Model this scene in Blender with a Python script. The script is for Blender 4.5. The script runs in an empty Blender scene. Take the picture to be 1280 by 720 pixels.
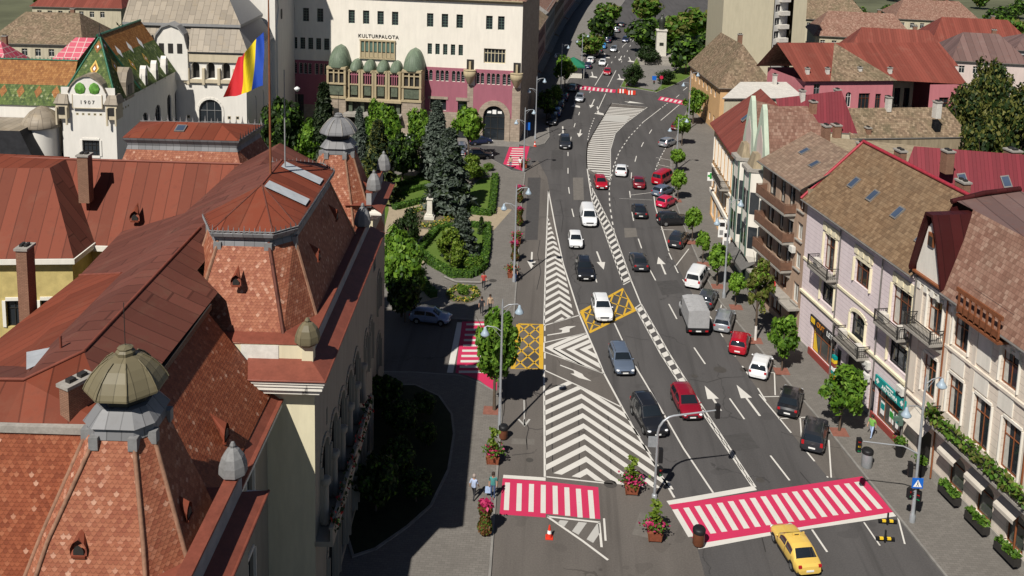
import bpy, bmesh, math, random
import numpy as np
from mathutils import Vector, Matrix
random.seed(7); rng = np.random.default_rng(11)
SC = bpy.context.scene; COL = SC.collection
rad = math.radians
# ---------------------------------------------------------------- camera model (photo pixels, 1280x720)
CX, YH, YV, CY, CH = 640., -145., 7860., 40., 43.
F = math.sqrt((CY-YH)*(YV-CY)); PT = math.atan((CY-YH)/F); RO = math.atan((CX-433)/(YV-CY)); YAW = -math.atan(52/F)
cd = Vector((math.sin(YAW)*math.cos(PT), math.cos(YAW)*math.cos(PT), -math.sin(PT)))
r0 = Vector((math.cos(YAW), -math.sin(YAW), 0)); u0 = r0.cross(cd)
cR = r0*math.cos(RO)+u0*math.sin(RO); cU = u0*math.cos(RO)-r0*math.sin(RO)
CAM = Vector((0, 0, CH))
def ray(x, y): return cd+cR*((x-CX)/F)-cU*((y-CY)/F)
def G(x, y, z=0.):
    v = ray(x, y); t = (z-CH)/v.z; return Vector((v.x*t, v.y*t, z))
def onplane(x, y, p, n):
    v = ray(x, y); n = Vector(n); return CAM+v*(n.dot(Vector(p)-CAM)/n.dot(v))
def hz(x, y, base):
    g = G(*base); v = ray(x, y); return CH+v.z*g.y/v.y
def Gs(*pts): return [G(*p) for p in pts]
# ---------------------------------------------------------------- materials
MT = {}
class N:
    def __init__(s, name):
        s.m = bpy.data.materials.new(name); s.m.use_nodes = True; s.t = s.m.node_tree; s.n = s.t.nodes; s.b = s.n['Principled BSDF']
        MT[name] = s.m
    def a(s, typ, **k):
        n = s.n.new(typ)
        for q, v in k.items():
            if q.startswith('i_'):
                n.inputs[q[2:].replace('_', ' ')].default_value = v
            elif q.startswith('n_'): n.inputs[int(q[2:])].default_value = v
            else: setattr(n, q, v)
        return n
    def l(s, a, b): s.t.links.new(a, b)
    def math(s, op, a, b=0., c=0.):
        n = s.n.new('ShaderNodeMath'); n.operation = op
        for i, v in enumerate((a, b, c)):
            if isinstance(v, (int, float)): n.inputs[i].default_value = v
            else: s.l(v, n.inputs[i])
        return n.outputs[0]
    def noise(s, sc, det=4, rough=.55, coord=None):
        n = s.a('ShaderNodeTexNoise', i_Scale=sc, i_Detail=det, i_Roughness=rough)
        if coord is not None: s.l(coord, n.inputs['Vector'])
        return n.outputs['Fac']
    def obj(s): return s.a('ShaderNodeTexCoord').outputs['Object']
    def pos(s): return s.a('ShaderNodeNewGeometry').outputs['Position']
    def uv(s): return s.a('ShaderNodeTexCoord').outputs['UV']
    def ramp(s, f, stops):
        r = s.a('ShaderNodeValToRGB'); e = r.color_ramp.elements
        while len(e) < len(stops): e.new(.5)
        for q, (p, c) in zip(e, stops): q.position = p; q.color = (*c, 1) if len(c) == 3 else c
        s.l(f, r.inputs[0]); return r.outputs[0]
    def mix(s, f, a, b, mode='MIX'):
        n = s.a('ShaderNodeMix', data_type='RGBA', blend_type=mode)
        for i, v in ((0, f), (6, a), (7, b)):
            if isinstance(v, (int, float)): n.inputs[i].default_value = v
            elif isinstance(v, tuple): n.inputs[i].default_value = (*v, 1) if len(v) == 3 else v
            else: s.l(v, n.inputs[i])
        return n.outputs[2]
    def bump(s, h, st=.3, dist=.02):
        b = s.a('ShaderNodeBump', i_Strength=st, i_Distance=dist); s.l(h, b.inputs['Height']); s.l(b.outputs[0], s.b.inputs['Normal'])
    def out(s, c, rough=.8, spec=.3, metal=0.):
        if isinstance(c, tuple): s.b.inputs['Base Color'].default_value = (*c, 1)
        else: s.l(c, s.b.inputs['Base Color'])
        if isinstance(rough, (int, float)): s.b.inputs['Roughness'].default_value = rough
        else: s.l(rough, s.b.inputs['Roughness'])
        s.b.inputs['Specular IOR Level'].default_value = spec; s.b.inputs['Metallic'].default_value = metal
        return s.m
def sc(c, k): return tuple(min(1, x*k) for x in c)
def plain(name, c, rough=.7, spec=.3, metal=0., var=.12, scale=1.5, fine=0, bump=0):
    """a base colour broken up by two scales of noise, so no surface is flat"""
    s = N(name); p = s.pos()
    f = s.noise(scale, 5, .6, p)
    col = s.mix(s.math('MULTIPLY', s.math('SUBTRACT', f, .3), 2.2), sc(c, 1-var), sc(c, 1+var))
    if fine:
        g = s.noise(fine, 3, .6, p); col = s.mix(.25, col, s.ramp(g, [(.3, sc(c, .6)), (.7, sc(c, 1.3))]))
        if bump: s.bump(g, bump)
    return s.out(col, rough, spec, metal)
def wallmat(name, c, stain=.25, courses=0, lines=.85):
    """plaster with streaks and blotches; courses = rusticated joints every so many metres (by uv)"""
    s = N(name); p = s.pos()
    mp = s.a('ShaderNodeMapping'); mp.inputs['Scale'].default_value = (1.6, 1.6, .25); s.l(p, mp.inputs[0])
    streak = s.noise(1.2, 5, .65, mp.outputs[0]); blot = s.noise(.5, 6, .6, p)
    col = s.mix(s.math('MULTIPLY', s.math('SUBTRACT', streak, .35), 1.8), sc(c, 1-stain), sc(c, 1.04))
    col = s.mix(s.math('MULTIPLY', s.math('SUBTRACT', blot, .5), .9), col, sc(c, .72))
    if courses:
        x = s.a('ShaderNodeSeparateXYZ'); s.l(s.uv(), x.inputs[0])
        fr = s.math('FRACT', s.math('DIVIDE', x.outputs[1], courses))
        ln = s.math('LESS_THAN', fr, .09); col = s.mix(ln, col, s.mix(.5, col, sc(c, .45)))
        s.bump(s.math('SUBTRACT', 1., ln), .6, .02)
    else: s.bump(s.noise(25, 3, .6, p), .12, .02)
    return s.out(col, .88, .2)
def stonemat(name, c, w=.6, h=.3, dark=.55):
    s = N(name); u = s.uv()
    b = s.a('ShaderNodeTexBrick', i_Scale=1., i_Mortar_Size=.018, i_Mortar_Smooth=.2, i_Bias=0., i_Brick_Width=w, i_Row_Height=h)
    b.inputs['Color1'].default_value = (*sc(c, .8), 1); b.inputs['Color2'].default_value = (*sc(c, 1.15), 1); b.inputs['Mortar'].default_value = (*sc(c, dark), 1)
    s.l(u, b.inputs['Vector'])
    col = s.mix(.35, b.outputs[0], s.ramp(s.noise(.8, 6, .65, s.pos()), [(.3, sc(c, .6)), (.7, sc(c, 1.2))]))
    s.bump(s.math('SUBTRACT', s.noise(14, 3, .6, s.pos()), b.outputs['Fac']), .35, .03)
    return s.out(col, .88, .2)
def tilemat(name, cols, w=.2, h=.17, scallop=True, rough=.75, spec=.3, gloss=0, weather=.35, wcol=(.12, .1, .07)):
    """overlapping clay tiles in uv metres: every tile draws its own tone; lower edges are rounded or straight"""
    s = N(name); x = s.a('ShaderNodeSeparateXYZ'); s.l(s.uv(), x.inputs[0])
    v = s.math('DIVIDE', x.outputs[1], h); row = s.math('FLOOR', v); fv = s.math('SUBTRACT', v, row)
    off = s.math('MULTIPLY', s.math('FLOORED_MODULO', row, 2.), .5)
    u = s.math('ADD', s.math('DIVIDE', x.outputs[0], w), off); cu = s.math('FLOOR', u); fu = s.math('SUBTRACT', s.math('SUBTRACT', u, cu), .5)
    cmb = s.a('ShaderNodeCombineXYZ'); s.l(cu, cmb.inputs[0]); s.l(row, cmb.inputs[1])
    wn = s.a('ShaderNodeTexWhiteNoise', noise_dimensions='2D')
    if scallop:       # below its rounded lower edge a tile shows the course underneath
        lo = s.math('LESS_THAN', fv, s.math('MULTIPLY', s.math('MULTIPLY', fu, fu), 2.6)); row2 = s.math('SUBTRACT', row, lo); cu2 = s.math('FLOOR', s.math('ADD', s.math('DIVIDE', x.outputs[0], w), s.math('MULTIPLY', s.math('FLOORED_MODULO', row2, 2.), .5)))
        cmb = s.a('ShaderNodeCombineXYZ'); s.l(cu2, cmb.inputs[0]); s.l(row2, cmb.inputs[1])
    s.l(cmb.outputs[0], wn.inputs['Vector'])
    col = s.ramp(wn.outputs['Value'], cols)
    wt = s.noise(.45, 6, .65, s.pos())
    col = s.mix(s.math('MULTIPLY', s.math('SUBTRACT', wt, .42), weather*3.), col, wcol)
    fu2 = s.math('MULTIPLY', fu, fu)
    if scallop: edge = s.math('ABSOLUTE', s.math('SUBTRACT', fv, s.math('MULTIPLY', fu2, 2.6)))
    else: edge = s.math('MINIMUM', fv, s.math('SUBTRACT', 1.02, s.math('MULTIPLY', s.math('ABSOLUTE', fu), 2.)))
    dk = s.math('MULTIPLY', s.math('LESS_THAN', edge, .12), .42)  # shadow along each tile's edge, painted into the colour
    col = s.mix(dk, col, sc(cols[0][1], .3))
    s.bump(s.math('MINIMUM', s.math('MULTIPLY', edge, -1.), .6), .35, .03)
    return s.out(col, rough, spec)
def tinmat(name, c, seam=.6, fade=.5, fadec=(.3, .2, .15), rough=.55, cross=0, rust=(.16, .05, .03)):
    """sheet-metal roof: standing seams along the slope, each sheet a slightly different tone, worn pale patches"""
    s = N(name); x = s.a('ShaderNodeSeparateXYZ'); s.l(s.uv(), x.inputs[0])
    u = s.math('DIVIDE', x.outputs[0], seam); cu = s.math('FLOOR', u); fu = s.math('SUBTRACT', u, cu)
    ln = s.math('LESS_THAN', fu, .07)
    if cross:
        v = s.math('DIVIDE', s.math('ADD', x.outputs[1], s.math('MULTIPLY', cu, .77)), cross); cv = s.math('FLOOR', v)
        ln = s.math('MAXIMUM', ln, s.math('LESS_THAN', s.math('SUBTRACT', v, cv), .02))
    else: cv = cu
    cmb = s.a('ShaderNodeCombineXYZ'); s.l(cu, cmb.inputs[0]); s.l(cv, cmb.inputs[1])
    wn = s.a('ShaderNodeTexWhiteNoise', noise_dimensions='2D'); s.l(cmb.outputs[0], wn.inputs['Vector'])
    col = s.ramp(wn.outputs['Value'], [(0, sc(c, .82)), (1, sc(c, 1.16))])
    p = s.pos(); f1 = s.noise(.55, 7, .7, p); f2 = s.noise(2.2, 5, .6, p)
    col = s.mix(s.math('MULTIPLY', s.math('MAXIMUM', s.math('SUBTRACT', f1, .53), 0.), fade*5), col, fadec)
    col = s.mix(s.math('MULTIPLY', s.math('MAXIMUM', s.math('SUBTRACT', f2, .55), 0.), 2.2), col, rust)
    col = s.mix(s.math('MULTIPLY', ln, .6), col, sc(c, .3))
    s.bump(s.math('ADD', ln, s.math('MULTIPLY', f2, .25)), .5, .03)
    return s.out(col, rough, .2)
def asphalt(name, c, wear=.3):
    s = N(name); p = s.pos()
    mp = s.a('ShaderNodeMapping'); mp.inputs['Scale'].default_value = (1, .12, 1); s.l(p, mp.inputs[0])
    lanes = s.noise(.55, 4, .55, mp.outputs[0]); blot = s.noise(.09, 5, .6, p); fine = s.noise(9, 3, .6, p)
    col = s.mix(s.math('MULTIPLY', s.math('SUBTRACT', lanes, .3), 2.), sc(c, 1-wear), sc(c, 1+wear*.8))
    col = s.mix(s.math('MULTIPLY', s.math('SUBTRACT', blot, .4), 1.2), col, sc(c, 1.35))
    col = s.mix(.3, col, s.ramp(fine, [(.3, sc(c, .55)), (.7, sc(c, 1.4))]))
    # mended strips and hairline cracks
    vo = s.a('ShaderNodeTexVoronoi', feature='DISTANCE_TO_EDGE', i_Scale=.07); 
    wp = s.a('ShaderNodeVectorMath', operation='ADD'); s.l(p, wp.inputs[0])
    nz = s.a('ShaderNodeTexNoise', i_Scale=.5, i_Detail=5.); s.l(p, nz.inputs['Vector'])
    sv = s.a('ShaderNodeVectorMath', operation='SCALE'); sv.inputs['Scale'].default_value = 2.5; s.l(nz.outputs['Color'], sv.inputs[0]); s.l(sv.outputs[0], wp.inputs[1]); s.l(wp.outputs[0], vo.inputs['Vector'])
    st_ = s.a('ShaderNodeMapping'); st_.inputs['Scale'].default_value = (1, .03, 1); s.l(p, st_.inputs[0]); col = s.mix(s.math('MULTIPLY', s.math('MAXIMUM', s.math('SUBTRACT', s.noise(1.3, 3, .5, st_.outputs[0]), .55), 0.), 3.), col, sc(c, .55))
    bl = s.noise(.35, 2, .4, p); col = s.mix(s.math('MULTIPLY', s.math('GREATER_THAN', bl, .66), .3), col, sc(c, .6))
    ck = s.math('MULTIPLY', s.math('LESS_THAN', vo.outputs['Distance'], .0035), s.math('GREATER_THAN', s.noise(.15, 2, .5, p), .5))
    col = s.mix(s.math('MULTIPLY', ck, .55), col, sc(c, .4))
    s.bump(fine, .15, .02)
    return s.out(col, .9, .25)
def pavers(name, c, w=.4, h=.2):
    s = N(name); p = s.pos()
    b = s.a('ShaderNodeTexBrick', i_Scale=1., i_Mortar_Size=.012, i_Brick_Width=w, i_Row_Height=h); s.l(p, b.inputs['Vector'])
    b.inputs['Color1'].default_value = (*sc(c, .9), 1); b.inputs['Color2'].default_value = (*sc(c, 1.1), 1); b.inputs['Mortar'].default_value = (*sc(c, .62), 1)
    f = s.noise(.22, 6, .65, p); g = s.noise(1.8, 5, .6, p)
    col = s.mix(s.math('MULTIPLY', s.math('SUBTRACT', f, .4), 1.6), b.outputs[0], sc(c, .72))
    col = s.mix(s.math('MULTIPLY', s.math('MAXIMUM', s.math('SUBTRACT', g, .55), 0.), 2.), col, sc(c, .6))
    return s.out(col, .88, .25)
def paint(name, c, worn=.5, base=(.085, .08, .076)):
    """thermoplastic road paint, scuffed through to the asphalt"""
    s = N(name); p = s.pos(); f = s.noise(3.2, 7, .75, p); g = s.noise(.35, 4, .6, p)
    col = s.mix(s.math('MULTIPLY', s.math('SUBTRACT', g, .4), .9), c, sc(c, .72))
    col = s.mix(s.math('MULTIPLY', s.math('MAXIMUM', s.math('SUBTRACT', f, .6), 0.), 5*worn), col, base)
    return s.out(col, .75, .3)
def leafmat(name, c1, c2, c3):
    s = N(name); g = s.a('ShaderNodeNewGeometry')
    at = s.a('ShaderNodeAttribute', attribute_name='rnd')
    col = s.ramp(at.outputs['Fac'], [(0, c1), (.55, c2), (1, c3)])
    f = s.noise(.6, 3, .5, g.outputs['Position']); col = s.mix(s.math('MULTIPLY', s.math('SUBTRACT', f, .4), 1.2), col, sc(c1, .8))
    s.out(col, .55, .25)
    tr = s.a('ShaderNodeBsdfTranslucent'); s.l(col, tr.inputs[0]); mx = s.a('ShaderNodeMixShader'); mx.inputs[0].default_value = .28
    s.l(s.b.outputs[0], mx.inputs[1]); s.l(tr.outputs[0], mx.inputs[2]); s.l(mx.outputs[0], s.n['Material Output'].inputs[0])
    return s.m
def glassmat(name, c, rough=.08, spec=.6):
    s = N(name); f = s.noise(.35, 2, .5, s.pos()); return s.out(s.mix(f, sc(c, .6), sc(c, 1.5)), rough, spec)
def flat(name, c, rough=.6, spec=.3, metal=0.): return N(name).out(c, rough, spec, metal)
# ---------------------------------------------------------------- mesh builder
OFF = {}
class MB:
    def __init__(s, T=None): s.v = []; s.f = []; s.mi = []; s.sm = []; s.ms = []; s.T = T
    def m(s, mat):
        if isinstance(mat, str): mat = MT[mat]
        if mat not in s.ms: s.ms.append(mat)
        return s.ms.index(mat)
    def add(s, vs, fs, mat, smooth=False):
        b = len(s.v); k = s.m(mat)
        for p in vs:
            p = Vector(p) if len(p) == 3 else Vector((p[0], p[1], 0)); s.v.append(s.T(p) if s.T else p)
        for f in fs: s.f.append([b+i for i in f]); s.mi.append(k); s.sm.append(smooth)
        return s
    def face(s, pts, mat, up=None):
        pts = [Vector(p) for p in pts]
        if up is not None:
            n = Vector((0, 0, 0))
            for i in range(len(pts)): n += pts[i].cross(pts[(i+1) % len(pts)])
            if n.dot(Vector(up)) < 0: pts.reverse()
        return s.add(pts, [list(range(len(pts)))], mat)
    def box(s, c, d, mat, rz=0., ax=None):
        """centre, full size, turned by rz about z (or with its own x direction ax)"""
        c = Vector(c); hx, hy, hz_ = d[0]/2, d[1]/2, d[2]/2
        X = Vector((math.cos(rz), math.sin(rz), 0)) if ax is None else Vector(ax).normalized()
        Z = Vector((0, 0, 1)); Y = Z.cross(X)
        if Y.length < 1e-3: Y = Vector((0, 1, 0))
        Y.normalize(); Z = X.cross(Y)
        P = [c+X*(hx*a)+Y*(hy*b)+Z*(hz_*e) for a, b, e in ((-1,-1,-1),(1,-1,-1),(1,1,-1),(-1,1,-1),(-1,-1,1),(1,-1,1),(1,1,1),(-1,1,1))]
        return s.add(P, [(3,2,1,0),(4,5,6,7),(0,1,5,4),(1,2,6,5),(2,3,7,6),(3,0,4,7)], mat)
    def prism(s, poly, z0, z1, mat, top=None, bottom=True):
        poly = [Vector((p[0], p[1], 0)) for p in poly]
        if sum(a.x*b.y-b.x*a.y for a, b in zip(poly, poly[1:]+poly[:1])) < 0: poly.reverse()
        n = len(poly); lo = [(p.x, p.y, z0) for p in poly]; hi = [(p.x, p.y, z1) for p in poly]
        s.add(lo+hi, [(i, (i+1) % n, n+(i+1) % n, n+i) for i in range(n)], mat)
        s.add(hi, [list(range(n))], top or mat)
        if bottom: s.add(lo, [list(range(n-1, -1, -1))], mat)
        return s
    def loft(s, rings, mat, smooth=False, cap0=True, cap1=True, mats=None):
        n = len(rings[0]); vs = [p for r in rings for p in r]
        for k in range(len(rings)-1):
            s.add([*rings[k], *rings[k+1]], [(i, (i+1) % n, n+(i+1) % n, n+i) for i in range(n)], mats[k] if mats else mat, smooth)
        if cap0: s.add(rings[0], [list(range(n-1, -1, -1))], mat)
        if cap1: s.add(rings[-1], [list(range(n))], mat)
        return s
    def lathe(s, c, prof, mat, n=12, smooth=True, ph=0., mats=None, sx=1., sy=1.):
        rings = [[(c[0]+sx*r*math.cos(ph+2*math.pi*i/n), c[1]+sy*r*math.sin(ph+2*math.pi*i/n), c[2]+z) for i in range(n)] for r, z in prof]
        vs = [p for r in rings for p in r]
        if mats: return s.loft(rings, mat, smooth, True, True, mats)
        fs = [(k*n+i, k*n+(i+1) % n, (k+1)*n+(i+1) % n, (k+1)*n+i) for k in range(len(rings)-1) for i in range(n)]
        s.add(vs, fs, mat, smooth); s.add(rings[0], [list(range(n-1, -1, -1))], mat); s.add(rings[-1], [list(range(n))], mat); return s
    def tube(s, pts, r, mat, n=8, smooth=True, caps=True):
        pts = [Vector(p) for p in pts]; rs = r if isinstance(r, (list, tuple)) else [r]*len(pts); rings = []; up = Vector((.13, .27, .95))
        for i, p in enumerate(pts):
            d = (pts[min(i+1, len(pts)-1)]-pts[max(i-1, 0)]).normalized()
            a = d.cross(up); a = a if a.length > .05 else d.cross(Vector((1, 0, 0))); a.normalize(); b = d.cross(a)
            rings.append([p+(a*math.cos(-2*math.pi*k/n)+b*math.sin(-2*math.pi*k/n))*rs[i] for k in range(n)])
        vs = [p for q in rings for p in q]
        s.add(vs, [(k*n+i, (k+1)*n+i, (k+1)*n+(i+1) % n, k*n+(i+1) % n) for k in range(len(rings)-1) for i in range(n)], mat, smooth)
        if caps: s.add(rings[0], [list(range(n))], mat); s.add(rings[-1], [list(range(n-1, -1, -1))], mat)
        return s
    def bar(s, a, b, w, h, mat):
        a = Vector(a); b = Vector(b); return s.box((a+b)/2, ((b-a).length, w, h), mat, ax=b-a)
    def build(s, name, parent=None, loc=None, uv=True, **props):
        me = bpy.data.meshes.new(name)
        o = bpy.data.objects.new(name, me); COL.objects.link(o)
        if parent is not None: o.parent = parent; off = OFF.get(parent.name, Vector((0, 0, 0)))
        else:
            off = Vector(loc) if loc is not None else Vector((0, 0, 0)); o.location = off
        OFF[o.name] = off
        vv = np.array([(p.x, p.y, p.z) for p in s.v], dtype=float).reshape(-1, 3)
        me.from_pydata((vv-np.array(off)).tolist(), [], s.f)
        for q in s.ms: me.materials.append(q)
        me.polygons.foreach_set('material_index', s.mi); me.polygons.foreach_set('use_smooth', s.sm)
        if uv and len(s.f):
            ul = me.uv_layers.new(name='UVMap'); uvs = np.zeros((len(me.loops), 2)); k = 0
            for f in s.f:
                P = vv[f]; nrm = np.cross(P, np.roll(P, -1, axis=0)).sum(axis=0); L = np.linalg.norm(nrm)
                nrm = nrm/L if L > 1e-12 else np.array((0, 0, 1.))
                if abs(nrm[2]) > .995: ud = np.array((1., 0, 0)); vd = np.array((0, 1., 0))
                else:
                    ud = np.array((-nrm[1], nrm[0], 0)); ud /= np.linalg.norm(ud); vd = np.cross(nrm, ud)
                uvs[k:k+len(f), 0] = P@ud; uvs[k:k+len(f), 1] = P@vd; k += len(f)
            ul.data.foreach_set('uv', uvs.ravel())
        me.update()
        for q, v in props.items(): o[q] = v
        return o
def thing(name, label, cat, loc=(0, 0, 0), rz=0., group=None):
    o = bpy.data.objects.new(name, None); COL.objects.link(o); o.location = loc; o.rotation_euler = (0, 0, rz)
    o.empty_display_size = .3; o['label'] = label; o['category'] = cat
    if group: o['group'] = group
    OFF[o.name] = Vector(loc); return o
def tag(o, label, cat, group=None):
    o['label'] = label; o['category'] = cat
    if group: o['group'] = group
    return o
CH_ = {}
def kids(o): return [c for c in o.children]
def dup(root, loc, rz, label=None, group=None, swap=None, sub=None, top=True, scale=None):
    """copy of a thing with its parts and sub-parts; swap = {old material name: new material name}"""
    c = root.copy(); COL.objects.link(c)
    if root.type == 'MESH' and swap and any(m and m.name in swap for m in root.data.materials):
        key = (root.data.name, tuple(sorted(swap.items())))
        if key not in CH_:
            d = root.data.copy()
            for i, m in enumerate(d.materials):
                if m and m.name in swap: d.materials[i] = MT[swap[m.name]]
            CH_[key] = d
        c.data = CH_[key]
    if top:
        c.location = loc; c.rotation_euler = (0, 0, rz)
        if scale: c.scale = scale if isinstance(scale, (tuple, list)) else (scale,)*3
        if label: c['label'] = label
        if group: c['group'] = group
        OFF[c.name] = Vector(loc)
    for ch in kids(root):
        q = dup(ch, None, None, swap=swap, top=False); q.parent = c
    return c
PROTO = []
def proto(o): PROTO.append(o); return o
def kill(o):
    for c in list(o.children): kill(c)
    bpy.data.objects.remove(o)
def struct(name, mb, **k): return mb.build(name, kind='structure', **k)
def textmesh(body, size, mat, origin, xdir, up, depth=.02, align='CENTER', name='lettering', parent=None, sx=1., sp=1.):
    cu = bpy.data.curves.new(name, 'FONT'); cu.body = body; cu.size = size; cu.align_x = align; cu.align_y = 'CENTER'; cu.extrude = depth; cu.space_character = sp; cu.resolution_u = 3
    o = bpy.data.objects.new(name, cu); COL.objects.link(o); dg = bpy.context.evaluated_depsgraph_get(); dg.update()
    me = bpy.data.meshes.new_from_object(o.evaluated_get(dg)); bpy.data.objects.remove(o)
    X = Vector(xdir).normalized(); Y = Vector(up).normalized(); Z = X.cross(Y); off = OFF.get(parent.name, Vector((0, 0, 0))) if parent else Vector((0, 0, 0))
    for v in me.vertices: c = v.co.copy(); v.co = Vector(origin)+X*c.x*sx+Y*c.y+Z*c.z-off
    me.materials.clear(); me.materials.append(MT[mat]); q = bpy.data.objects.new(name, me); COL.objects.link(q)
    if parent: q.parent = parent
    OFF[q.name] = off; return q
# ---------------------------------------------------------------- world, sun, camera
w = bpy.data.worlds.new('World'); SC.world = w; w.use_nodes = True; wt = w.node_tree
sky = wt.nodes.new('ShaderNodeTexSky'); sky.sky_type = 'NISHITA'; sky.sun_disc = False
SUN_EL, SUN_AZ = rad(50.), rad(205.3)              # azimuth from +Y towards +X: the sun stands behind and left of the camera
sky.sun_elevation = SUN_EL; sky.sun_rotation = SUN_AZ; sky.altitude = 300; sky.air_density = .55; sky.dust_density = .3
wt.links.new(sky.outputs[0], wt.nodes['Background'].inputs[0]); wt.nodes['Background'].inputs[1].default_value = .05
sl = bpy.data.lights.new('sun', 'SUN'); sl.energy = 5.0; sl.angle = rad(.53); sl.color = (1, .95, .87)
so = bpy.data.objects.new('sun', sl); COL.objects.link(so)
sd = Vector((math.sin(SUN_AZ)*math.cos(SUN_EL), math.cos(SUN_AZ)*math.cos(SUN_EL), math.sin(SUN_EL)))
so.rotation_euler = sd.to_track_quat('Z', 'Y').to_euler(); so.location = (0, 0, 120)
cam = bpy.data.cameras.new('camera'); co = bpy.data.objects.new('camera', cam); COL.objects.link(co); SC.camera = co
cam.sensor_width = 36; cam.lens = F*36/1280; cam.shift_y = -(360-CY)/1280; cam.clip_end = 3000; cam.clip_start = .5
mx = Matrix((cR, cU, -cd)).transposed().to_4x4(); mx.translation = CAM; co.matrix_world = mx
SC.view_settings.view_transform = 'Standard'; SC.view_settings.look = 'None'; SC.view_settings.exposure = .2; SC.view_settings.gamma = 1.
# ---------------------------------------------------------------- materials of the setting
asphalt('asphalt', (.078, .074, .073)); asphalt('asphalt_old', (.112, .1, .09), .25)
pavers('paving', (.165, .152, .137)); pavers('paving_stone', (.19, .178, .164), .5, .5)
plain('kerb_stone', (.21, .2, .185), .85, var=.2); plain('earth', (.12, .1, .07), .95, fine=5, bump=.3)
plain('sand_path', (.32, .26, .18), .95, var=.15, fine=6)
paint('white_paint', (.58, .56, .52), .7); paint('pink_paint', (.5, .028, .09), .5); paint('yellow_paint', (.55, .33, .03), .5); paint('faded_paint', (.42, .41, .385), .8)
g = N('lawn'); p = g.pos(); a1 = g.noise(.25, 5, .6, p); b1 = g.noise(7, 4, .7, p)
c1 = g.ramp(a1, [(.3, (.07, .125, .016)), (.55, (.1, .16, .026)), (.75, (.15, .19, .045))]); c1 = g.mix(.35, c1, g.ramp(b1, [(.3, (.02, .05, .008)), (.7, (.13, .18, .04))])); g.bump(b1, .5, .05); g.out(c1, .9, .2)
plain('far_ground', (.1, .105, .06), .95, var=.35, scale=.05)
plain('brick_pit', (.22, .09, .065), .9, var=.2, scale=4)
plain('iron_cover', (.06, .055, .05), .7)
# ---------------------------------------------------------------- ground, roads, pavements
m = MB(); m.face([(-900, -100, -.02), (900, -100, -.02), (900, 1500, -.02), (-900, 1500, -.02)], 'far_ground', up=(0, 0, 1)); struct('ground', m)
m = MB(); m.face([(-110, 10, 0), (45, 10, 0), (60, 215, 0), (100, 400, 0), (30, 640, 0), (-20, 640, 0), (-12, 420, 0), (-110, 200, 0)], 'asphalt', up=(0, 0, 1)); struct('road', m)
# older, paler carriageway: the left lane, the striped areas and the parking bays
m = MB()
for q in ([(560, 790), (622, 600), (640, 400), (656, 212), (672, 200), (684, 222), (704, 330), (724.5, 394), (755, 467), (790, 532), (843, 622), (868, 672), (900, 790)], [(764, 129), (734, 180), (733, 198), (735, 215), (763, 230), (763, 187), (769, 167), (782, 154), (809, 134)], [(836, 172), (826, 196), (818, 222), (817, 240), (825, 277), (836, 314), (866, 368), (893, 403), (913, 437), (961, 507), (1035, 597), (1085, 600), (985, 474), (905, 379), (870, 312), (846, 248), (842, 225), (842, 196), (849, 172)], [(470, 470), (470, 385), (640, 398), (630, 520), (600, 480)]): m.face([G(*p, .003) for p in q], 'asphalt_old', up=(0, 0, 1))
struct('old_asphalt', m)
KH = .12
def slab(name, pts, mat='paving', h=KH, kerb=.16, px=True):
    P = [G(*p) for p in pts] if px else [Vector((*p[:2], 0)) for p in pts]
    if sum(a.x*b.y-b.x*a.y for a, b in zip(P, P[1:]+P[:1])) < 0: P.reverse()
    m = MB(); n = len(P); I = []
    for i in range(n):
        d1 = (P[i]-P[i-1]).normalized(); d2 = (P[(i+1) % n]-P[i]).normalized()
        b = Vector((-d1.y-d2.y, d1.x+d2.x, 0)); L = b.length
        b = b/L if L > .2 else Vector((-d1.y, d1.x, 0)); k = min(2., 1/max(.35, b.dot(Vector((-d1.y, d1.x, 0)))))
        I.append(P[i]+b*kerb*k)
    lo = [(p.x, p.y, -.01) for p in P]; hi = [(p.x, p.y, h) for p in P]; ii = [(p.x, p.y, h) for p in I]
    m.add(lo+hi+ii, [(i, (i+1) % n, n+(i+1) % n, n+i) for i in range(n)]+[(n+i, n+(i+1) % n, 2*n+(i+1) % n, 2*n+i) for i in range(n)], 'kerb_stone')
    m.add(ii, [list(range(n))], mat)
    return struct(name, m)
# left pavement in front of the palace; side street; park block; theatre forecourt
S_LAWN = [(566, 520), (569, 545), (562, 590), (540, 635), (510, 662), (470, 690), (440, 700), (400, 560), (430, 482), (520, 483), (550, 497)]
slab('pavement', [(606, 790), (614, 716), (622, 600), (628, 520), (627, 500), (617, 489), (600, 479), (575, 470), (520, 466), (300, 462), (150, 790)])
plain('ground_cover_shade', (.018, .024, .01), .95, var=.4, scale=2, fine=8)  # ground cover of the bed, the palace's shade put into its near-black colour
slab('lawn_kerb', S_LAWN, 'ground_cover_shade', KH+.1, .18)
slab('park_pavement', [(643, 398), (648, 330), (653, 250), (657, 216), (640, 214), (628, 207), (612, 198), (600, 190), (560, 186), (300, 178), (200, 250), (330, 380), (520, 388), (560, 399), (610, 402), (634, 402)], 'paving')
slab('forecourt', [(-60, 164.5), (-5, 157.4), (-5, 154.2), (-60, 158.5)], 'paving_stone', px=False)
slab('pavement', [G(*p) for p in ((668, 183.5), (681, 180), (687, 172), (686, 158), (692, 143), (699, 126), (710, 102), (722, 86), (735, 68), (748, 50), (765, 23), (782, 0))]+[(12.5, 372), (7.2, 330), (3.2, 290), (.4, 256), (-1.6, 228), (-3.4, 204), (-5.1, 182), (-5, 156)], 'paving_stone', px=False)
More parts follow.
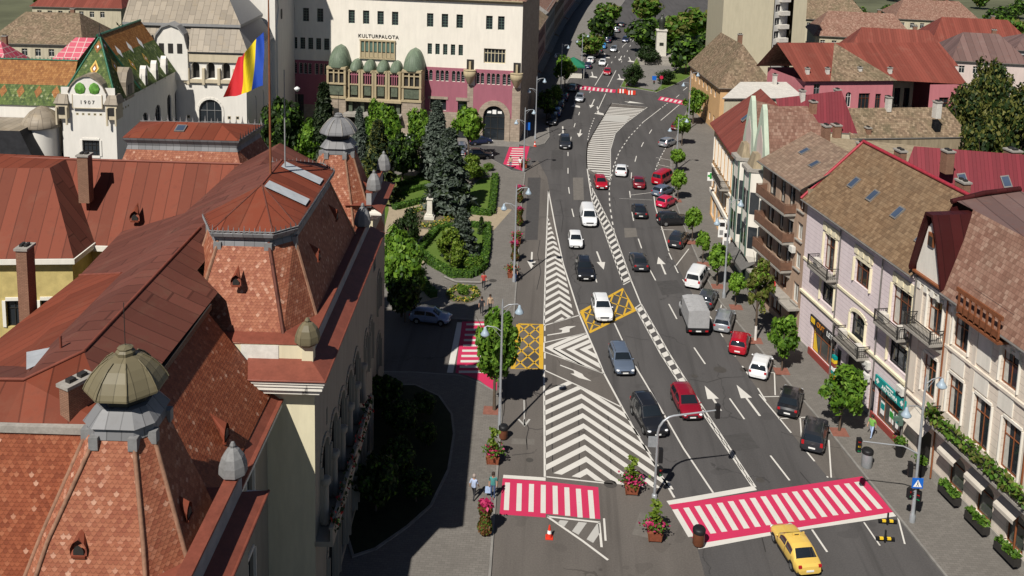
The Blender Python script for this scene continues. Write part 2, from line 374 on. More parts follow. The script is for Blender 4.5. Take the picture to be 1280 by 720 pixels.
# right pavement up to the house fronts
KR = [(1240, 797), (1200, 745), (1160, 695), (1120, 645), (1081, 597), (1039, 544), (980, 474), (940, 427), (900, 379), (880, 344), (866, 312), (852, 278), (842, 248), (838, 225), (838, 196), (845, 172), (855, 146), (866, 122), (885, 92)]
slab('house_pavement', KR+[(960, 92), (1000, 250), (1010, 400), (1150, 500), (1290, 640), (1400, 797)], 'paving')
slab('monument_island', [(775, 109), (800, 112), (821, 116), (842, 107), (860, 98), (882, 81), (905, 60), (925, 35), (900, 20), (833, 20), (817, 40), (806, 54), (790, 82)], 'lawn')
m = MB()
m.face([(*G(*p).xy, KH+.004) for p in [(781, 107), (800, 110.5), (820, 114), (829, 104), (838, 92), (850, 84), (842, 76), (802, 74), (798, 88), (790, 96)]], 'paving_stone', up=(0, 0, 1)); struct('island_path', m)
# ---------------------------------------------------------------- painted markings
ZM = .006
class PM:
    """flat paint: strips and polygons laid on the road, all points given on the ground"""
    def __init__(s, z=ZM): s.m = MB(); s.z = z
    def P(s, p): return Vector((p[0], p[1], s.z))
    def poly(s, pts, mat='white_paint', px=True): s.m.face([s.P(G(*p) if px else p) for p in pts], mat, up=(0, 0, 1)); return s
    def line(s, pts, wd=.14, mat='white_paint', px=True, dash=None):
        P = [G(*p) if px else Vector((p[0], p[1], 0)) for p in pts]
        if dash:
            on, off = dash; segs = []; t = 0.; k = 0; run = on; cur = [P[0]]; draw = True; i = 0; a = P[0]
            while i < len(P)-1:
                d = P[i+1]-a; L = d.length
                if L > run:
                    a = a+d.normalized()*run
                    if draw: cur.append(a); segs.append(cur)
                    draw = not draw; cur = [a]; run = on if draw else off
                else:
                    run -= L; i += 1; a = P[i]
                    if draw: cur.append(a)
            if draw and len(cur) > 1: segs.append(cur)
            for q in segs: s.line(q, wd, mat, False)
            return s
        L = []; R = []
        for i, p in enumerate(P):
            d = P[min(i+1, len(P)-1)]-P[max(i-1, 0)]; d.normalize(); n = Vector((-d.y, d.x, 0))*wd/2; L.append(s.P(p+n)); R.append(s.P(p-n))
        b = len(P); s.m.add(R+L, [(i, i+1, b+i+1, b+i) for i in range(b-1)], mat); return s
    def done(s, name): return struct(name, s.m)
def lerp(a, b, t): return (a[0]+(b[0]-a[0])*t, a[1]+(b[1]-a[1])*t)
def clip(poly, a, b):
    """keep the part of a convex/any polygon left of the line a->b (ground coordinates)"""
    out = []; f = lambda p: (b[0]-a[0])*(p[1]-a[1])-(b[1]-a[1])*(p[0]-a[0])
    for i in range(len(poly)):
        p, q = poly[i-1], poly[i]; fp, fq = f(p), f(q)
        if fp*fq < 0: t = fp/(fp-fq); out.append((p[0]+(q[0]-p[0])*t, p[1]+(q[1]-p[1])*t))
        if fq >= 0: out.append(q)
    return out
def hatch(pm, stripes, region, mat='white_paint'):
    R = [tuple(G(*p)[:2]) for p in region]
    if sum(a[0]*b[1]-b[0]*a[1] for a, b in zip(R, R[1:]+R[:1])) < 0: R.reverse()
    for s in stripes:
        q = s
        for a, b in zip(R, R[1:]+R[:1]):
            q = clip(q, a, b)
            if len(q) < 3: break
        if len(q) >= 3: pm.poly(q, mat, False)
def chevrons(apexes, ml, mr, th, reach=14):
    """one pair of arms per apex (ground): left arm falls with slope ml, right arm with slope mr"""
    out = []
    for ax, ay in apexes:
        out.append([(ax, ay), (ax-reach, ay-ml*reach), (ax-reach, ay-ml*reach-th), (ax, ay-th)])
        out.append([(ax, ay), (ax, ay-th), (ax+reach, ay-mr*reach-th), (ax+reach, ay-mr*reach)])
    return out
def apx(p, q, step, n0=0, n1=99):
    a, b = G(*p), G(*q); L = (b-a).length; d = (b-a)/L; return [tuple((a+d*(k*step))[:2]) for k in range(int(L/step)+1)]
pm = PM()
T1 = [(685.5, 238), (680, 407), (724.5, 394), (704, 330)]
pm.line([(685.5, 238), (682, 330), (680, 407)], .15).line([(685.5, 238), (694, 283), (704, 330), (724.5, 394)], .15).line([(680, 407), (724.5, 394)], .15)
hatch(pm, chevrons(apx((686.5, 262), (703, 399), 1.62), 1.45, 1.45, .8), T1)
T2 = [(680, 428.4), (732.6, 416.4), (755, 467), (680, 439.5)]
pm.line([(680, 428.4), (732.6, 416.4)], .15).line([(755, 467), (680, 439.5), (680, 428.4)], .15)
st = []
for x, y in ((681, 434.5), (690.5, 436.4), (707.7, 436.7), (724.4, 436.7), (741, 437)):
    a, b = G(x, y).xy, None; ax, ay = a
    st += [[(ax, ay), (ax+.75, ay), (ax+8.75, ay+8), (ax+8, ay+8)], [(ax, ay), (ax+8, ay-8.6), (ax+8.75, ay-8.6), (ax+.75, ay)]]
hatch(pm, st, T2)
T3 = [(680, 462.5), (777, 509), (846, 618), (770, 605), (682, 596.5)]
pm.line([(680, 462.5), (727, 484), (777, 509)], .15).line([(680, 462.5), (681, 596)], .16).line([(683, 596), (766, 605)], .14)
hatch(pm, chevrons(apx((725, 470), (735, 607), 1.52), .95, 1.2, .72), T3)
pm.line([(681, 407), (681, 428)], .14, dash=(1.1, 1.2)).line([(681, 441), (681, 462)], .14, dash=(1.1, 1.2))
pm.line([(724.5, 394), (735, 419), (745, 442), (755, 467), (790, 532), (843, 622)], .16)
pm.done('hatched_marking')
pm = PM()
RB = [(764.4, 129), (734.4, 179), (733, 198), (734, 211), (763, 225.6), (763, 187), (769, 166.7), (782, 154), (809, 134)]
pm.line(RB+RB[:1], .15).line([(764.4, 129), (734.4, 179), (733, 198), (734, 211), (737, 232), (740, 250.7), (754, 285), (779, 354)], .15)
stp = []; y0 = G(760, 227).y
while y0 < 188: stp.append([(-2, y0), (20, y0-2.), (20, y0-2.62), (-2, y0-.62)]); y0 += 1.25
for q in ([(764.4, 129), (809, 134), (782, 154), (749.4, 154)], [(749.4, 154), (782, 154), (769, 166.7), (741.8, 166.7)], [(741.8, 166.7), (769, 166.7), (763, 187), (733.8, 187)], [(733.8, 187), (763, 187), (763, 225.6), (734, 211)]): hatch(pm, stp, q)
pm.z += .004; pm.poly([(757, 144), (787, 145.5), (782, 153.5), (753, 151)], 'faded_paint'); pm.z -= .004
# long ladder between the two directions
LL = [(739, 244), (740, 250.7), (754, 285), (779, 356)]; LR = [(739.5, 233), (767.7, 290), (789, 350)]
pm.line([(737, 228), (739, 233), (753, 261), (767.7, 290), (789, 350.6), (801, 380)], .14)
pm.line([(779, 356), (789, 350.6)], .14)
LL2 = [(794.4, 384.7), (825.6, 442), (846, 474), (877.5, 515), (940, 607.5)]; LR2 = [(801.4, 380), (836.6, 442), (881, 513), (944.5, 609)]
pm.line(LL2, .15).line(LR2, .15).line([LL2[0], LR2[0]], .14)
def rungs(A, B, n, wd):
    A = [G(*p) for p in A]; B = [G(*p) for p in B]
    def along(P, t):
        L = [(b-a).length for a, b in zip(P, P[1:])]; d = t*sum(L)
        for a, b, l in zip(P, P[1:], L):
            if d <= l: return a+(b-a)*(d/l)
            d -= l
        return P[-1]
    for k in range(n):
        t = (k+.5)/n; a, b = along(A, t), along(B, t)
        d = (along(A, min(1, t+.01))-along(A, max(0, t-.01))).normalized()*wd/2
        pm.poly([a-d, b-d, b+d, a+d], px=False)
rungs(LL, [(740.5, 236), (767.7, 290), (789, 351)], 19, .75); rungs(LL2, LR2, 19, .78)
pm.done('median_marking')
pm = PM()
D = (3., 4.4)
pm.line([(793.5, 456.5), (823, 506), (854, 560), (891.5, 616)], .14)
for a, b in [((768, 404), (778, 425.5)), ((741, 336), (746, 353)), ((714.8, 261), (717.2, 271)), ((710.7, 234), (711.8, 242)), ((710, 210), (710, 217)), ((710, 190), (710, 195)), ((714, 171), (712.6, 177)), ((719, 154), (717.5, 159)), ((724.5, 140), (723.3, 144)), ((728, 125), (730.5, 119.5)), ((737, 116), (738.5, 113)),
             ((912, 498), (930.5, 524)), ((963, 569.5), (987, 600.5)), ((867.6, 434.5), (881.5, 455)), ((836, 380), (846, 398.7)), ((812, 336.5), (819.5, 350.5)), ((797.8, 298.4), (802, 310.4)), ((790, 265), (792, 276)), ((787, 238.8), (788, 247)), ((789.4, 215.7), (789, 223)), ((795.6, 195), (793.7, 202)), ((804.4, 177.8), (801.6, 183.4)), ((814.7, 162), (811.6, 167)),
             ((845, 122), (849, 118.5)), ((854, 113), (859, 109)), ((871, 97), (878, 92)), ((962, 629), (971, 641)), ((1015, 662), (1034, 690))]:
    pm.line([a, b], .14)
pm.line([(826, 150.5), (849, 131)], .14); pm.line([(804, 152.5), (824.7, 136.6)], .14)
pm.line([(824.7, 136.6), (838, 126)], .15, dash=(.9, .9)); pm.line([(804, 152.5), (786, 172), (774, 190), (767, 208), (763, 226)], .15, dash=(1.1, 1.2)); pm.line([(762.5, 228), (761.5, 235), (762, 255), (765, 275), (767.5, 289)], .16, dash=(1.2, 1.2))
pm.line([(734.7, 175), (737, 163), (743, 147)], .14, dash=(.9, 1.)); pm.line([(745.5, 141.7), (757, 117)], .14)
pm.line([(735.8, 218), (737.5, 226), (741, 240)], .14, dash=(.9, 1.))
pm.line([(743.5, 107), (760, 80)], .14); pm.line([(759.5, 108.5), (770, 88)], .14)
for k in range(6): y = 78-k*6.5; pm.line([(771+(88-y)*.55, y), (772+(88-y)*.55, y-2.2)], .14); pm.line([(757+(88-y)*.7, y+1), (758.2+(88-y)*.7, y-1)], .14)
pm.line([(778, 58), (794, 45)], .16)
# parking lane beside the kerb
EDGE = [(838, 172), (828, 190), (820, 205), (817, 222), (816.5, 240), (821, 266), (828, 286), (836, 314)]
pm.line([(836, 178), (826, 196), (820, 210), (817, 226)], .13, dash=(.9, .9)); pm.line([(816.7, 240), (819, 258), (825, 277), (836, 314)], .13)
pm.line([(836, 316), (847, 340), (866, 368), (893, 403), (913, 437), (944, 480), (961, 507)], .13, dash=(2.1, 1.8)); pm.line([(949, 493), (975, 524)], .13); pm.line([(975, 524), (1035, 597)], .13, dash=(2., 1.9))
for a, b in [((845, 332), (861, 311)), ((825, 275), (842, 262)), ((826, 287), (843, 287.5)), ((897, 405), (902, 380)), ((922, 423), (918, 445)), ((945, 465), (968, 466)), ((968, 466), (969, 494)), ((955, 496), (975, 495.5)), ((973, 523.5), (1008, 521.5)), ((1000, 521), (1003, 559)), ((1036, 550), (1039, 597)), ((820, 197), (842, 201)), ((820, 205), (838, 209)), ((915, 436), (923, 424)), ((1122, 645), (1131, 680)), ((1080, 653), (1100, 682)), ((787, 244), (829, 239))]:
    pm.line([a, b], .11)
pm.line([(774, 248), (815, 250)], .08, 'faded_paint')
pm.done('lane_marking')
# arrows: shaft + head, straight ones by tail and tip, turning ones by their own outline
def arrow(pm, tail, tip, hw=.5, hl=1.5, sw=.16):
    a, b = G(*tail), G(*tip); d = (b-a).normalized(); n = Vector((-d.y, d.x, 0)); c = b-d*hl
    pm.poly([a-n*sw/2, c-n*sw/2, c+n*sw/2, a+n*sw/2], px=False); pm.poly([b, c+n*hw, c-n*hw], px=False)
pm = PM()
for a, b in [((746, 314.4), (754.7, 337)), ((665, 315), (664, 336)), ((832, 343), (822.8, 321)), ((901, 513.5), (880.8, 482)), ((950, 520), (920.7, 481)), ((743, 124), (738, 135)), ((726, 162), (723.6, 171.5)), ((777, 70), (774, 76))]: arrow(pm, a, b, .5, 2.2 if a[1] > 300 else 2.6, .2)
pm.poly([(684, 418.5), (702, 415.5), (703, 412.5), (698, 411.5), (708, 408), (720, 407.5), (712, 411), (712, 415), (701, 417), (684, 419.6)])
pm.poly([(700, 457), (717, 463.5), (718, 467), (713, 467), (724, 472.5), (739.5, 476.5), (730, 470.5), (728, 467.5), (718, 462.5), (700.4, 456)])
for x, y, k in ((704, 165, 1), (748, 139, 1), (719, 130, 1), (741, 94, 1), (775, 97, 1), (788, 75, 1), (757, 70, 1)):
    a = G(x, y); pm.poly([(a.x-.2, a.y+4), (a.x+.05, a.y+4), (a.x+.1, a.y-1), (a.x+.9, a.y-1.6), (a.x+.9, a.y-3.2), (a.x-.9, a.y-2.2), (a.x-.15, a.y-.4)], px=False)
arrow(pm, (781, 127), (805, 129.5), .9, 3.2, .3)
pm.done('direction_arrow')
pm = PM()
for x0 in (648, 655, 662): pm.line([(x0, 524), (656, 532)], .16, 'faded_paint')
pm.line([(655, 500), (655.5, 533)], .1, 'faded_paint'); pm.done('worn_arrow')
# pedestrian crossings
def crossing(poly, stripes, name='crossing'):
    q = PM(ZM+.001); q.poly(poly, 'pink_paint'); q.z = ZM+.006
    for a, b, wd in stripes: q.line([a, b], wd)
    q.done(name)
tops = [95, 150, 205, 260, 318, 372, 427, 482, 535, 590, 640, 692, 745, 797, 848, 900, 952, 1003]
sp = []
for i, x in enumerate(tops):
    t = i/17; a = (820+x/4, lerp((0, 387), (0, 250), t)[1]/4+540); b = (lerp((864, 0), (1100.5, 0), t)[0], lerp((0, 671), (0, 636), t)[1]); sp.append((a, b, .42))
crossing([(836.5, 631), (1077.5, 595.5), (1118, 640), (871, 680)], sp)
pm = PM(); pm.line([(835, 629), (944, 610)], .5); pm.line([(871, 683), (987.5, 661), (1119, 642)], .55); pm.done('stop_line')
tp = [(155, 375), (222, 380), (290, 383), (356, 388), (422, 393), (488, 402), (553, 410), (620, 418)]; bt = [(148, 530), (218, 535), (287, 540), (355, 547), (425, 553), (493, 562), (563, 572), (632, 578)]
crossing([(628.4, 598), (682.5, 602), (747.8, 609), (750.4, 649), (682.3, 642.5), (682, 647), (624.4, 643)], [((600+a[0]/4.5, 520+a[1]/4.5), (600+b[0]/4.5, 520+b[1]/4.5), .36) for a, b in zip(tp, bt)])
pm = PM(); pm.line([(629, 595.6), (682, 599)], .4); pm.done('stop_line')
pm = PM(); pm.line([(684.4, 645.6), (750, 653), (752, 690), (684.4, 646.5), (752, 690)][:2], .16).line([(684.4, 646), (728, 676), (760, 700)], .16).line([(749, 653), (752, 684)], .16).line([(755, 648), (757, 676)], .14)
hatch(pm, [[(x, 50), (x+.55, 50), (x+6.2, 62), (x+5.6, 62)] for x in (-3.2, -1.9, -.6, .7, 2., 3.2)], [(688, 649), (749, 655), (751, 684)], 'faded_paint'); pm.done('worn_hatching')
sp = [((583, 405.5+k*6.6), (620, 405.5+k*6.6), .42) for k in range(10)]
crossing([(577.5, 402), (624, 402), (621, 488), (612.5, 485.5), (600, 476), (585, 469.5), (569.5, 466)], [((583-k*1.05, 405.5+k*6.6), (620, 405.5+k*6.6), .42) for k in range(10)])
pm = PM(); pm.line([(575, 403), (562.5, 466)], .55); pm.done('stop_line')
crossing([(637, 183), (662, 183), (654, 214), (629, 205)], [((640-k*.95, 186+k*2.8), (656-k*.5, 186.3+k*2.8), .5) for k in range(8)])
crossing([(722, 106.5), (770, 112), (769, 116), (723, 112)], [((726.5+k*5.4, 107.9+k*.58), (725.5+k*5.4, 111.5+k*.58), .42) for k in range(8)])
crossing([(825.6, 120.6), (856.4, 126), (855.6, 131.5), (822, 125)], [((829+k*5.5, 122+k), (826.5+k*5.5, 125+k), .5) for k in range(6)])
# yellow keep-clear boxes
def ybox(q, nx, ny):
    Q = [G(*p) for p in q]; pm = PM(ZM+.002)
    f = lambda u, v: (Q[0]*(1-u)+Q[1]*u)*(1-v)+(Q[3]*(1-u)+Q[2]*u)*v
    pm.line([*Q, Q[0]], .42, 'yellow_paint', False); pm.z += .002
    n = nx
    for k in range(-ny, nx+1):
        for sgn in (1, -1):
            a0, a1 = max(0, -k/ny if ny else 0), min(1, (nx-k)/ny)
            if a1 > a0:
                e = lambda v: ((k+v*ny)/nx if sgn > 0 else 1-(k+v*ny)/nx)
                pm.line([f(e(a0), a0), f(e(a1), a1)], .17, 'yellow_paint', False)
    pm.done('keep_clear_box')
ybox([(648, 405.5), (676.8, 405.5), (676.3, 461), (641, 461)], 2, 4)
ybox([(727, 389.5), (779, 361), (792.8, 388), (737, 415.5)], 4, 2)
plain('asphalt_patch', (.06, .057, .056), .9, var=.2, scale=2, fine=9); plain('patch_pale', (.14, .128, .115), .9, var=.2, scale=2, fine=9); flat('tar', (.03, .028, .027), .7)
pm = PM(.0045)
for q, mt in [([(820, 352), (846, 350), (856, 366), (828, 369)], 'asphalt_patch'), ([(690, 188), (704, 188), (704, 212), (688, 212)], 'asphalt_patch'), ([(655, 440), (677, 440), (677, 458), (654, 458)], 'asphalt_patch'), ([(900, 545), (935, 541), (950, 560), (912, 565)], 'asphalt_patch'), ([(640, 548), (668, 549), (668, 556), (639, 555)], 'patch_pale'), ([(716, 222), (729, 222), (730, 250), (717, 250)], 'patch_pale'), ([(660, 222), (676, 222), (672, 300), (656, 300)], 'asphalt_patch'), ([(800, 640), (832, 650), (826, 676), (790, 668)], 'patch_pale'), ([(780, 285), (795, 285), (797, 296), (781, 297)], 'patch_pale')]: pm.poly(q, mt)
for q in ([(657, 498), (659, 512), (655, 524), (661, 535), (658, 548), (659, 562)], [(661, 535), (670, 537), (679, 536)], [(640, 569), (659, 567), (668, 566)], [(797, 452), (803, 474), (816, 490), (822, 505)], [(782, 420), (800, 424), (812, 425)], [(862, 474), (884, 478), (905, 472), (930, 471)], [(675, 300), (672, 318), (676, 340), (671, 362)], [(690, 505), (690, 545), (691, 590)], [(723, 510), (724, 548), (724, 600)], [(760, 520), (763, 560), (764, 600)], [(800, 586), (818, 600), (830, 602)], [(1000, 590), (1012, 604), (1025, 612)], [(930, 650), (950, 662), (957, 690)], [(700, 250), (704, 270), (702, 290)]): pm.line(q, .07, 'tar')
pm.done('road_patch')
m = MB()
for x, y, r in [(736, 272, .3), (812, 410, .32), (668, 330, .32), (662, 575, .3), (950, 600, .32), (763, 605, .5), (787, 608, .45), (900, 462, .6), (930, 462, .4), (868, 470, .3), (690, 300, .4), (616, 352, .45), (735, 388, .3), (663, 240, .35)]:
    g = G(x, y, .006); m.face([(g.x+r*math.cos(a*.7), g.y+r*math.sin(a*.7), .006+(KH if x == 616 else 0)) for a in range(9)], 'iron_cover', up=(0, 0, 1))
struct('manhole_cover', m)
# ---------------------------------------------------------------- vehicles
def carpaint(name, c, metal=.0, rough=.28):
    s = N(name); f = s.noise(1.2, 3, .5, s.obj()); s.out(s.mix(f, sc(c, .9), sc(c, 1.1)), rough, .5, metal); s.b.inputs['Coat Weight'].default_value = .6; s.b.inputs['Coat Roughness'].default_value = .06; return s.m
for n_, c_, m_ in [('white', (.72, .73, .74), 0), ('black', (.012, .013, .016), 0), ('silver', (.36, .38, .41), .5), ('grey', (.07, .075, .085), .3), ('charcoal', (.028, .03, .036), .2), ('red', (.36, .006, .018), 0), ('crimson', (.22, .005, .016), 0), ('raspberry', (.5, .015, .06), 0), ('dark_red', (.16, .008, .018), .1), ('navy', (.015, .025, .07), .2), ('blue', (.03, .12, .35), .1), ('pale_blue', (.22, .28, .42), .3), ('steel_blue', (.15, .19, .26), .4), ('teal', (.12, .17, .18), .3), ('yellow', (.68, .46, .1), 0), ('sky_blue', (.03, .25, .55), 0)]:
    carpaint('paint_'+n_, c_, m_)
glassmat('car_glass', (.012, .016, .02), .05, .8); flat('rubber', (.012, .012, .013), .85); flat('rim_metal', (.35, .36, .37), .35, .5, .7); flat('black_trim', (.018, .018, .02), .5)
flat('lamp_clear', (.75, .77, .8), .15, .8); flat('lamp_red', (.4, .01, .015), .2, .6); flat('plate_white', (.75, .75, .73), .5); plain('tarp_grey', (.33, .33, .335), .75, var=.12, scale=2.5, fine=9); flat('chrome', (.5, .5, .52), .2, .5, .9)
def interp(pts, x):
    for (a, za), (b, zb) in zip(pts, pts[1:]):
        if x <= b: return za+(zb-za)*(x-a)/(b-a) if b > a else zb
    return pts[-1][1]
def make_car(name, label, L, W, H, belt, prof, wins, ws, rw, paintm='paint_white', wheel_r=.31, axles=(-.3, .31), zb=.22, rails=False, roofm=None):
    """prof: roofline as (x from rear -0.5 to nose 0.5, height); wins: side windows (x0,x1); ws/rw: windscreen and rear window (x0,x1)"""
    root = thing(name, label, 'car')
    hw = W/2
    def ring(x):
        top = interp(prof, x); ax = abs(x); w_ = hw*(1-.16*max(0, (ax-.36)/.14)**2); z0 = zb+(.12 if ax > .44 else 0)
        b = min(belt, top-.09); k = max(0, (top-b-.09)/max(.1, H-belt-.09)); wr = w_*(.95-.19*k)
        return [(0, z0), (.8*w_, z0), (.965*w_, z0+.09), (w_, z0+.4*(b-z0)), (.975*w_, b), (wr, top-.075), (wr*.84, top-.012), (0, top)]
    xs = sorted(set([p[0] for p in prof]+[-.44, -.36, -.2, -.05, .1, .25, .36, .44])); mb = MB()
    rings = []
    for x in xs:
        r = ring(x); X = x*L; rings.append([(X, y, z) for y, z in r]+[(X, -y, z) for y, z in r[-2:0:-1]])
    mb.loft(rings, paintm, True)
    if roofm:
        pass
    # dark sill and wheel-arch shadows
    for a in axles:
        for s in (1, -1):
            wy = s*(hw-.006)
            mb.lathe((0, 0, 0), [(0, 0)], 'black_trim', 3) if False else None
            pts = [(a*L+(wheel_r+.07)*math.cos(t), wy+s*.012, max(zb, wheel_r+(wheel_r+.07)*math.sin(t))) for t in [math.pi*i/8 for i in range(9)]]
            mb.face(pts, 'black_trim', up=(0, s, 0))
    for s in (1, -1):
        for x in (wins[0][1]+.012, wins[-1][1]+.05, max(-.4, wins[0][0]-.03)) if len(wins) < 3 else (wins[0][1]+.01, wins[1][1]+.01, wins[-1][1]+.05): mb.tube([(x*L, s*(y+.003), z) for y, z in ring(x)[2:5]], .011, 'black_trim', 4)
    mb.tube([((ws[0]+.015)*L, y, interp(prof, ws[0]+.015)-.02*abs(y)+.005) for y in (-hw*.75, -hw*.4, 0, hw*.4, hw*.75)], .013, 'black_trim', 4)
    mb.box((0, 0, zb+.01), (L*.93, W*.9, .1), 'black_trim')
    for s in (1, -1): mb.box((0, s*(hw-.02), zb+.06), (L*.38, .06, .08), 'black_trim')
    mb.build('body', root, uv=False)
    def glass(nm, pts, par=root): m = MB(); m.add(*pts, 'car_glass', True); return m.build(nm, par, uv=False)
    for s in (1, -1):
        for x0, x1 in wins:
            n = 5; lo = []; hi = []
            for i in range(n):
                x = x0+(x1-x0)*i/(n-1); r = ring(x); p, q = r[4], r[5]
                f = lambda t: (x*L, s*(p[0]+(q[0]-p[0])*t+.014), p[1]+(q[1]-p[1])*t)
                lo.append(f(.1)); hi.append(f(.86))
            fs = [(i, i+1, n+i+1, n+i) if s < 0 else (n+i, n+i+1, i+1, i) for i in range(n-1)]
            glass('side_window', (lo+hi, fs))
    for nm, (x0, x1) in (('windscreen', ws), ('rear_window', rw)):
        n = 4; vs = []
        for i in range(n):
            x = x0+(x1-x0)*i/(n-1); r = ring(x); dx = .012 if nm == 'windscreen' else -.012
            row = [(r[5][0]*.9, r[5][1]+.01), (r[6][0]*.95, r[6][1]), (0, r[7][1])]
            vs += [(x*L+dx, y, z+.014) for y, z in row]+[(x*L+dx, -y, z+.014) for y, z in row[1::-1]]
        fs = [(i*5+j, i*5+j+1, i*5+j+6, i*5+j+5) for i in range(n-1) for j in range(4)]
        if nm == 'windscreen': fs = [f[::-1] for f in fs]
        fs = [f if (x1 > x0) else f[::-1] for f in fs]
        glass(nm, (vs, [f[::-1] for f in fs]))
    for a in axles:
        for s in (1, -1):
            t = MB(); prof_ = [(wheel_r*.68, -.1), (wheel_r*.97, -.1), (wheel_r, -.06), (wheel_r, .06), (wheel_r*.97, .1), (wheel_r*.68, .1)]
            c = (a*L, s*(hw-.09), wheel_r); T = lambda p: p
            rg = [[(c[0]+r*math.cos(k*math.pi/8), c[1]+y, c[2]+r*math.sin(k*math.pi/8)) for k in range(16)] for r, y in prof_]
            t.loft(rg, 'rubber', True); wo = t.build('wheel', root, uv=False)
            q = MB(); yo = c[1]+s*.106
            vs = [(c[0], yo, c[2])]+[(c[0]+wheel_r*(.66 if k % 2 else .5)*math.cos(k*math.pi/5), yo, c[2]+wheel_r*(.66 if k % 2 else .5)*math.sin(k*math.pi/5)) for k in range(10)]
            q.add(vs, [(0, 1+k, 1+(k+1) % 10) if s < 0 else (0, 1+(k+1) % 10, 1+k) for k in range(10)], 'rim_metal'); q.build('rim', wo, uv=False)
    def end(x): r = ring(x); return r
    for s in (1, -1):
        r = ring(.465); z = min(interp(prof, .465)-.13, .72); m = MB(); m.lathe((.472*L, s*r[3][0]*.8, z), [(.02, -.07), (.14, -.05), (.16, 0), (.13, .06), (.02, .08)], 'lamp_clear', 8, sx=1.3, sy=1.05); m.build('headlight', root, uv=False)
        r = ring(-.487); zt = min(belt*.92, interp(prof, -.47)-.12); m = MB(); m.box((-.489*L, s*(r[3][0]*.87), zt), (.1, .2, .17 if H < 1.6 else .3), 'lamp_red'); m.build('taillight', root, uv=False)
        xm = ws[0]-.03 if ws[0] > ws[1] else ws[1]-.03; r = ring(xm); m = MB(); m.lathe((xm*L, s*(r[4][0]+.06), belt+.07), [(.02, -.06), (.075, -.045), (.085, .035), (.03, .07)], paintm, 8); m.build('mirror', root, uv=False)
    m = MB(); m.box((-.503*L, 0, .62 if H > 1.55 else .55), (.02, .5, .12), 'plate_white'); m.build('number_plate', root, uv=False)
    m = MB(); m.box((.503*L, 0, .42), (.02, .5, .11), 'plate_white'); m.build('number_plate', root, uv=False)
    zg = interp(prof, .48)-.2; m = MB(); m.box((.495*L, 0, zg), (.06, W*.48, .15), 'black_trim'); m.box((.497*L, 0, .33), (.05, W*.62, .12), 'black_trim'); m.build('grille', root, uv=False)
    if rails:
        for s in (1, -1): m = MB(); m.tube([(-.33*L, s*hw*.68, H+.01), (-.3*L, s*hw*.68, H+.07), (.02*L, s*hw*.68, H+.07), (.06*L, s*hw*.68, H)], .025, 'chrome', 6); m.build('roof_rail', root, uv=False)
    return root
def P_hatch(L=4., W=1.74, H=1.48, **k): return dict(L=L, W=W, H=H, belt=.93, prof=[(-.5, .6), (-.492, .78), (-.475, .98), (-.41, H-.1), (-.3, H-.015), (-.08, H), (.08, H-.05), (.265, .98), (.42, .85), (.475, .74), (.495, .6), (.5, .5)], wins=[(-.36, -.1), (-.075, .17)], ws=(.25, .09), rw=(-.468, -.405), **k)
def P_sedan(L=4.5, W=1.8, H=1.44, **k): return dict(L=L, W=W, H=H, belt=.92, prof=[(-.5, .6), (-.493, .82), (-.47, .98), (-.37, 1.02), (-.25, H-.08), (-.17, H-.01), (-.05, H), (.06, H-.04), (.22, .97), (.42, .84), (.478, .73), (.495, .6), (.5, .5)], wins=[(-.25, -.07), (-.05, .13)], ws=(.205, .075), rw=(-.365, -.255), **k)
def P_wagon(L=4.6, W=1.8, H=1.47, **k): return dict(L=L, W=W, H=H, belt=.93, prof=[(-.5, .6), (-.494, .85), (-.482, 1.), (-.43, H-.1), (-.35, H-.02), (-.1, H), (.06, H-.04), (.225, .98), (.42, .85), (.478, .74), (.495, .6), (.5, .5)], wins=[(-.41, -.24), (-.22, -.05), (-.03, .14)], ws=(.21, .075), rw=(-.478, -.428), rails=True, **k)
def P_suv(L=4.4, W=1.84, H=1.66, **k): return dict(L=L, W=W, H=H, belt=1.05, prof=[(-.5, .65), (-.494, .9), (-.482, 1.1), (-.43, H-.1), (-.35, H-.02), (-.1, H), (.05, H-.04), (.215, 1.13), (.42, 1.02), (.478, .88), (.496, .7), (.5, .55)], wins=[(-.41, -.25), (-.23, -.05), (-.03, .13)], ws=(.2, .065), rw=(-.478, -.428), wheel_r=.36, zb=.27, rails=True, **k)
def P_van(L=5.1, W=1.95, H=1.95, **k): return dict(L=L, W=W, H=H, belt=1.12, prof=[(-.5, .7), (-.496, 1.1), (-.49, 1.3), (-.478, H-.06), (-.4, H), (.12, H), (.2, H-.07), (.345, 1.22), (.44, 1.08), (.485, .88), (.497, .7), (.5, .55)], wins=[(.1, .27)], ws=(.335, .21), rw=(-.492, -.479), wheel_r=.34, zb=.26, **k)
def P_mpv(L=4.8, W=1.9, H=1.88, **k): d = P_van(L, W, H, **k); d['wins'] = [(-.46, -.2), (-.17, .06), (.09, .26)]; return d
def P_box(L=4.6, W=1.84, H=1.94, **k): return dict(L=L, W=W, H=H, belt=1.1, prof=[(-.5, .7), (-.497, 1.1), (-.49, 1.2), (-.465, H-.08), (-.4, H), (.2, H), (.3, H-.1), (.42, 1.15), (.475, .95), (.495, .75), (.5, .55)], wins=[(-.44, -.18), (-.15, .08), (.12, .33)], ws=(.405, .31), rw=(-.488, -.468), wheel_r=.33, zb=.26, **k)
CARS = {}
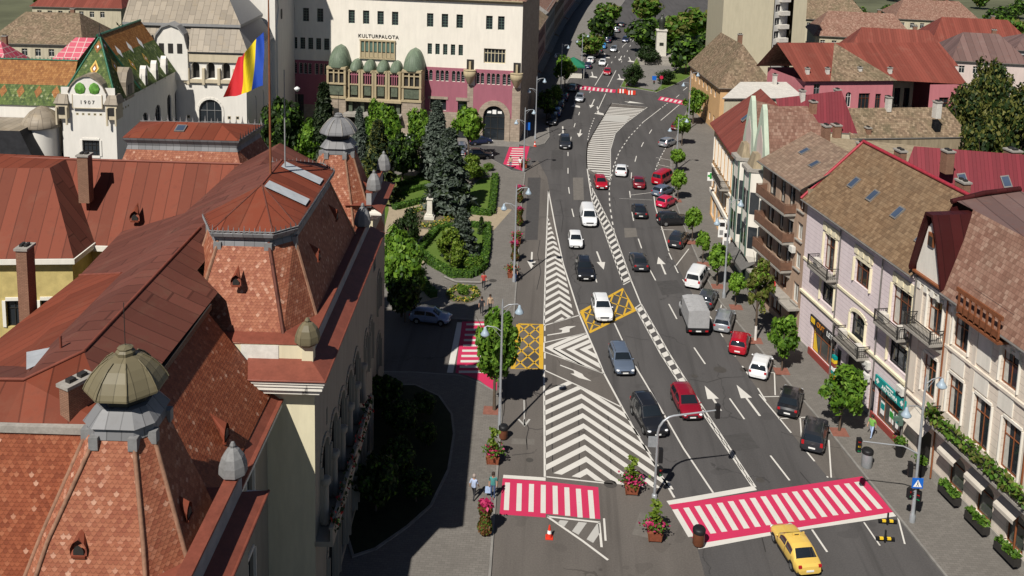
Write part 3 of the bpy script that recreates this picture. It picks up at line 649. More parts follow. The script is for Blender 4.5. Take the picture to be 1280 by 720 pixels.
for n_, d_ in dict(hatch=P_hatch(), small=P_hatch(3.55, 1.66, 1.49), sedan=P_sedan(), wagon=P_wagon(), suv=P_suv(), offroad=P_suv(4.75, 1.9, 1.8), van=P_van(), mpv=P_mpv(), boxvan=P_box(), coupe=P_hatch(4.36, 1.8, 1.5), taxi=P_sedan(4.4, 1.76, 1.5)).items():
    c_ = make_car({'van': 'delivery_van', 'mpv': 'minivan', 'boxvan': 'minivan', 'taxi': 'taxi'}.get(n_, 'car'), 'x', **d_); CARS[n_] = proto(c_)
m = MB(); m.box((-.02, 0, 1.56), (.14, .5, .12), 'paint_yellow'); m.box((-.02, 0, 1.56), (.15, .3, .07), 'black_trim'); m.build('roof_sign', CARS['taxi'], uv=False)
def put_car(kind, colour, at, ahead, label, group=None, cat=None, z=0.):
    a = G(*at); b = G(*ahead); o = dup(CARS[kind], (a.x, a.y, z), math.atan2(b.y-a.y, b.x-a.x), label, group, {'paint_white': 'paint_'+colour})
    if cat: o['category'] = cat
    return o
TR = 'cars driving on the avenue'; PK = 'cars parked along the kerb'
put_car('van', 'white', (735, 277), (740, 296), 'white delivery van driving towards the viewer beside the ladder marking', TR, 'van')
put_car('small', 'white', (719, 306), (722, 322), 'small white hatchback driving between the white van and a black crossover', TR)
put_car('suv', 'black', (730, 343), (734, 360), 'black crossover with roof rails just behind the small white hatchback', TR)
put_car('suv', 'white', (752, 393), (757, 410), 'white crossover standing on the yellow box marking', TR)
put_car('wagon', 'steel_blue', (776, 456), (784, 478), 'silver blue estate car with long roof ahead of the black off-roader', TR)
put_car('offroad', 'black', (810, 529), (825, 554), 'big black off-road car nearest the traffic light pole', TR)
put_car('coupe', 'crimson', (857, 510), (868, 532), 'crimson crossover coupe under the traffic light arm', TR)
put_car('offroad', 'charcoal', (706, 183), (706.5, 195), 'dark car alone in the lane beside the far striped island', TR)
put_car('hatch', 'red', (750.5, 233), (754, 243), 'red hatchback facing the viewer below the tip of the striped island', TR)
put_car('sedan', 'white', (776.5, 217), (778, 205), 'small white saloon seen from behind beside the striped island', TR)
put_car('sedan', 'dark_red', (798, 232), (796.5, 222), 'dark red saloon seen from behind in the right lanes', TR)
put_car('sedan', 'black', (799, 268), (794.5, 252), 'black saloon seen from behind in front of the dark red saloon', TR)
put_car('sedan', 'charcoal', (798, 332), (792, 315), 'dark grey saloon seen from behind with red tail lights glowing', TR)['label'] = 'dark grey saloon seen from behind, nearest of the saloons driving away'
put_car('hatch', 'silver', (724.5, 126), (722, 133), 'silver car driving just below the far red crossing on the left', TR)
put_car('small', 'white', (753, 81.5), (750, 88), 'white small car driving behind the red one beyond the far crossing', TR)
put_car('small', 'red', (759, 93), (757, 100), 'red small car approaching the far red crossing', TR)
put_car('hatch', 'silver', (767, 64), (764, 70), 'pale grey car driving far up the avenue near the trees', TR)
put_car('wagon', 'navy', (782, 52), (779, 57), 'dark car farthest up the avenue beside the island trees', TR)
put_car('taxi', 'yellow', (993, 694), (979, 672), 'yellow taxi with roof sign crossing the front red crossing', TR, 'taxi')
# parked by the houses
for kind, colr, at, ah, lab in [
    ('hatch', 'dark_red', (847, 161), (852, 156), 'dark red car parked half hidden behind the far street tree'),
    ('hatch', 'silver', (835, 182), (846, 178), 'silver hatchback parked with its nose to the kerb under a lamp'),
    ('boxvan', 'red', (828, 228), (838, 222), 'red minivan parked between two street trees'),
    ('hatch', 'steel_blue', (829, 243), (841, 238), 'grey blue car parked between the red minivan and a raspberry hatchback'),
    ('small', 'raspberry', (833, 257), (845, 251), 'raspberry red small hatchback parked beside the grey blue car'),
    ('suv', 'black', (842, 280), (860, 279.5), 'black crossover parked square to the kerb'),
    ('suv', 'charcoal', (848, 305), (857, 293), 'dark grey hatchback parked slanting below the black crossover'),
    ('mpv', 'white', (871, 353), (881, 337), 'white minivan parked ahead of the grey truck'),
    ('hatch', 'grey', (884, 379), (891, 364), 'dark grey hatchback parked right of the canvas truck'),
    ('wagon', 'silver', (905, 406), (911, 387), 'silver estate car parked between the dark hatchback and a red one'),
    ('hatch', 'red', (924, 434.5), (928.5, 417), 'bright red hatchback parked beside the tall brownish street tree'),
    ('hatch', 'white', (950.5, 464), (957, 445), 'white hatchback parked beside a round street tree'),
    ('sedan', 'black', (987.5, 508), (994, 484), 'black saloon with glossy roof parked second from the front crossing'),
    ('suv', 'charcoal', (1017.5, 551), (1022, 528), 'black crossover parked nearest the front crossing')]:
    put_car(kind, colr, at, ah, lab, PK, 'minivan' if kind in ('mpv', 'boxvan') else None)
for kind, colr, at, ah, lab in [
    ('offroad', 'black', (690, 154), (688, 160), 'black car parked first in the shaded kerb row'),
    ('suv', 'blue', (695.5, 144), (698, 138), 'blue car parked in the shaded kerb row on the left'),
    ('wagon', 'charcoal', (700, 134), (702, 129), 'dark car parked behind the blue one in the shaded row'),
    ('hatch', 'navy', (705, 125), (707, 120), 'navy car parked in the shaded row near the far crossing'),
    ('hatch', 'teal', (715.5, 113), (718, 108), 'greenish grey car parked at the end of the far red crossing'),
    ('hatch', 'pale_blue', (727, 92), (729, 87), 'pale blue car parked beyond the far crossing, nearest it'),
    ('hatch', 'navy', (735, 85), (737, 80), 'navy car parked between pale blue and white cars far up'),
    ('wagon', 'white', (738.5, 77.5), (741, 73), 'white estate car parked far up the avenue'),
    ('suv', 'charcoal', (744, 70), (746, 66), 'charcoal car parked behind the white estate far up'),
    ('hatch', 'grey', (749, 65.5), (751, 61), 'grey car parked ahead of the bright blue one far up'),
    ('hatch', 'sky_blue', (754, 60), (756, 56), 'bright sky blue car parked far up the avenue'),
    ('suv', 'navy', (760, 53), (762, 49), 'dark blue car parked behind the bright blue one'),
    ('hatch', 'black', (765, 47), (767, 43), 'black car parked last in the far row'),
    ('suv', 'silver', (771, 40), (773, 36), 'silver car parked under the far avenue trees'),
    ('sedan', 'charcoal', (777, 33), (779, 29), 'charcoal saloon parked under the far avenue trees')]:
    put_car(kind, colr, at, ah, lab, PK)
put_car('hatch', 'white', (517, 176), (504, 175.5), 'white hatchback parked in front of the theatre behind the spruces', PK)
put_car('hatch', 'navy', (600, 180), (612, 179), 'navy hatchback parked before the arched entrance', PK)
put_car('wagon', 'steel_blue', (577, 191), (577.5, 199), 'steel blue car parked beside the round theatre tree', PK)
put_car('suv', 'black', (598, 198), (610, 198), 'black car parked in the shade of the round theatre tree', PK)
put_car('wagon', 'grey', (548, 184), (548, 191), 'grey car parked half hidden behind the big spruce', PK)
put_car('hatch', 'pale_blue', (538, 402), (558, 404), 'pale blue hatchback standing in the shade of the side street')
# small lorry with a canvas box
tk = thing('truck', 'small lorry with white cab and grey canvas box leaving along the avenue', 'truck', G(866, 406), 0)
_a, _b = G(866, 408), G(852, 374); tk.rotation_euler = (0, 0, math.atan2(_b.y-_a.y, _b.x-_a.x)); OFF[tk.name] = Vector((0, 0, 0))
m = MB(); hh = [(1.2, .4, 1.25), (1.3, .4, 2.0), (1.75, .4, 2.05), (2.3, .4, 1.45), (2.95, .42, 1.15), (3.05, .5, .8)]
m.loft([[(x, -.9, z0), (x, .9, z0), (x, .92, (z0+z1)/2), (x, .8 if z1 > 1.5 else .88, z1-.06), (x, .6, z1), (x, -.6, z1), (x, -.8 if z1 > 1.5 else -.88, z1-.06), (x, -.92, (z0+z1)/2)] for x, z0, z1 in hh], 'paint_white', True); m.build('cab', tk, uv=False)
for s in (1, -1): m = MB(); m.add([(1.4, s*.925, 1.3), (2.2, s*.925, 1.25), (2.1, s*.9, 1.5), (1.75, s*.86, 1.88), (1.4, s*.86, 1.88)], [(0, 1, 2, 3, 4) if s < 0 else (4, 3, 2, 1, 0)], 'car_glass'); m.build('side_window', tk, uv=False)
m = MB(); m.add([(2.33, -.75, 1.5), (2.33, .75, 1.5), (1.82, .62, 2.06), (1.82, -.62, 2.06)], [(0, 1, 2, 3)], 'car_glass'); m.build('windscreen', tk, uv=False)
m = MB(); m.loft([[(-2.7, -1.02, .95), (-2.7, 1.02, .95), (-2.7, 1.02, 2.62), (-2.7, .5, 2.74), (-2.7, -.5, 2.74), (-2.7, -1.02, 2.62)], [(1.05, -1.02, .95), (1.05, 1.02, .95), (1.05, 1.02, 2.62), (1.05, .5, 2.74), (1.05, -.5, 2.74), (1.05, -1.02, 2.62)]], 'tarp_grey')
for x in (-1.8, -.85, .1): m.box((x, 0, 2.72), (.05, 1.9, .1), 'tarp_grey')
m.build('canvas_box', tk, uv=False); m = MB(); m.box((-.85, 0, .86), (3.8, 2.08, .16), 'black_trim'); m.box((-2.74, 0, .66), (.06, 1.7, .2), 'black_trim'); m.box((0, 0, .6), (5., .7, .2), 'black_trim'); m.build('chassis', tk, uv=False)
for x in (-1.7, 2.1):
    for s in (1, -1):
        m = MB(); m.loft([[(x+r*math.cos(k*math.pi/8), s*.86+y, .36+r*math.sin(k*math.pi/8)) for k in range(16)] for r, y in [(.22, -.12), (.35, -.11), (.36, .11), (.22, .12)]], 'rubber', True); m.build('wheel', tk, uv=False)
for s in (1, -1): m = MB(); m.box((-2.77, s*.8, .68), (.05, .28, .14), 'lamp_red'); m.build('taillight', tk, uv=False)
m = MB(); m.box((-2.79, 0, .66), (.02, .5, .12), 'plate_white'); m.build('number_plate', tk, uv=False)
# ---------------------------------------------------------------- walls with real openings
glassmat('win_glass', (.02, .025, .03), .06, .7); glassmat('win_glass_lit', (.07, .075, .07), .1, .6); plain('curtain', (.5, .48, .43), .9, var=.15, scale=3)
for n_, c_ in dict(white=(.62, .61, .57), brown=(.14, .05, .025), dark=(.03, .028, .026), grey=(.25, .25, .25), green=(.1, .16, .13), rust=(.22, .075, .03), cream=(.5, .44, .3)).items(): plain('frame_'+n_, c_, .5, var=.12, scale=6)
def wall(par, p0, p1, z0, z1, ops, mat, name='wall', thick=.25, T=None, trim=None):
    """wall from p0 to p1 (outside on the right hand), holes for ops = (s0, s1, za, zb, style); style: dict(arch, nx, ny, frame, glass, open, sill)"""
    p0 = Vector((p0[0], p0[1], 0)); p1 = Vector((p1[0], p1[1], 0)); L = (p1-p0).length; t = (p1-p0)/L; n = Vector((t.y, -t.x, 0))
    X = lambda s, z, d=0.: p0+t*s+Vector((0, 0, z))-n*d
    m = MB(); ops = [o for o in ops]
    ss = sorted(set([0, L]+[v for o in ops for v in o[:2] if 0 < v < L])); zs = sorted(set([z0, z1]+[v for o in ops for v in o[2:4] if z0 < v < z1]))
    for a, b in zip(ss, ss[1:]):
        run = None
        for c, d in list(zip(zs, zs[1:]))+[(None, None)]:
            hole = c is None or any(o[0]-1e-6 <= a and b <= o[1]+1e-6 and o[2]-1e-6 <= c and d <= o[3]+1e-6 for o in ops)
            if hole:
                if run: m.face([X(a, run[0]), X(b, run[0]), X(b, run[1]), X(a, run[1])], mat, up=n)
                run = None
            else: run = (run[0], d) if run else (c, d)
    for o in ops:
        s0, s1, a, b, st = o; st = {**dict(arch=0, nx=2, ny=2, frame='frame_brown', glass='win_glass', sill=None, depth=thick), **st}
        r = (s1-s0)/2; mid = (s0+s1)/2
        if st['arch']:
            rz = r*st['arch']; sp = b-rz; arc = [(mid-r*math.cos(math.pi*k/10), sp+rz*math.sin(math.pi*k/10)) for k in range(11)]
            m.face([X(s0, b)]+[X(*q) for q in arc[5::-1]][::-1], mat, up=n); m.face([X(s1, b)]+[X(*q) for q in arc[5:]], mat, up=n)
            out = [(s0, a), (s1, a)]+arc[::-1]
        else: out = [(s0, a), (s1, a), (s1, b), (s0, b)]
        D = st['depth']
        for q, w_ in zip(out, out[1:]+out[:1]):
            c = (X((s0+s1)/2, (a+b)/2)-X(*q)); m.face([X(*q), X(*w_), X(*w_, D), X(*q, D)], st.get('reveal', mat), up=c)
        if st.get('open'):
            m.face([X(*q, D) for q in out], st['open'], up=n); continue
        f = MB(); fw = st.get('fw', .07); fm = st['frame']; g = D-.05
        def strip(q, w_, wd): f.bar(X(*q, g), X(*w_, g), .06, wd, fm)
        ins = [(mid+(q[0]-mid)*(1-fw/(2*r)), (a+b)/2+(q[1]-(a+b)/2)*(1-fw/(b-a))) for q in out]
        for q, w_ in zip(ins, ins[1:]+ins[:1]): strip(q, w_, fw)
        for k in range(1, st['nx']): x = s0+(s1-s0)*k/st['nx']; zt = b if not st['arch'] else (b-r*st['arch'])+r*st['arch']*math.sqrt(max(0, 1-((x-mid)/r)**2)); strip((x, a), (x, zt), fw*.8)
        for k in range(1, st['ny']): z = a+(b-a)*(k/st['ny'] if st['ny'] > 2 else .68); strip((s0, z), (s1, z), fw*.8) if not st['arch'] or z < b-r*st['arch'] else None
        fo = f.build(st.get('wname', 'window'), par)
        q = MB(); q.face([X(*v, D-.01) for v in out], st['glass'], up=n)
        if st.get('curtain'):
            q.face([X(s0, a+.1, D-.014), X(s0+(s1-s0)*.3, a+.1, D-.014), X(s0+(s1-s0)*.22, b-.05, D-.014), X(s0, b-.05, D-.014)], 'curtain', up=n)
        q.build('pane', fo)
        if st['sill']: q = MB(); q.box(X(mid, a-.06, -.07), (s1-s0+.3, .26, .1), st['sill'], ax=t); q.build('sill', fo)
        if st.get('trim'):
            q = MB(); tm = st['trim']; tw = st.get('tw', .16)
            pth = out[1:]+out[:1] if not st.get('full') else out+out[:1]
            for u, w_ in zip(pth, pth[1:]):
                du = Vector((w_[0]-u[0], w_[1]-u[1], 0)); 
                if du.length < 1e-4: continue
                oc = Vector((du.y, -du.x, 0)).normalized()*tw/2
                q.bar(X(u[0]+oc.x, u[1]+oc.y, -.04), X(w_[0]+oc.x, w_[1]+oc.y, -.04), .09, tw, tm)
            q.build('surround', fo)
    return m.build(name, par), X, t, n
def band(par, p0, p1, z, h, d, mat, name='cornice', steps=1, ext=0.):
    """moulding along a wall's outside, one or more steps growing upwards"""
    p0 = Vector((p0[0], p0[1], 0)); p1 = Vector((p1[0], p1[1], 0)); t = (p1-p0).normalized(); n = Vector((t.y, -t.x, 0)); m = MB()
    for k in range(steps):
        dd = d*(k+1)/steps; hh = h/steps; c = (p0+p1)/2+n*(dd/2-.002)+Vector((0, 0, z+hh*(k+.5)+.002*k))
        m.box(c, ((p1-p0).length+2*ext*dd, dd, hh), mat, ax=t)
    return m.build(name, par)
def balcony(par, X, t, n, s0, s1, z, dep=1.1, rail='frame_dark', slab='stone_grey', h=1., solid=None, name='balcony', bars=.16):
    c = X((s0+s1)/2, z, -dep/2); m = MB(); m.box(c-Vector((0, 0, .1)), (s1-s0, dep, .2), slab, ax=t); m.box(c-Vector((0, 0, .26)), (s1-s0-.3, dep-.25, .14), slab, ax=t)
    for s in (s0+.35, s1-.35): m.add([X(s-.1, z-.3, 0), X(s-.1, z-.3, -dep*.8), X(s-.1, z-.9, 0), X(s+.1, z-.3, 0), X(s+.1, z-.3, -dep*.8), X(s+.1, z-.9, 0)], [(0, 1, 2), (5, 4, 3), (1, 4, 5, 2), (0, 3, 4, 1)], slab)
    b = m.build(name, par); q = MB(); P = [X(s0+.05, z, 0), X(s0+.05, z, -dep+.05), X(s1-.05, z, -dep+.05), X(s1-.05, z, 0)]
    for u, w_ in zip(P, P[1:]):
        up = Vector((0, 0, h)); q.bar(u+up, w_+up, .07, .05, rail); q.bar(u+up*.12, w_+up*.12, .03, .03, rail); q.bar(u+up*.8, w_+up*.8, .025, .025, rail)
        if solid: q.bar(u+up*.5, w_+up*.5, .05, h*.82, solid)
        else:
            k = max(2, int((w_-u).length/bars))
            for i in range(k+1): a = u+(w_-u)*i/k; q.box(a+up*.5, (.025, .025, h), rail)
    for a in P[1:3]: q.box(a+Vector((0, 0, h/2)), (.09, .09, h+.1), rail, ax=t)
    q.build('railing', b); return b
def roofplane(mb, pts, mat, th=.0):
    mb.face(pts, mat, up=(0, 0, 1)); return mb
plain('stone_grey', (.3, .28, .25), .85, var=.2, scale=2, fine=8); plain('gutter', (.16, .15, .14), .5, var=.2); plain('brick_stack', (.26, .14, .09), .9, var=.3, scale=3, fine=6); plain('white_stack', (.55, .52, .47), .9, var=.15, fine=6)
stonemat('chimney_brick', (.27, .15, .1), .24, .08)
def chimney(par, c, w, d, h, mat='chimney_brick', ang=0., cap='stone_grey', name='chimney'):
    m = MB(); m.box((c[0], c[1], c[2]+h/2), (w, d, h), mat, ang); m.box((c[0], c[1], c[2]+h+.06), (w+.16, d+.16, .14), cap, ang)
    for k in (-1, 1): m.box((c[0]+k*w*.22*math.cos(ang), c[1]+k*w*.22*math.sin(ang), c[2]+h+.2), (w*.25, d*.5, .16), 'frame_dark', ang)
    return m.build(name, par)
def skylight(par, P, U, V, w, h, name='skylight'):
    """roof window lying on a slope: P centre, U along, V up the slope"""
    U = Vector(U).normalized(); V = Vector(V).normalized(); W_ = U.cross(V); m = MB()
    q = lambda u, v, o: Vector(P)+U*u+V*v+W_*o
    m.loft([[q(-w/2, -h/2, -.05), q(w/2, -h/2, -.05), q(w/2, h/2, -.05), q(-w/2, h/2, -.05)], [q(-w/2, -h/2, .1), q(w/2, -h/2, .1), q(w/2, h/2, .1), q(-w/2, h/2, .1)]], 'gutter')
    o = m.build(name, par); g = MB(); k = .8; g.face([q(-w/2*k, -h/2*k, .104), q(w/2*k, -h/2*k, .104), q(w/2*k, h/2*k, .104), q(-w/2*k, h/2*k, .104)], 'sky_glass', up=W_); g.build('pane', o); return o
glassmat('sky_glass', (.05, .07, .11), .05, .8)
# ---------------------------------------------------------------- the row of houses on the right
F0 = Vector((24.84, 87.07, 0)); FT = Vector((.2112, -.9775, 0)).normalized(); FI = Vector((.9775, .2112, 0)).normalized()
def FF(s, d, z=0.): return F0+FT*s+FI*d+Vector((0, 0, z))
def F2(s, d=0.): return tuple(FF(s, d)[:2])
wallmat('mauve_wall', (.74, .64, .655), .12, .42); wallmat('yellow_trim', (.79, .72, .52), .15); wallmat('pale_mauve', (.68, .6, .58), .2); wallmat('beige_wall', (.76, .67, .57), .2, .5); wallmat('beige_plain', (.76, .68, .58), .22); wallmat('ivory', (.8, .76, .68), .2)
wallmat('tan_wall', (.45, .32, .235), .25); wallmat('orange_wall', (.7, .44, .22), .22); wallmat('mint_wall', (.52, .6, .48), .2); wallmat('rose_wall', (.64, .53, .49), .18); wallmat('cream_wall', (.6, .54, .4), .3); wallmat('old_plaster', (.42, .34, .23), .5); wallmat('pink_wall', (.56, .2, .225), .15); wallmat('tower_wall', (.52, .47, .34), .12)
tilemat('tiles_ochre', [(0, (.135, .082, .045)), (.35, (.175, .108, .06)), (.7, (.2, .128, .072)), (1, (.235, .155, .09))], .34, .36, False, weather=.3)
tilemat('tiles_grey', [(0, (.17, .115, .085)), (.4, (.21, .14, .1)), (.75, (.24, .165, .12)), (1, (.28, .2, .145))], .34, .36, False, weather=.35)
tilemat('tiles_rose', [(0, (.17, .085, .06)), (.4, (.22, .118, .085)), (.75, (.26, .15, .11)), (1, (.31, .2, .15))], .3, .34, False, weather=.25)
tilemat('tiles_old', [(0, (.12, .085, .055)), (.4, (.19, .13, .085)), (.75, (.24, .17, .11)), (1, (.3, .22, .15))], .3, .3, False, weather=.7, wcol=(.1, .095, .05))
tinmat('crimson_sheet', (.16, .018, .027), .36, .15, (.22, .07, .07), .45, rust=(.18, .02, .025)); tinmat('red_sheet', (.19, .052, .037), .5, .25, (.28, .15, .11), .55, rust=(.15, .04, .03)); tinmat('oxblood_sheet', (.045, .008, .008), .9, .1, (.08, .04, .035), .5, rust=(.03, .006, .006)); tinmat('brown_sheet', (.15, .095, .085), 1.2, .3, (.25, .2, .18), .5)
plain('crimson_trim', (.32, .03, .045), .5, var=.2, scale=3); plain('wood_rust', (.2, .07, .03), .7, var=.25, scale=3); plain('teal_sign', (.005, .25, .24), .4, var=.05); plain('awning_cream', (.5, .46, .4), .8); plain('awning_grey', (.12, .115, .11), .8, var=.2)
flat('sign_white', (.8, .8, .78), .5); flat('sign_yellow', (.75, .5, .03), .5); flat('sign_orange', (.7, .26, .02), .5); flat('plinth_red', (.25, .05, .04), .7); plain('shop_wood', (.2, .075, .035), .6, var=.2, scale=5); flat('sign_green', (.03, .3, .05), .4); flat('sign_dark', (.02, .018, .02), .6)
def gable_roof(par, s0, s1, d0, dr, d1, ze, zr, mat, ze2=None, over=.45, name='roof', th=.14, trim='gutter', hip0=0, hip1=0):
    """ridge along the street, eaves towards street (d0) and yard (d1)"""
    m = MB(); ze2 = ze if ze2 is None else ze2; k = (zr-ze)/(dr-d0); e0 = FF(s0, d0-over, ze-k*over); e1 = FF(s1, d0-over, ze-k*over); r0_, r1_ = FF(s0+hip0, dr, zr), FF(s1-hip1, dr, zr); b0, b1 = FF(s0, d1, ze2), FF(s1, d1, ze2); dn = Vector((0, 0, -th))
    for q in ([e0, e1, r1_, r0_], [b0, b1, r1_, r0_]): m.face(q, mat, up=(0, 0, 1)); m.face([p+dn for p in q], 'frame_dark', up=(0, 0, -1))
    for q in ([e0, r0_, b0], [e1, r1_, b1]):
        if hip0 if q[1] is r0_ else hip1: m.face(q, mat, up=(0, 0, 1))
        for u, w_ in zip(q, q[1:]): m.face([u, w_, w_+dn, u+dn], 'frame_dark')
    m.face([e0, e1, e1+dn, e0+dn], trim); o = m.build(name, par)
    g = MB(); g.tube([e0+Vector((0, 0, -.08))-FI*.06, e1+Vector((0, 0, -.08))-FI*.06], .08, trim, 6); g.build('gutter', o); return o
def body(par, s0, s1, d0, d1, z1, mat, z0=0.):
    """side and rear walls of a house (the street front is built apart)"""
    m = MB(); a, b, c, e = FF(s0, d0), FF(s1, d0), FF(s1, d1), FF(s0, d1); up = Vector((0, 0, 1))
    for p, q, n in ((b, c, FT), (c, e, FI), (e, a, -FT)): m.face([p+up*z0, q+up*z0, q+up*z1, p+up*z1], mat, up=n)
    return m.build('side_wall', par)
def pipe(par, s, d, z0, z1, r=.06, mat='gutter'): m = MB(); m.tube([FF(s, d, z0), FF(s, d, z1)], r, mat, 6); return m.build('downpipe', par)
# --- mauve house with yellow surrounds
M = thing('town_house', 'mauve three storey house with yellow window surrounds and ochre tiled roof', 'house', (*F2(7, 3), 0), group=None)
S0, S1, ZE = -1.45, 16.3, 14.6
yel = dict(frame='frame_brown', trim='yellow_trim', tw=.32, nx=3, ny=2, curtain=1); dk = dict(frame='frame_dark', trim='yellow_trim', tw=.3, nx=2, ny=2)
ops = [(2.3, 4.3, 9.25, 12.5, yel), (7.7, 10.1, 10.2, 12.3, dict(yel, curtain=0)), (13.5, 16.2, 9.25, 12.5, yel), (2.3, 4.6, 6.1, 8.1, dk), (7.7, 10.0, 4.9, 7.7, dict(dk, arch=.35)), (13.6, 16.3, 6.0, 8.1, dict(dk, nx=3)),
       (1.2, 5.4, .7, 3.25, dict(nx=3, ny=2, frame='shop_wood', glass='win_glass_lit', wname='shop_window')), (5.6, 6.6, .15, 3.2, dict(open='frame_dark')), (7.4, 10.4, .15, 3.9, dict(arch=.6, open='frame_dark')), (12.5, 16.6, .6, 3.3, dict(nx=4, ny=2, frame='shop_wood', glass='win_glass_lit', wname='shop_window')), (11.2, 12.2, .2, 3.3, dict(nx=1, ny=2, frame='shop_wood', wname='shop_door'))]
ops = [(a-S0, b-S0, c, d, e) for a, b, c, d, e in ops]
W_, X, t, n = wall(M, F2(S0), F2(S1), 0, ZE, ops, 'mauve_wall'); X0 = X; X = lambda s, z, d=0.: X0(s-S0, z, d)
band(M, F2(S0), F2(S1), 5.15, .4, .22, 'yellow_trim', 'string_course', 2); band(M, F2(S0), F2(S1), 8.55, .22, .12, 'yellow_trim', 'string_course'); band(M, F2(S0), F2(S1), 13.95, .5, .4, 'pale_mauve', 'cornice', 3); band(M, F2(S0), F2(S1), 0, .55, .06, 'stone_grey', 'plinth')
body(M, S0, S1, 0, 10.5, ZE, 'old_plaster')
for s in (3.3, 8.9, 14.85):
    m = MB(); m.box(X(s, 13.05, -.05), (2.9, .12, .75), 'yellow_trim', ax=FT)
    for k in (-1, 0, 1): m.box(X(s+k*.9, 12.98, -.12), (.25, .12, .5), 'yellow_trim', ax=FT)
    m.build('window_panel', M)
for s0, s1, z in ((1.4, 5.1, 9.15), (12.9, 16.3, 9.1), (6.9, 11.0, 4.8)):
    balcony(M, X, t, n, s0, s1, z, 1.15, 'frame_dark', 'stone_grey')
for s, z in ((2.1, 9.15), (13.3, 9.1), (15.8, 9.1), (7.4, 4.8), (10.2, 4.8)): m = MB(); m.box(X(s, z+.45, -.5), (.7, .5, .75), 'white_stack', ax=FT); m.build('planter_box', M)
gr = gable_roof(M, S0-.25, S1+.1, -.1, 5.3, 10.8, 14.75, 19.7, 'tiles_ochre', 14.4)
m = MB(); m.tube([FF(S0-.3, -.6, 14.4), FF(S0-.3, 5.3, 19.8)], .14, 'crimson_trim', 6); m.tube([FF(S0-.3, 5.3, 19.82), FF(S1, 5.3, 19.82)], .17, 'crimson_trim', 6); m.build('ridge_cap', gr)
k_ = (19.7-14.75)/5.4
for s, d in ((2.2, 2.4), (5.6, 2.3), (9.7, 2.2), (14.1, 1.7)): skylight(gr, FF(s, d, 14.75+k_*(d+.1)+.03), FT, FI+Vector((0, 0, k_)), .8, 1.25)
for s in (5.1, 11.9): pipe(M, s, -.14, .2, 14.3)
chimney(M, FF(3, 6.2, 18.6), 1.1, .6, 1.6, ang=rad(-78)); chimney(M, FF(11.5, 6.6, 18.3), 1.2, .6, 1.7, ang=rad(-78))
for s, z in ((11.6, 4.55), (17.0, 4.3)):
    pass
for s, z in ((11.0, 4.3), (16.0, 4.75), (11.0, 3.2)): m = MB(); m.box(X(s, z, -.22), (.85, .34, .62), 'frame_white', ax=FT); m.lathe(X(s, z, -.4), [(.22, -.005), (.22, .005)], 'frame_grey', 10); m.build('air_conditioner', M)
sg = MB(); sg.box(X(14.55, 3.78, -.14), (4.3, .16, .8), 'teal_sign', ax=FT); sg = sg.build('shop_sign', M)
textmesh('FARMACIA', .22, 'sign_white', X(14.55, 4.0, -.23), FT, (0, 0, 1), .01, parent=sg); textmesh('ARMONIA', .5, 'sign_white', X(14.55, 3.63, -.23), FT, (0, 0, 1), .01, parent=sg)
for s in (12.8, 16.3):
    q = MB(); q.box(X(s, 3.8, -.23), (.42, .02, .14), 'sign_white', ax=FT); q.box(X(s, 3.8, -.23), (.14, .022, .42), 'sign_white', ax=FT); q.build('cross_emblem', sg)
cr = MB(); cr.box(X(16.85, 2.9, -.55), (.2, 1.15, .36), 'frame_green', ax=FT); cr.box(X(16.85, 2.9, -.55), (.21, .36, 1.15), 'frame_green', ax=FT); cr.bar(X(16.85, 2.9, 0), X(16.85, 2.9, -.1), .06, .06, 'frame_dark'); cr.build('pharmacy_cross', M)
sg = MB(); sg.box(X(3.35, 3.68, -.12), (4.7, .14, .8), 'sign_dark', ax=FT); sg = sg.build('shop_sign', M)
q = MB(); q.box(X(1.55, 3.68, -.2), (.75, .02, .5), 'sign_yellow', ax=FT); q.build('emblem', sg)
textmesh('OUT', .68, 'sign_orange', X(3., 3.68, -.2), FT, (0, 0, 1), .01, parent=sg); textmesh('LET', .68, 'sign_white', X(4.7, 3.68, -.2), FT, (0, 0, 1), .01, parent=sg)
m = MB(); m.box(X(3.3, .4, -.05), (4.9, .16, .7), 'plinth_red', ax=FT); m.build('plinth', M); m = MB(); m.box(X(14.2, .35, -.05), (4.6, .16, .65), 'plinth_red', ax=FT); m.build('plinth', M)
m = MB()
for k, c in enumerate(('sign_orange', 'teal_sign', 'sign_white', 'plinth_red', 'sign_yellow', 'teal_sign')): m.box(X(5.75, .4+k*.36, -.12), (.5, .3, .3), c, ax=FT)
m.build('goods_rack', M)
m = MB(); m.add([X(1.25, .75, .2), X(2.2, .75, .2), X(1.3, 3.1, .2), X(1.25, 3.1, .2)], [(0, 1, 2, 3)], 'sign_yellow'); m.build('window_poster', M)
for k, s in enumerate((13.2, 14.5, 15.4)): m = MB(); m.box(X(s, 1.6, .2), (.6, .02, 1.1), 'sign_white', ax=FT); m.box(X(s, 1.75, .18), (.5, .02, .5), ('teal_sign', 'sign_green', 'teal_sign')[k], ax=FT); m.build('window_poster', M)
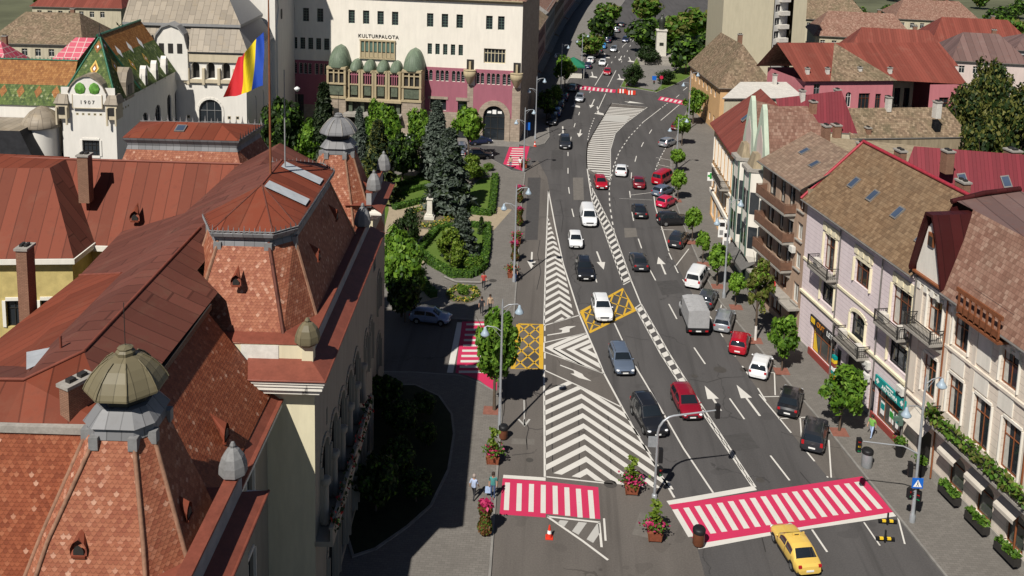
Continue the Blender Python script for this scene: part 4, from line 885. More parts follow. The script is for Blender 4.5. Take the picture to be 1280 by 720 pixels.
# --- beige corner house with the oxblood cross gable
D = thing('town_house', 'beige house with oxblood cross gable, brown windows and a planted long balcony', 'house', (*F2(26, 3), 0))
A0, A1, ZE = 16.45, 46., 14.9
bw = dict(frame='frame_rust', nx=2, ny=2, curtain=1, trim='ivory', tw=.2)
ops = [(18.1, 19.9, 10.9, 13.6, bw), (21.3, 23.0, 11.2, 13.6, bw), (26.4, 28.1, 11.2, 13.6, bw), (31.4, 33.1, 11.2, 13.6, bw), (36.4, 38., 11.2, 13.6, bw), (18.2, 19.9, 6., 9.1, bw), (21.3, 23.0, 6.0, 9.1, bw), (24.2, 26.0, 5.6, 9.1, bw), (27.2, 29.0, 5.6, 9.1, bw), (30.3, 32, 5.6, 9.1, bw), (33.4, 35, 5.6, 9.1, bw),
       (18.3, 20., .3, 3.4, dict(open='frame_dark'))]+[(s, s+1.7, 1.1, 3.6, dict(arch=.4, frame='frame_rust', nx=1, ny=2, glass='win_glass_lit')) for s in (22.3, 25.4, 28.5, 31.6, 34.7)]
W_, X1, t, n = wall(D, F2(A0), F2(A1), 0, ZE, [(a-A0, b-A0, c, d, e) for a, b, c, d, e in ops], 'beige_wall'); X = lambda s, z, d=0.: X1(s-A0, z, d)
body(D, A0, A1, 0, 12, 19, 'beige_plain')
for s0, s1 in ((16.5, 17.4), (20.4, 20.9), (23.6, 24.0), (29.3, 29.9), (34.6, 35.1)): m = MB(); m.box(X((s0+s1)/2, 9.6, -.05), (s1-s0, .12, 8.5), 'beige_plain', ax=FT); m.build('pilaster', D)
for s in (22.15, 24.75, 27.25, 29.9, 32.3):
    m = MB(); m.box(X(s, 10.1, -.04), (1.45, .08, 1.3), 'ivory', ax=FT); m.build('wall_panel', D)
for s in (24.75, 29.9): m = MB(); m.box(X(s, 12.4, -.04), (1.4, .08, 2.3), 'ivory', ax=FT); m.build('wall_panel', D)
band(D, F2(A0), F2(A1), 10.75, .2, .16, 'beige_plain', 'string_course'); band(D, F2(A0), F2(A1), 14.05, .3, .16, 'ivory', 'string_course'); band(D, F2(A0), F2(A1), 14.5, .4, .5, 'frame_rust', 'cornice', 3); band(D, F2(A0), F2(A1), 4.75, .3, .2, 'beige_plain', 'string_course', 2); band(D, F2(A0), F2(A1), 0, 1., .08, 'stone_grey', 'plinth')
m = MB()
for k in range(34): s = A0+.5+k*.85; m.box(X(s, 13.85, -.1), (.36, .2, .5), 'ivory', ax=FT)
m.build('frieze', D)
# white gable front and oxblood hood
m = MB(); m.add([FF(16.6, -.25, 14.9), FF(19.9, -.25, 14.9), FF(19.9, -.25, 15.4), FF(18.95, -.25, 18.7), FF(18.2, -.25, 19.4), FF(17.6, -.25, 18.7), FF(16.6, -.25, 15.4), FF(16.6, .3, 14.9), FF(19.9, .3, 14.9), FF(19.9, .3, 15.4), FF(18.95, .3, 18.7), FF(18.2, .3, 19.4), FF(17.6, .3, 18.7), FF(16.6, .3, 15.4)], [tuple(range(7)), tuple(range(13, 6, -1))]+[(i, 7+i, 7+(i+1) % 7, (i+1) % 7) for i in range(7)], 'ivory'); m.build('gable_wall', D)
m = MB(); m.box(FF(18.2, -.3, 17.9), (.7, .2, 1.), 'frame_rust', ax=FT); m.box(FF(18.2, -.34, 17.8), (.45, .2, .7), 'frame_dark', ax=FT); m.build('gable_hatch', D)
m = MB(); hood = [(16.3, 15.1), (17.2, 18.2), (17.75, 19.9), (18.65, 19.95), (19.4, 18.3), (20.5, 15.0)]
m.loft([[FF(s, -.75, z) for s, z in hood]+[FF(s+(.12 if s < 18 else -.12), -.75, z-.22) for s, z in hood[::-1]], [FF(s, 4.5, z) for s, z in hood]+[FF(s+(.12 if s < 18 else -.12), 4.5, z-.22) for s, z in hood[::-1]]], 'oxblood_sheet'); m.build('gable_roof', D)
m = MB(); dn = Vector((0, 0, -.16))
q = [FF(20.3, -.7, 14.75), FF(A1, -.7, 14.75), FF(A1, 2.6, 20.2), FF(18.5, 2.6, 20.2)]; m.face(q, 'tiles_rose', up=(0, 0, 1)); m.face([p+dn for p in q], 'frame_dark', up=(0, 0, -1)); m.face([q[0], q[1], q[1]+dn, q[0]+dn], 'oxblood_sheet')
m.face([FF(16.3, 2.6, 20.2), FF(A1, 2.6, 20.2), FF(A1, 12, 20.9), FF(16.3, 8, 20.8)], 'brown_sheet', up=(0, 0, 1)); m.face([FF(16.3, 2.6, 20.2), FF(16.3, 8, 20.8), FF(16.3, 8, 15), FF(16.3, .2, 15)], 'oxblood_sheet'); rf = m.build('roof', D)
m = MB(); m.tube([FF(16.35, 2.3, 20.1), FF(16.35, 5, 20.7), FF(16.35, 8, 20.95)], .22, 'oxblood_sheet', 6); m.build('verge', rf)
m = MB(); m.tube([FF(20.4, -.75, 14.68), FF(A1, -.75, 14.68)], .09, 'gutter', 6); m.build('gutter', rf)
# wooden dormer balcony under the eaves
m = MB(); m.box(X(24.9, 14.2, -.5), (4.4, 1., .18), 'wood_rust', ax=FT); m.box(X(24.9, 14.75, -.95), (4.4, .12, .45), 'wood_rust', ax=FT); m.box(X(24.9, 16.0, -.95), (4.8, .14, .3), 'wood_rust', ax=FT)
for k in range(8): m.box(X(22.8+k*.6, 15.2, -.95), (.12, .12, 1.6), 'wood_rust', ax=FT)
m.box(X(24.9, 15.3, .2), (4.2, .2, 1.6), 'frame_dark', ax=FT); m.build('loggia', D)
balcony(D, X, t, n, 17.0, 20.4, 10.75, 1.2, 'frame_dark', 'stone_grey')
lb = balcony(D, X, t, n, 20.8, 34.5, 5.3, 1.35, 'frame_dark', 'stone_grey', .9)
for s in (22.9, 26., 29.1, 32.2, 35.3):
    m = MB(); a = [X(s-.8, 4.55, -.06), X(s+1.1, 4.55, -.06), X(s+1.1, 3.75, -.95), X(s-.8, 3.75, -.95)]; a = [X(s-.85, 4.5, -.05), X(s+1.1, 4.5, -.05), X(s+1.1, 3.7, -.95), X(s-.85, 3.7, -.95)]
    m.face(a, 'awning_cream', up=n+Vector((0, 0, 1))); m.face([a[3], a[2], a[2]-Vector((0, 0, .25)), a[3]-Vector((0, 0, .25))], 'awning_cream'); m.face([a[0], a[3], a[3]-Vector((0, 0, .25)), X(s-.85, 3.7, -.05)], 'awning_grey'); m.build('awning', D)
m = MB(); a = [X(17.9, 4.5, -.05), X(20.4, 4.5, -.05), X(20.4, 3.5, -1.1), X(17.9, 3.5, -1.1)]; m.face(a, 'awning_cream', up=n+Vector((0, 0, 1))); m.build('awning', D)
for s in (20.55, 29.6): pipe(D, s, -.16, .3, 14.4, .07, 'frame_rust')
pipe(D, 16.6, -.2, .3, 14.6, .07)
chimney(D, FF(20, 7, 20.4), .8, .6, 1.4, ang=rad(-78))
# --- tan house with three brown balconies
B = thing('town_house', 'tan house with three brown balconies and grey tiled roof with two skylights', 'house', (*F2(-6, 4), 0))
B0, B1 = -11.5, -1.45; wd = dict(frame='frame_dark', nx=2, ny=2, curtain=1); ww = dict(frame='frame_white', nx=2, ny=1, sill='stone_grey', curtain=1)
ops = []
for z in (12.1, 9.2, 6.3): ops += [(-9.9, -8.3, z+.1, z+2.5, dict(wd, nx=2)), (-7.3, -6.2, z+.1, z+2.4, dict(wd, nx=1)), (-5.4, -4.1, z+.1, z+2.4, dict(wd, nx=2))]
ops += [(-3.2, -2.1, z, z+1.7, dict(ww, frame='frame_brown' if z > 12 else 'frame_white')) for z in (12.8, 9.9, 7.0)]+[(-3.2, -2.0, 3.6, 5.6, ww), (-10., -8.1, .8, 3., dict(wd, frame='frame_rust')), (-7.6, -5.2, .8, 3.1, dict(wd, frame='frame_rust', nx=3)), (-4., -2.2, .2, 3., dict(open='frame_dark'))]+[(-9.8, -8.4, 4., 5.7, dict(wd, frame='frame_rust')), (-7.8, -6.4, 4., 5.7, dict(wd, frame='frame_rust')), (-5.9, -4.6, 4., 5.7, dict(wd, frame='frame_rust'))]
W_, X2, t, n = wall(B, F2(B0), F2(B1), 0, 15.4, [(a-B0, b-B0, c, d, e) for a, b, c, d, e in ops], 'tan_wall'); X = lambda s, z, d=0.: X2(s-B0, z, d)
body(B, B0, B1, 0, 9, 15.4, 'old_plaster')
plain('balcony_brown', (.16, .085, .055), .8, var=.25, scale=2)
for z in (12.1, 9.2, 6.3): balcony(B, X, t, n, -10.4, -3.7, z, 1.2, 'balcony_brown', 'stone_grey', 1., 'balcony_brown', bars=.9)
m = MB(); m.box(X(-7.3, 3.5, -.7), (7.4, 1.4, .22), 'stone_grey', ax=FT); m.build('canopy', B); m = MB(); m.box(X(-2.7, 3.3, -.6), (2.4, 1.2, .2), 'stone_grey', ax=FT); m.build('canopy', B)
m = MB(); m.box(X(-3.45, 8.7, -.25), (.7, .4, .6), 'frame_white', ax=FT); m.build('air_conditioner', B)
gr = gable_roof(B, B0+.2, B1-.1, -.2, 4.9, 9.4, 15.6, 18.3, 'tiles_grey', 15, over=.6)
k_ = 2.7/5.1
for s, d in ((-8, 2.6), (-4.6, 2.)): skylight(gr, FF(s, d, 15.6+k_*(d+.2)+.03), FT, FI+Vector((0, 0, k_)), .7, 1.1)
chimney(B, FF(-9.5, 5.6, 17.8), .9, .6, 1.5, ang=rad(-78)); chimney(B, FF(-4, 6.5, 17.3), 1.0, .6, 1.6, ang=rad(-78))
fl = thing('flag', 'small tricolour flag leaning out from the tan balconied house', 'flag', X(-6, 3.9, -.1)); m = MB(); m.tube([X(-6, 3.8, -.05), X(-6, 4.9, -1.1)], .025, 'frame_dark', 5); m.build('pole', fl)
flat('flag_blue', (.02, .07, .4), .7); flat('flag_yellow', (.85, .65, .02), .7); flat('flag_red', (.6, .03, .04), .7)
m = MB()
for k, c in enumerate(('flag_blue', 'flag_yellow', 'flag_red')): m.face([X(-6, 4.85-k*.22, -1.05+k*.2), X(-6, 4.63-k*.22, -.85+k*.2), X(-5.8, 4.0-k*.22, -.9+k*.2), X(-5.8, 4.2-k*.22, -1.1+k*.2)], c)
m.build('cloth', fl)
# --- mint house with two gabled bays
A = thing('town_house', 'mint green house with two steep gables over white glazed bays', 'house', (*F2(-15.5, 4), 0))
a0, a1 = (-19.9, 1.2), (-11.55, .15); p0, p1 = F2(*a0), F2(*a1)
ops = [(.8, 2.0, .3, 2.9, dict(frame='frame_white', nx=1)), (2.5, 4.2, .3, 2.9, dict(frame='frame_green', nx=2, glass='win_glass_lit')), (5.2, 7.4, .3, 2.9, dict(frame='frame_green', nx=2, glass='win_glass_lit'))]
W_, X3, t, n = wall(A, p0, p1, 0, 14.2, ops, 'mint_wall'); La = (Vector(p1)-Vector(p0)).length
fi = -n
for k, c in enumerate((2.15, 6.35)):
    m = MB(); hw = 2.05; g = [(c-hw, 14.2), (c+hw, 14.2), (c+hw, 15.4), (c+.35, 20.2), (c, 20.7), (c-.35, 20.2), (c-hw, 15.4)]
    m.loft([[X3(s, z, -.02) for s, z in g], [X3(s, z, .45) for s, z in g]], 'mint_wall'); m.build('gable_wall', A)
    m = MB(); m.loft([[X3(s, z, -.05) for s, z in [(c-1.1, 14.4), (c+1.1, 14.4), (c+.9, 16.8), (c, 18.4), (c-.9, 16.8)]], [X3(s, z, .0) for s, z in [(c-1.1, 14.4), (c+1.1, 14.4), (c+.9, 16.8), (c, 18.4), (c-.9, 16.8)]]], 'rose_wall'); m.build('gable_panel', A)
    m = MB(); bay = [(c-1.6, 0), (c-1.0, -1.15), (c+1.0, -1.15), (c+1.6, 0)]
    lo = [X3(s, 4.3, d) for s, d in bay]; hi = [X3(s, 13.6, d) for s, d in bay]; m.loft([lo, hi], 'ivory'); bo = m.build('bay_window', A)
    m = MB(); m.loft([[X3(s, 3.3, d*.5) for s, d in bay], lo], 'ivory'); m.build('corbel', bo)
    for z0 in (5.2, 9.0):
        for (s0, d0), (s1, d1) in zip(bay, bay[1:]):
            q = MB(); f = lambda u, z, o: X3(s0+(s1-s0)*u, z, d0+(d1-d0)*u-o); nn = 2 if abs(s1-s0) > 1 else 1
            for j in range(nn): q.face([f((j+.12)/nn, z0, .03), f((j+.88)/nn, z0, .03), f((j+.88)/nn, z0+2.4, .03), f((j+.12)/nn, z0+2.4, .03)], 'win_glass', up=n)
            q.build('pane', bo)
    q = MB()
    for s, d in bay[1:3]: q.tube([X3(s, 4.3, d-.03), X3(s, 13.6, d-.03)], .09, 'frame_green', 6)
    q.build('post', bo)
    m = MB(); m.loft([[X3(s, 13.6, d*1.25-.1) for s, d in bay], [X3(s, 13.95, d*1.25-.1) for s, d in bay]], 'stone_grey'); m.loft([[X3(c+u*1.05, 13.95, d) for u, d in ((-1, 0), (-1, -.95), (1, -.95), (1, 0))], [X3(c+u*.6, 15.4, d) for u, d in ((-1, 0), (-1, -.6), (1, -.6), (1, 0))]], 'old_plaster'); m.build('bay_roof', bo)
m = MB(); m.face([X3(0, 14.2), X3(0, 14.2, 9), X3(0, 0, 9), X3(0, 0)], 'cream_wall'); m.face([X3(La, 14.2), X3(La, 14.2, 9), X3(La, 0, 9), X3(La, 0)], 'mint_wall'); m.face([X3(0, 14.2, 9), X3(La, 14.2, 9), X3(La, 0, 9), X3(0, 0, 9)], 'cream_wall'); m.build('side_wall', A)
m = MB()
for c in (2.15, 6.35):
    for s in (-1, 1): m.face([X3(c, 20.2, .45), X3(c, 18.6, 7), X3(c+s*2.1, 15.2, 7), X3(c+s*2.1, 15.2, .45)], 'tiles_rose', up=(0, 0, 1))
m.face([X3(-.1, 15.2, .45), X3(La+.1, 15.2, .45), X3(La+.1, 18.2, 5), X3(-.1, 18.2, 5)], 'tiles_rose', up=(0, 0, 1)); m.face([X3(-.1, 14.2, 10), X3(La+.1, 14.2, 10), X3(La+.1, 18.2, 5), X3(-.1, 18.2, 5)], 'tiles_rose', up=(0, 0, 1)); m.build('roof', A)
m = MB(); a = [X3(1.2, 3.9, -.05), X3(8.2, 3.9, -.05), X3(8.2, 3., -1.7), X3(1.2, 3., -1.7)]; m.face(a, 'awning_grey', up=n+Vector((0, 0, 1))); m.face([a[3], a[2], a[2]-Vector((0, 0, .4)), a[3]-Vector((0, 0, .4))], 'awning_grey'); m.build('awning', A)
# --- orange house further up
O_ = thing('town_house', 'orange house with red metal roof and white shopfront beyond the mint gables', 'house', (*F2(-28, 6), 0))
p0, p1 = F2(-37.5, 4.9), F2(-20, 1.3); L_ = (Vector(p1)-Vector(p0)).length
ops = [(1.+k*2.25, 2.2+k*2.25, 7.8, 10.9, dict(frame='frame_white', trim='ivory', tw=.25, curtain=1)) for k in range(7)]+[(1.+k*2.25, 2.2+k*2.25, 4.2, 6.2, dict(frame='frame_white', trim='ivory', tw=.2)) for k in range(7)]+[(.7+k*2.7, 2.9+k*2.7, .3, 3.1, dict(frame='frame_white', nx=2, glass='win_glass_lit')) for k in range(6)]
W_, X4, t, n = wall(O_, p0, p1, 0, 12.4, ops, 'orange_wall')
band(O_, p0, p1, 3.3, .5, .25, 'ivory', 'string_course'); band(O_, p0, p1, 11.9, .5, .5, 'ivory', 'cornice', 3); band(O_, p0, p1, 6.8, .25, .15, 'ivory', 'string_course')
balcony(O_, X4, t, n, 6.2, 12., 7.3, 1.2, 'frame_dark', 'stone_grey')
m = MB(); dn = Vector((0, 0, -.15)); q = [X4(-.3, 12.5, -.6), X4(L_, 12.5, -.6), X4(L_, 17.8, 5.2), X4(2, 17.8, 5.2)]; m.face(q, 'red_sheet', up=(0, 0, 1)); m.face([X4(-.3, 12.5, -.6), X4(2, 17.8, 5.2), X4(-.3, 12.5, 11)], 'red_sheet', up=(0, 0, 1)); m.face([X4(-.3, 12.5, 11), X4(L_, 12.5, 11), X4(L_, 17.8, 5.2), X4(2, 17.8, 5.2)], 'crimson_sheet', up=(0, 0, 1)); m.face([q[0], q[1], q[1]+dn, q[0]+dn], 'crimson_trim'); m.face([p+dn for p in q], 'frame_dark', up=(0, 0, -1)); rf = m.build('roof', O_)
skylight(rf, X4(8, 15.3, 2.2), t, -n+Vector((0, 0, .9)), .9, 1.2)
m = MB(); m.face([X4(0, 12.4), X4(0, 12.4, 10.5), X4(0, 0, 10.5), X4(0, 0)], 'cream_wall'); m.face([X4(L_, 12.4), X4(L_, 17.5, 5.2), X4(L_, 12.4, 10.5), X4(L_, 0, 10.5), X4(L_, 0)], 'orange_wall'); m.face([X4(0, 12.4, 10.5), X4(L_, 12.4, 10.5), X4(L_, 0, 10.5), X4(0, 0, 10.5)], 'cream_wall'); m.build('side_wall', O_)
for s, col_, z in ((3.2, 'sign_green', 6.2), (12.5, 'sign_white', 2.6), (15.5, 'sign_white', 2.4)):
    m = MB(); m.box(X4(s, z, -.7), (.12, .9, 1.1 if z > 3 else 2.2), 'sign_white', ax=t)
    if z > 3: m.box(X4(s, z+.1, -.72), (.14, .8, .28), 'sign_green', ax=t); m.box(X4(s, z+.1, -.72), (.15, .28, .8), 'sign_green', ax=t)
    else: m.box(X4(s, z+.5, -.7), (.14, .6, .5), 'sign_dark', ax=t); m.box(X4(s, z-.5, -.7), (.14, .6, .6), 'frame_grey', ax=t)
    m.build('hanging_sign', O_)
# ---------------------------------------------------------------- the palace on the left (local frame: u towards the avenue, v away from the camera)
TH = rad(2.05); PO = Vector((-11.2, 45.9, 0)); EU = Vector((math.cos(TH), math.sin(TH), 0)); EV = Vector((-math.sin(TH), math.cos(TH), 0)); ZU = Vector((0, 0, 1))
def W(u, v, z=0.): return PO+EU*u+EV*v+ZU*z
def WT(p): return W(p[0], p[1], p[2])
def toL(p): q = p-PO; return (q.dot(EU), q.dot(EV), p.z)
def Lz(x, y, z): return toL(G(x, y, z))
def Lv(x, y, v): return toL(onplane(x, y, W(0, v), EV))
def Lu(x, y, u): return toL(onplane(x, y, W(u, 0), EU))
TC = [(0, (.22, .066, .036)), (.4, (.275, .094, .05)), (.8, (.315, .118, .064)), (.95, (.37, .16, .1)), (1, (.46, .26, .18))]
tilemat('fish_tiles', TC, .2, .15, True, .7, weather=.14, wcol=(.24, .09, .045)); tilemat('rust_tiles', [(0, (.17, .042, .018)), (.4, (.225, .06, .026)), (.85, (.27, .08, .036)), (.975, (.31, .11, .055)), (1, (.46, .26, .18))], .2, .16, True, .6, weather=.16, wcol=(.16, .05, .02))
tinmat('tin_red', (.17, .042, .022), .95, .25, (.22, .11, .07), .7, 0, (.11, .025, .014)); tinmat('tin_brown', (.13, .045, .032), 1.0, .34, (.18, .11, .075), .7, 6., (.1, .04, .025))
plain('tin_edge', (.19, .055, .035), .55, var=.25, scale=1.5, fine=9); tinmat('lead_sheet', (.19, .19, .195), .55, .25, (.27, .26, .25), .5, rust=(.12, .115, .11)); plain('lead_plain', (.2, .2, .2), .55, var=.25, scale=1.5, fine=10); tinmat('patina_sheet', (.15, .128, .078), .5, .3, (.2, .19, .14), .5, rust=(.12, .09, .05)); plain('zinc_patch', (.42, .44, .46), .45, var=.15)
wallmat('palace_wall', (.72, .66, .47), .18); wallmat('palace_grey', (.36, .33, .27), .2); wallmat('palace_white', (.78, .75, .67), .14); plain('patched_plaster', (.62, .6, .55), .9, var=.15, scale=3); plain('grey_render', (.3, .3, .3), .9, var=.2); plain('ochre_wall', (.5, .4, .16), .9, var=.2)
PAL = thing('palace', 'red roofed civic palace with tiled mansards, bell domed corner towers and pale cornice', 'palace', tuple(W(-10, 5)))
def LM(): return MB(WT)
def octa(cu, cv, h, c, z, hu=None, hv=None):
    a = hu or h; b = hv or h
    return [(cu+x, cv+y, z) for x, y in ((a, -b+c), (a, b-c), (a-c, b), (-a+c, b), (-a, b-c), (-a, -b+c), (-a+c, -b), (a-c, -b))]
def cresting(par, pts, h=.32, step=.27, mat='lead_plain'):
    """iron fretwork along a roof edge: leaf-shaped spikes on a rail"""
    m = LM()
    for a, b in zip(pts, pts[1:]):
        a = Vector(a); b = Vector(b); L = (b-a).length; d = (b-a)/L; n = max(1, int(L/step)); m.tube([a+ZU*.06, b+ZU*.06], .035, mat, 4, False)
        for k in range(n):
            c = a+d*((k+.5)*L/n); w_ = d*step*.34; hh = h*(1. if k % 3 else 1.4); t = d.cross(ZU)*.02
            for q in (1, -1):
                m.add([c-w_+t*q, c+w_*.3+t*q+ZU*hh*.35, c+t*q+ZU*hh, c-w_*.3+t*q+ZU*hh*.35, c+w_+t*q], [(0, 4, 1, 2, 3)], mat)
    return m.build('cresting', par)
def vent(par, p, n, k=1., mat='tin_red'):
    """hooded roof vent: arched mouth under a pointed tin hood that runs back into the slope"""
    p = Vector(p); n = Vector(n); n.z = 0; n.normalize(); s = n.cross(ZU); m = LM()
    arc = [(-.34, -.1), (-.34, .2), (-.24, .42), (0, .6), (.24, .42), (.34, .2), (.34, -.1)]
    f = [p+n*.38*k+s*a*k+ZU*b*k for a, b in arc]; back = p-n*.3*k+ZU*1.0*k
    for a, b in zip(f, f[1:]): m.face([a, b, back], mat, up=(a+b)/2-(p+ZU*.15))
    m.face([f[0], f[-1], back], mat)
    q = [p+n*.385*k+s*a*k*.62+ZU*(b*.62)*k for a, b in arc]; m.face(q, 'frame_dark', up=n); m.box(p+n*.36*k-ZU*.14*k, (.56*k, .14*k, .1*k), mat, ax=s)
    return m.build('roof_vent', par)
def bell_cap(par, c, r, h, mat='patina_sheet', name='turret_cap'):
    m = LM(); m.lathe(c, [(r*.62, -.25), (r*.8, -.12), (r*1.0, -.02), (r*1.0, .1), (r*.96, h*.3), (r*.78, h*.58), (r*.45, h*.82), (r*.2, h*.9), (r*.22, h*.98), (r*.12, h*1.08), (.02, h*1.1)], mat, 8, False, math.pi/8)
    return m.build(name, par)
# ---- body of the central pavilion
dkw = dict(frame='frame_dark', arch=1, nx=2, ny=2, trim='palace_grey', tw=.3, full=0)
ops = [(3.55+k*2.55-1.0-1.1, 3.55+k*2.55+1.0-1.1, 7.6, 11.9, dkw) for k in range(5)]+[(3.2+k*3.4, 5.4+k*3.4, .6, 5.2, dict(dkw, tw=.35)) for k in range(4)]+[(16.2, 17.6, 7.8, 11.2, dkw), (18.4, 19.6, 7.8, 11.2, dkw), (16.6, 19.2, .6, 5, dict(dkw, arch=0)), (3.0, 3.35, 12.4, 13.4, dict(open='frame_dark'))]
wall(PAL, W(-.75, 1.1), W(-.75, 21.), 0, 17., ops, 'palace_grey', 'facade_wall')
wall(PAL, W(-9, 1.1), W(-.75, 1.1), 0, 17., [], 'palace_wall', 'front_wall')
m = LM(); m.face([(-.75, 21, 0), (-9, 21, 0), (-9, 21, 17), (-.75, 21, 17)], 'palace_grey', up=(0, 1, 0)); m.face([(-9, .7, 0), (-9, 21, 0), (-9, 21, 17), (-9, .7, 17)], 'palace_grey', up=(-1, 0, 0)); m.build('rear_wall', PAL)
for k in range(6):      # columns between the arches, standing free of the wall
    v = 2.98+k*2.55-.4+.0; m = LM(); m.lathe((-.5, v, 7.5), [(.3, 0), (.3, .25), (.2, .35), (.19, 2.2), (.2, 2.25), (.3, 2.4), (.32, 2.7), (.22, 2.75)], 'palace_grey', 10); m.build('column', PAL)
m = LM()
m.box((-.3, 7.9, 7.25), (1.0, 13.6, .3), 'palace_grey'); bo = m.build('balcony', PAL)
m = LM(); m.box((.12, 7.9, 7.8), (.14, 13.6, .8), 'palace_grey'); m.box((.12, 7.9, 8.24), (.24, 13.7, .12), 'palace_grey'); m.build('parapet', bo)
# cornice with sloping tin cover and the attic parapet
def cornice(u1, v0, v1, z, uw, left=None, vf=0.):
    """moulded white cornice round the street side (v0..v1) and the front, with red tin sloping up to the attic wall"""
    m = LM()
    for k, (o, h0, h1) in enumerate(((.0, -.22, 0.), (.08, -.42, -.22), (.16, -.66, -.42), (.34, -.95, -.66))):
        m.box((u1-o-.45, (v0+v1)/2, z+(h0+h1)/2), (.9, v1-v0-2*o, h1-h0-.002), 'palace_white')
        if left is not None: m.box(((u1-.9+left)/2, v0+o+.45, z+(h0+h1)/2), (u1-.9-left, .9, h1-h0-.002), 'palace_white')
    return m.build('cornice', PAL)
cornice(0., 0., 21.5, 17.35, .9, -4.45)
m = LM(); zc = 17.36; zi = 17.85
a = [(0.04, -.04, zc), (0.04, 21.5, zc), (-1.0, 21.5, zi), (-1.0, 1.35, zi)]; m.face(a, 'tin_edge', up=(0, 0, 1)); m.face([(.04, -.04, zc), (-1.0, 1.35, zi), (-4.3, 1.35, zi), (-4.5, -.04, zc)], 'tin_edge', up=(0, 0, 1)); m.face([(-4.5, -.04, zc), (-4.3, 1.35, zi), (-4.5, 1.35, zc)], 'tin_edge')
for p, q in (((.04, -.04), (.04, 21.5)), ((.04, -.04), (-4.5, -.04))): m.tube([(*p, zc-.03), (*q, zc-.03)], .06, 'tin_edge', 6)
m.build('cornice_cover', PAL)
m = LM(); m.box((-1.2, 11.2, 18.1), (.4, 19.7, 1.1), 'grey_render'); m.box((-1.2, 11.2, 18.7), (.52, 19.8, .1), 'tin_edge'); m.build('attic_wall', PAL)
m = LM(); m.box((-3.9, 1.55, 18.05), (5.0, .4, 1.2), 'palace_wall'); m.box((-3.7, 1.33, 18.15), (2.0, .04, .85), 'patched_plaster'); m.box((-1.15, 1.5, 18.1), (.6, .55, 1.1), 'palace_wall'); m.build('attic_wall', PAL)
m = LM(); m.face([(-1.0, 1.3, 18.66), (-2.6, 2.35, 18.86), (-7.6, 2.35, 18.86), (-7.6, 1.3, 18.62)], 'tin_edge', up=(0, 0, 1)); m.face([(-1.0, 1.3, 18.66), (-1.0, 20, 18.66), (-1.5, 20, 18.7), (-1.5, 4.8, 18.7), (-2.6, 2.35, 18.86)], 'tin_edge', up=(0, 0, 1)); m.tube([(-5.95, 1.3, 18.7), (-5.95, 1.28, 17.6)], .09, 'tin_edge', 6); m.build('attic_cover', PAL)
# mansard: base and crown rings
zb, zt = 18.7, 23.1
base = [(-1.45, 4.8, zb), (-1.45, 17.4, zb), (-2.6, 19.7, zb), (-7.7, 19.7, zb), (-9.0, 17.4, zb), (-9.0, 4.8, zb), (-7.7, 2.2, zb), (-2.65, 2.2, zb)]
crown = [(-2.85, 5.5, zt), (-2.85, 15.4, zt), (-3.95, 16.9, zt), (-6.85, 16.9, zt), (-8.0, 15.6, zt), (-8.0, 6.9, zt), (-6.75, 4.35, zt), (-3.95, 4.35, zt)]
m = LM()
for i in range(8):
    j = (i+1) % 8; m.face([base[i], base[j], crown[j], crown[i]], 'fish_tiles', up=((base[i][0]+base[j][0])/2+5.2, (base[i][1]+base[j][1])/2-11, 2))
man = m.build('mansard', PAL)
for i in (0, 1, 5, 6, 7): m = LM(); m.tube([base[i], crown[i]], .1, 'brick_stack' if i != 7 else 'tin_brown', 6, False); m.build('hip_tiles', man)
def grow(r, k, z, c=(-5.4, 10.6)): return [(p[0]+math.copysign(k, p[0]-c[0]), p[1]+math.copysign(k, p[1]-c[1]), z) for p in r]
m = LM(); m.loft([grow(crown, .12, zt-.25), grow(crown, .06, zt), grow(crown, .02, zt+.05), grow(crown, .1, zt+.25), grow(crown, .3, zt+.35), grow(crown, .36, zt+.55), grow(crown, .3, zt+.6)], 'lead_sheet')
for i in (7, 6, 0, 5): p = crown[i]; m.box((p[0], p[1], zt-.4), (.42, .42, .75), 'lead_plain')
m.build('skirt', PAL)
pl = grow(crown, .34, zt+.62); r1_, r2_ = (-5.45, 8.6, 25.), (-5.45, 13.4, 25.1); m = LM()
for i in range(8):
    j = (i+1) % 8; a, b = pl[i], pl[j]
    if i == 0: q = [a, b, r2_, r1_]
    elif i in (1, 2, 3): q = [a, b, r2_]
    elif i == 4: q = [a, b, r1_, r2_]
    else: q = [a, b, r1_]
    m.face(q, 'tin_brown' if i == 4 else 'tin_red', up=(0, 0, 1))
top = m.build('pavilion_roof', PAL)
m = LM(); m.tube([r1_, r2_], .07, 'tin_edge', 6)
for i in (7, 0, 6): m.tube([pl[i], r1_], .05, 'tin_brown', 5)
for i in (1, 2): m.tube([pl[i], r2_], .05, 'tin_brown', 5)
m.build('ridge_roll', top)
cresting(PAL, [pl[5], pl[6], pl[7], pl[0], pl[1], pl[2], pl[3]])
k0 = (25.-(zt+.62))/(5.45-2.51)
for v, w_ in ((8.1, 1.15), (12.1, 1.15)): m = LM(); f = lambda u, vv: (u, vv, zt+.76+k0*(-2.51-u)); m.face([f(-2.75, v), f(-2.75, v+w_), f(-5.2, v+w_+.1), f(-5.2, v+.1)], 'zinc_patch', up=(0, 0, 1)); m.build('roof_patch', top)
vent(man, Lv(297, 352, 3.1), (0, -1, .2), .85); vent(man, Lu(392, 322, -2.0), (1, 0, .1), .9); vent(man, Lu(415, 272, -2.1), (1, 0, .1), .9)
bell_cap(PAL, (-1.2, 1.5, 18.85), .68, 1.15); bell_cap(PAL, (-1.2, 19.2, 18.85), .6, 1.4, 'lead_plain')
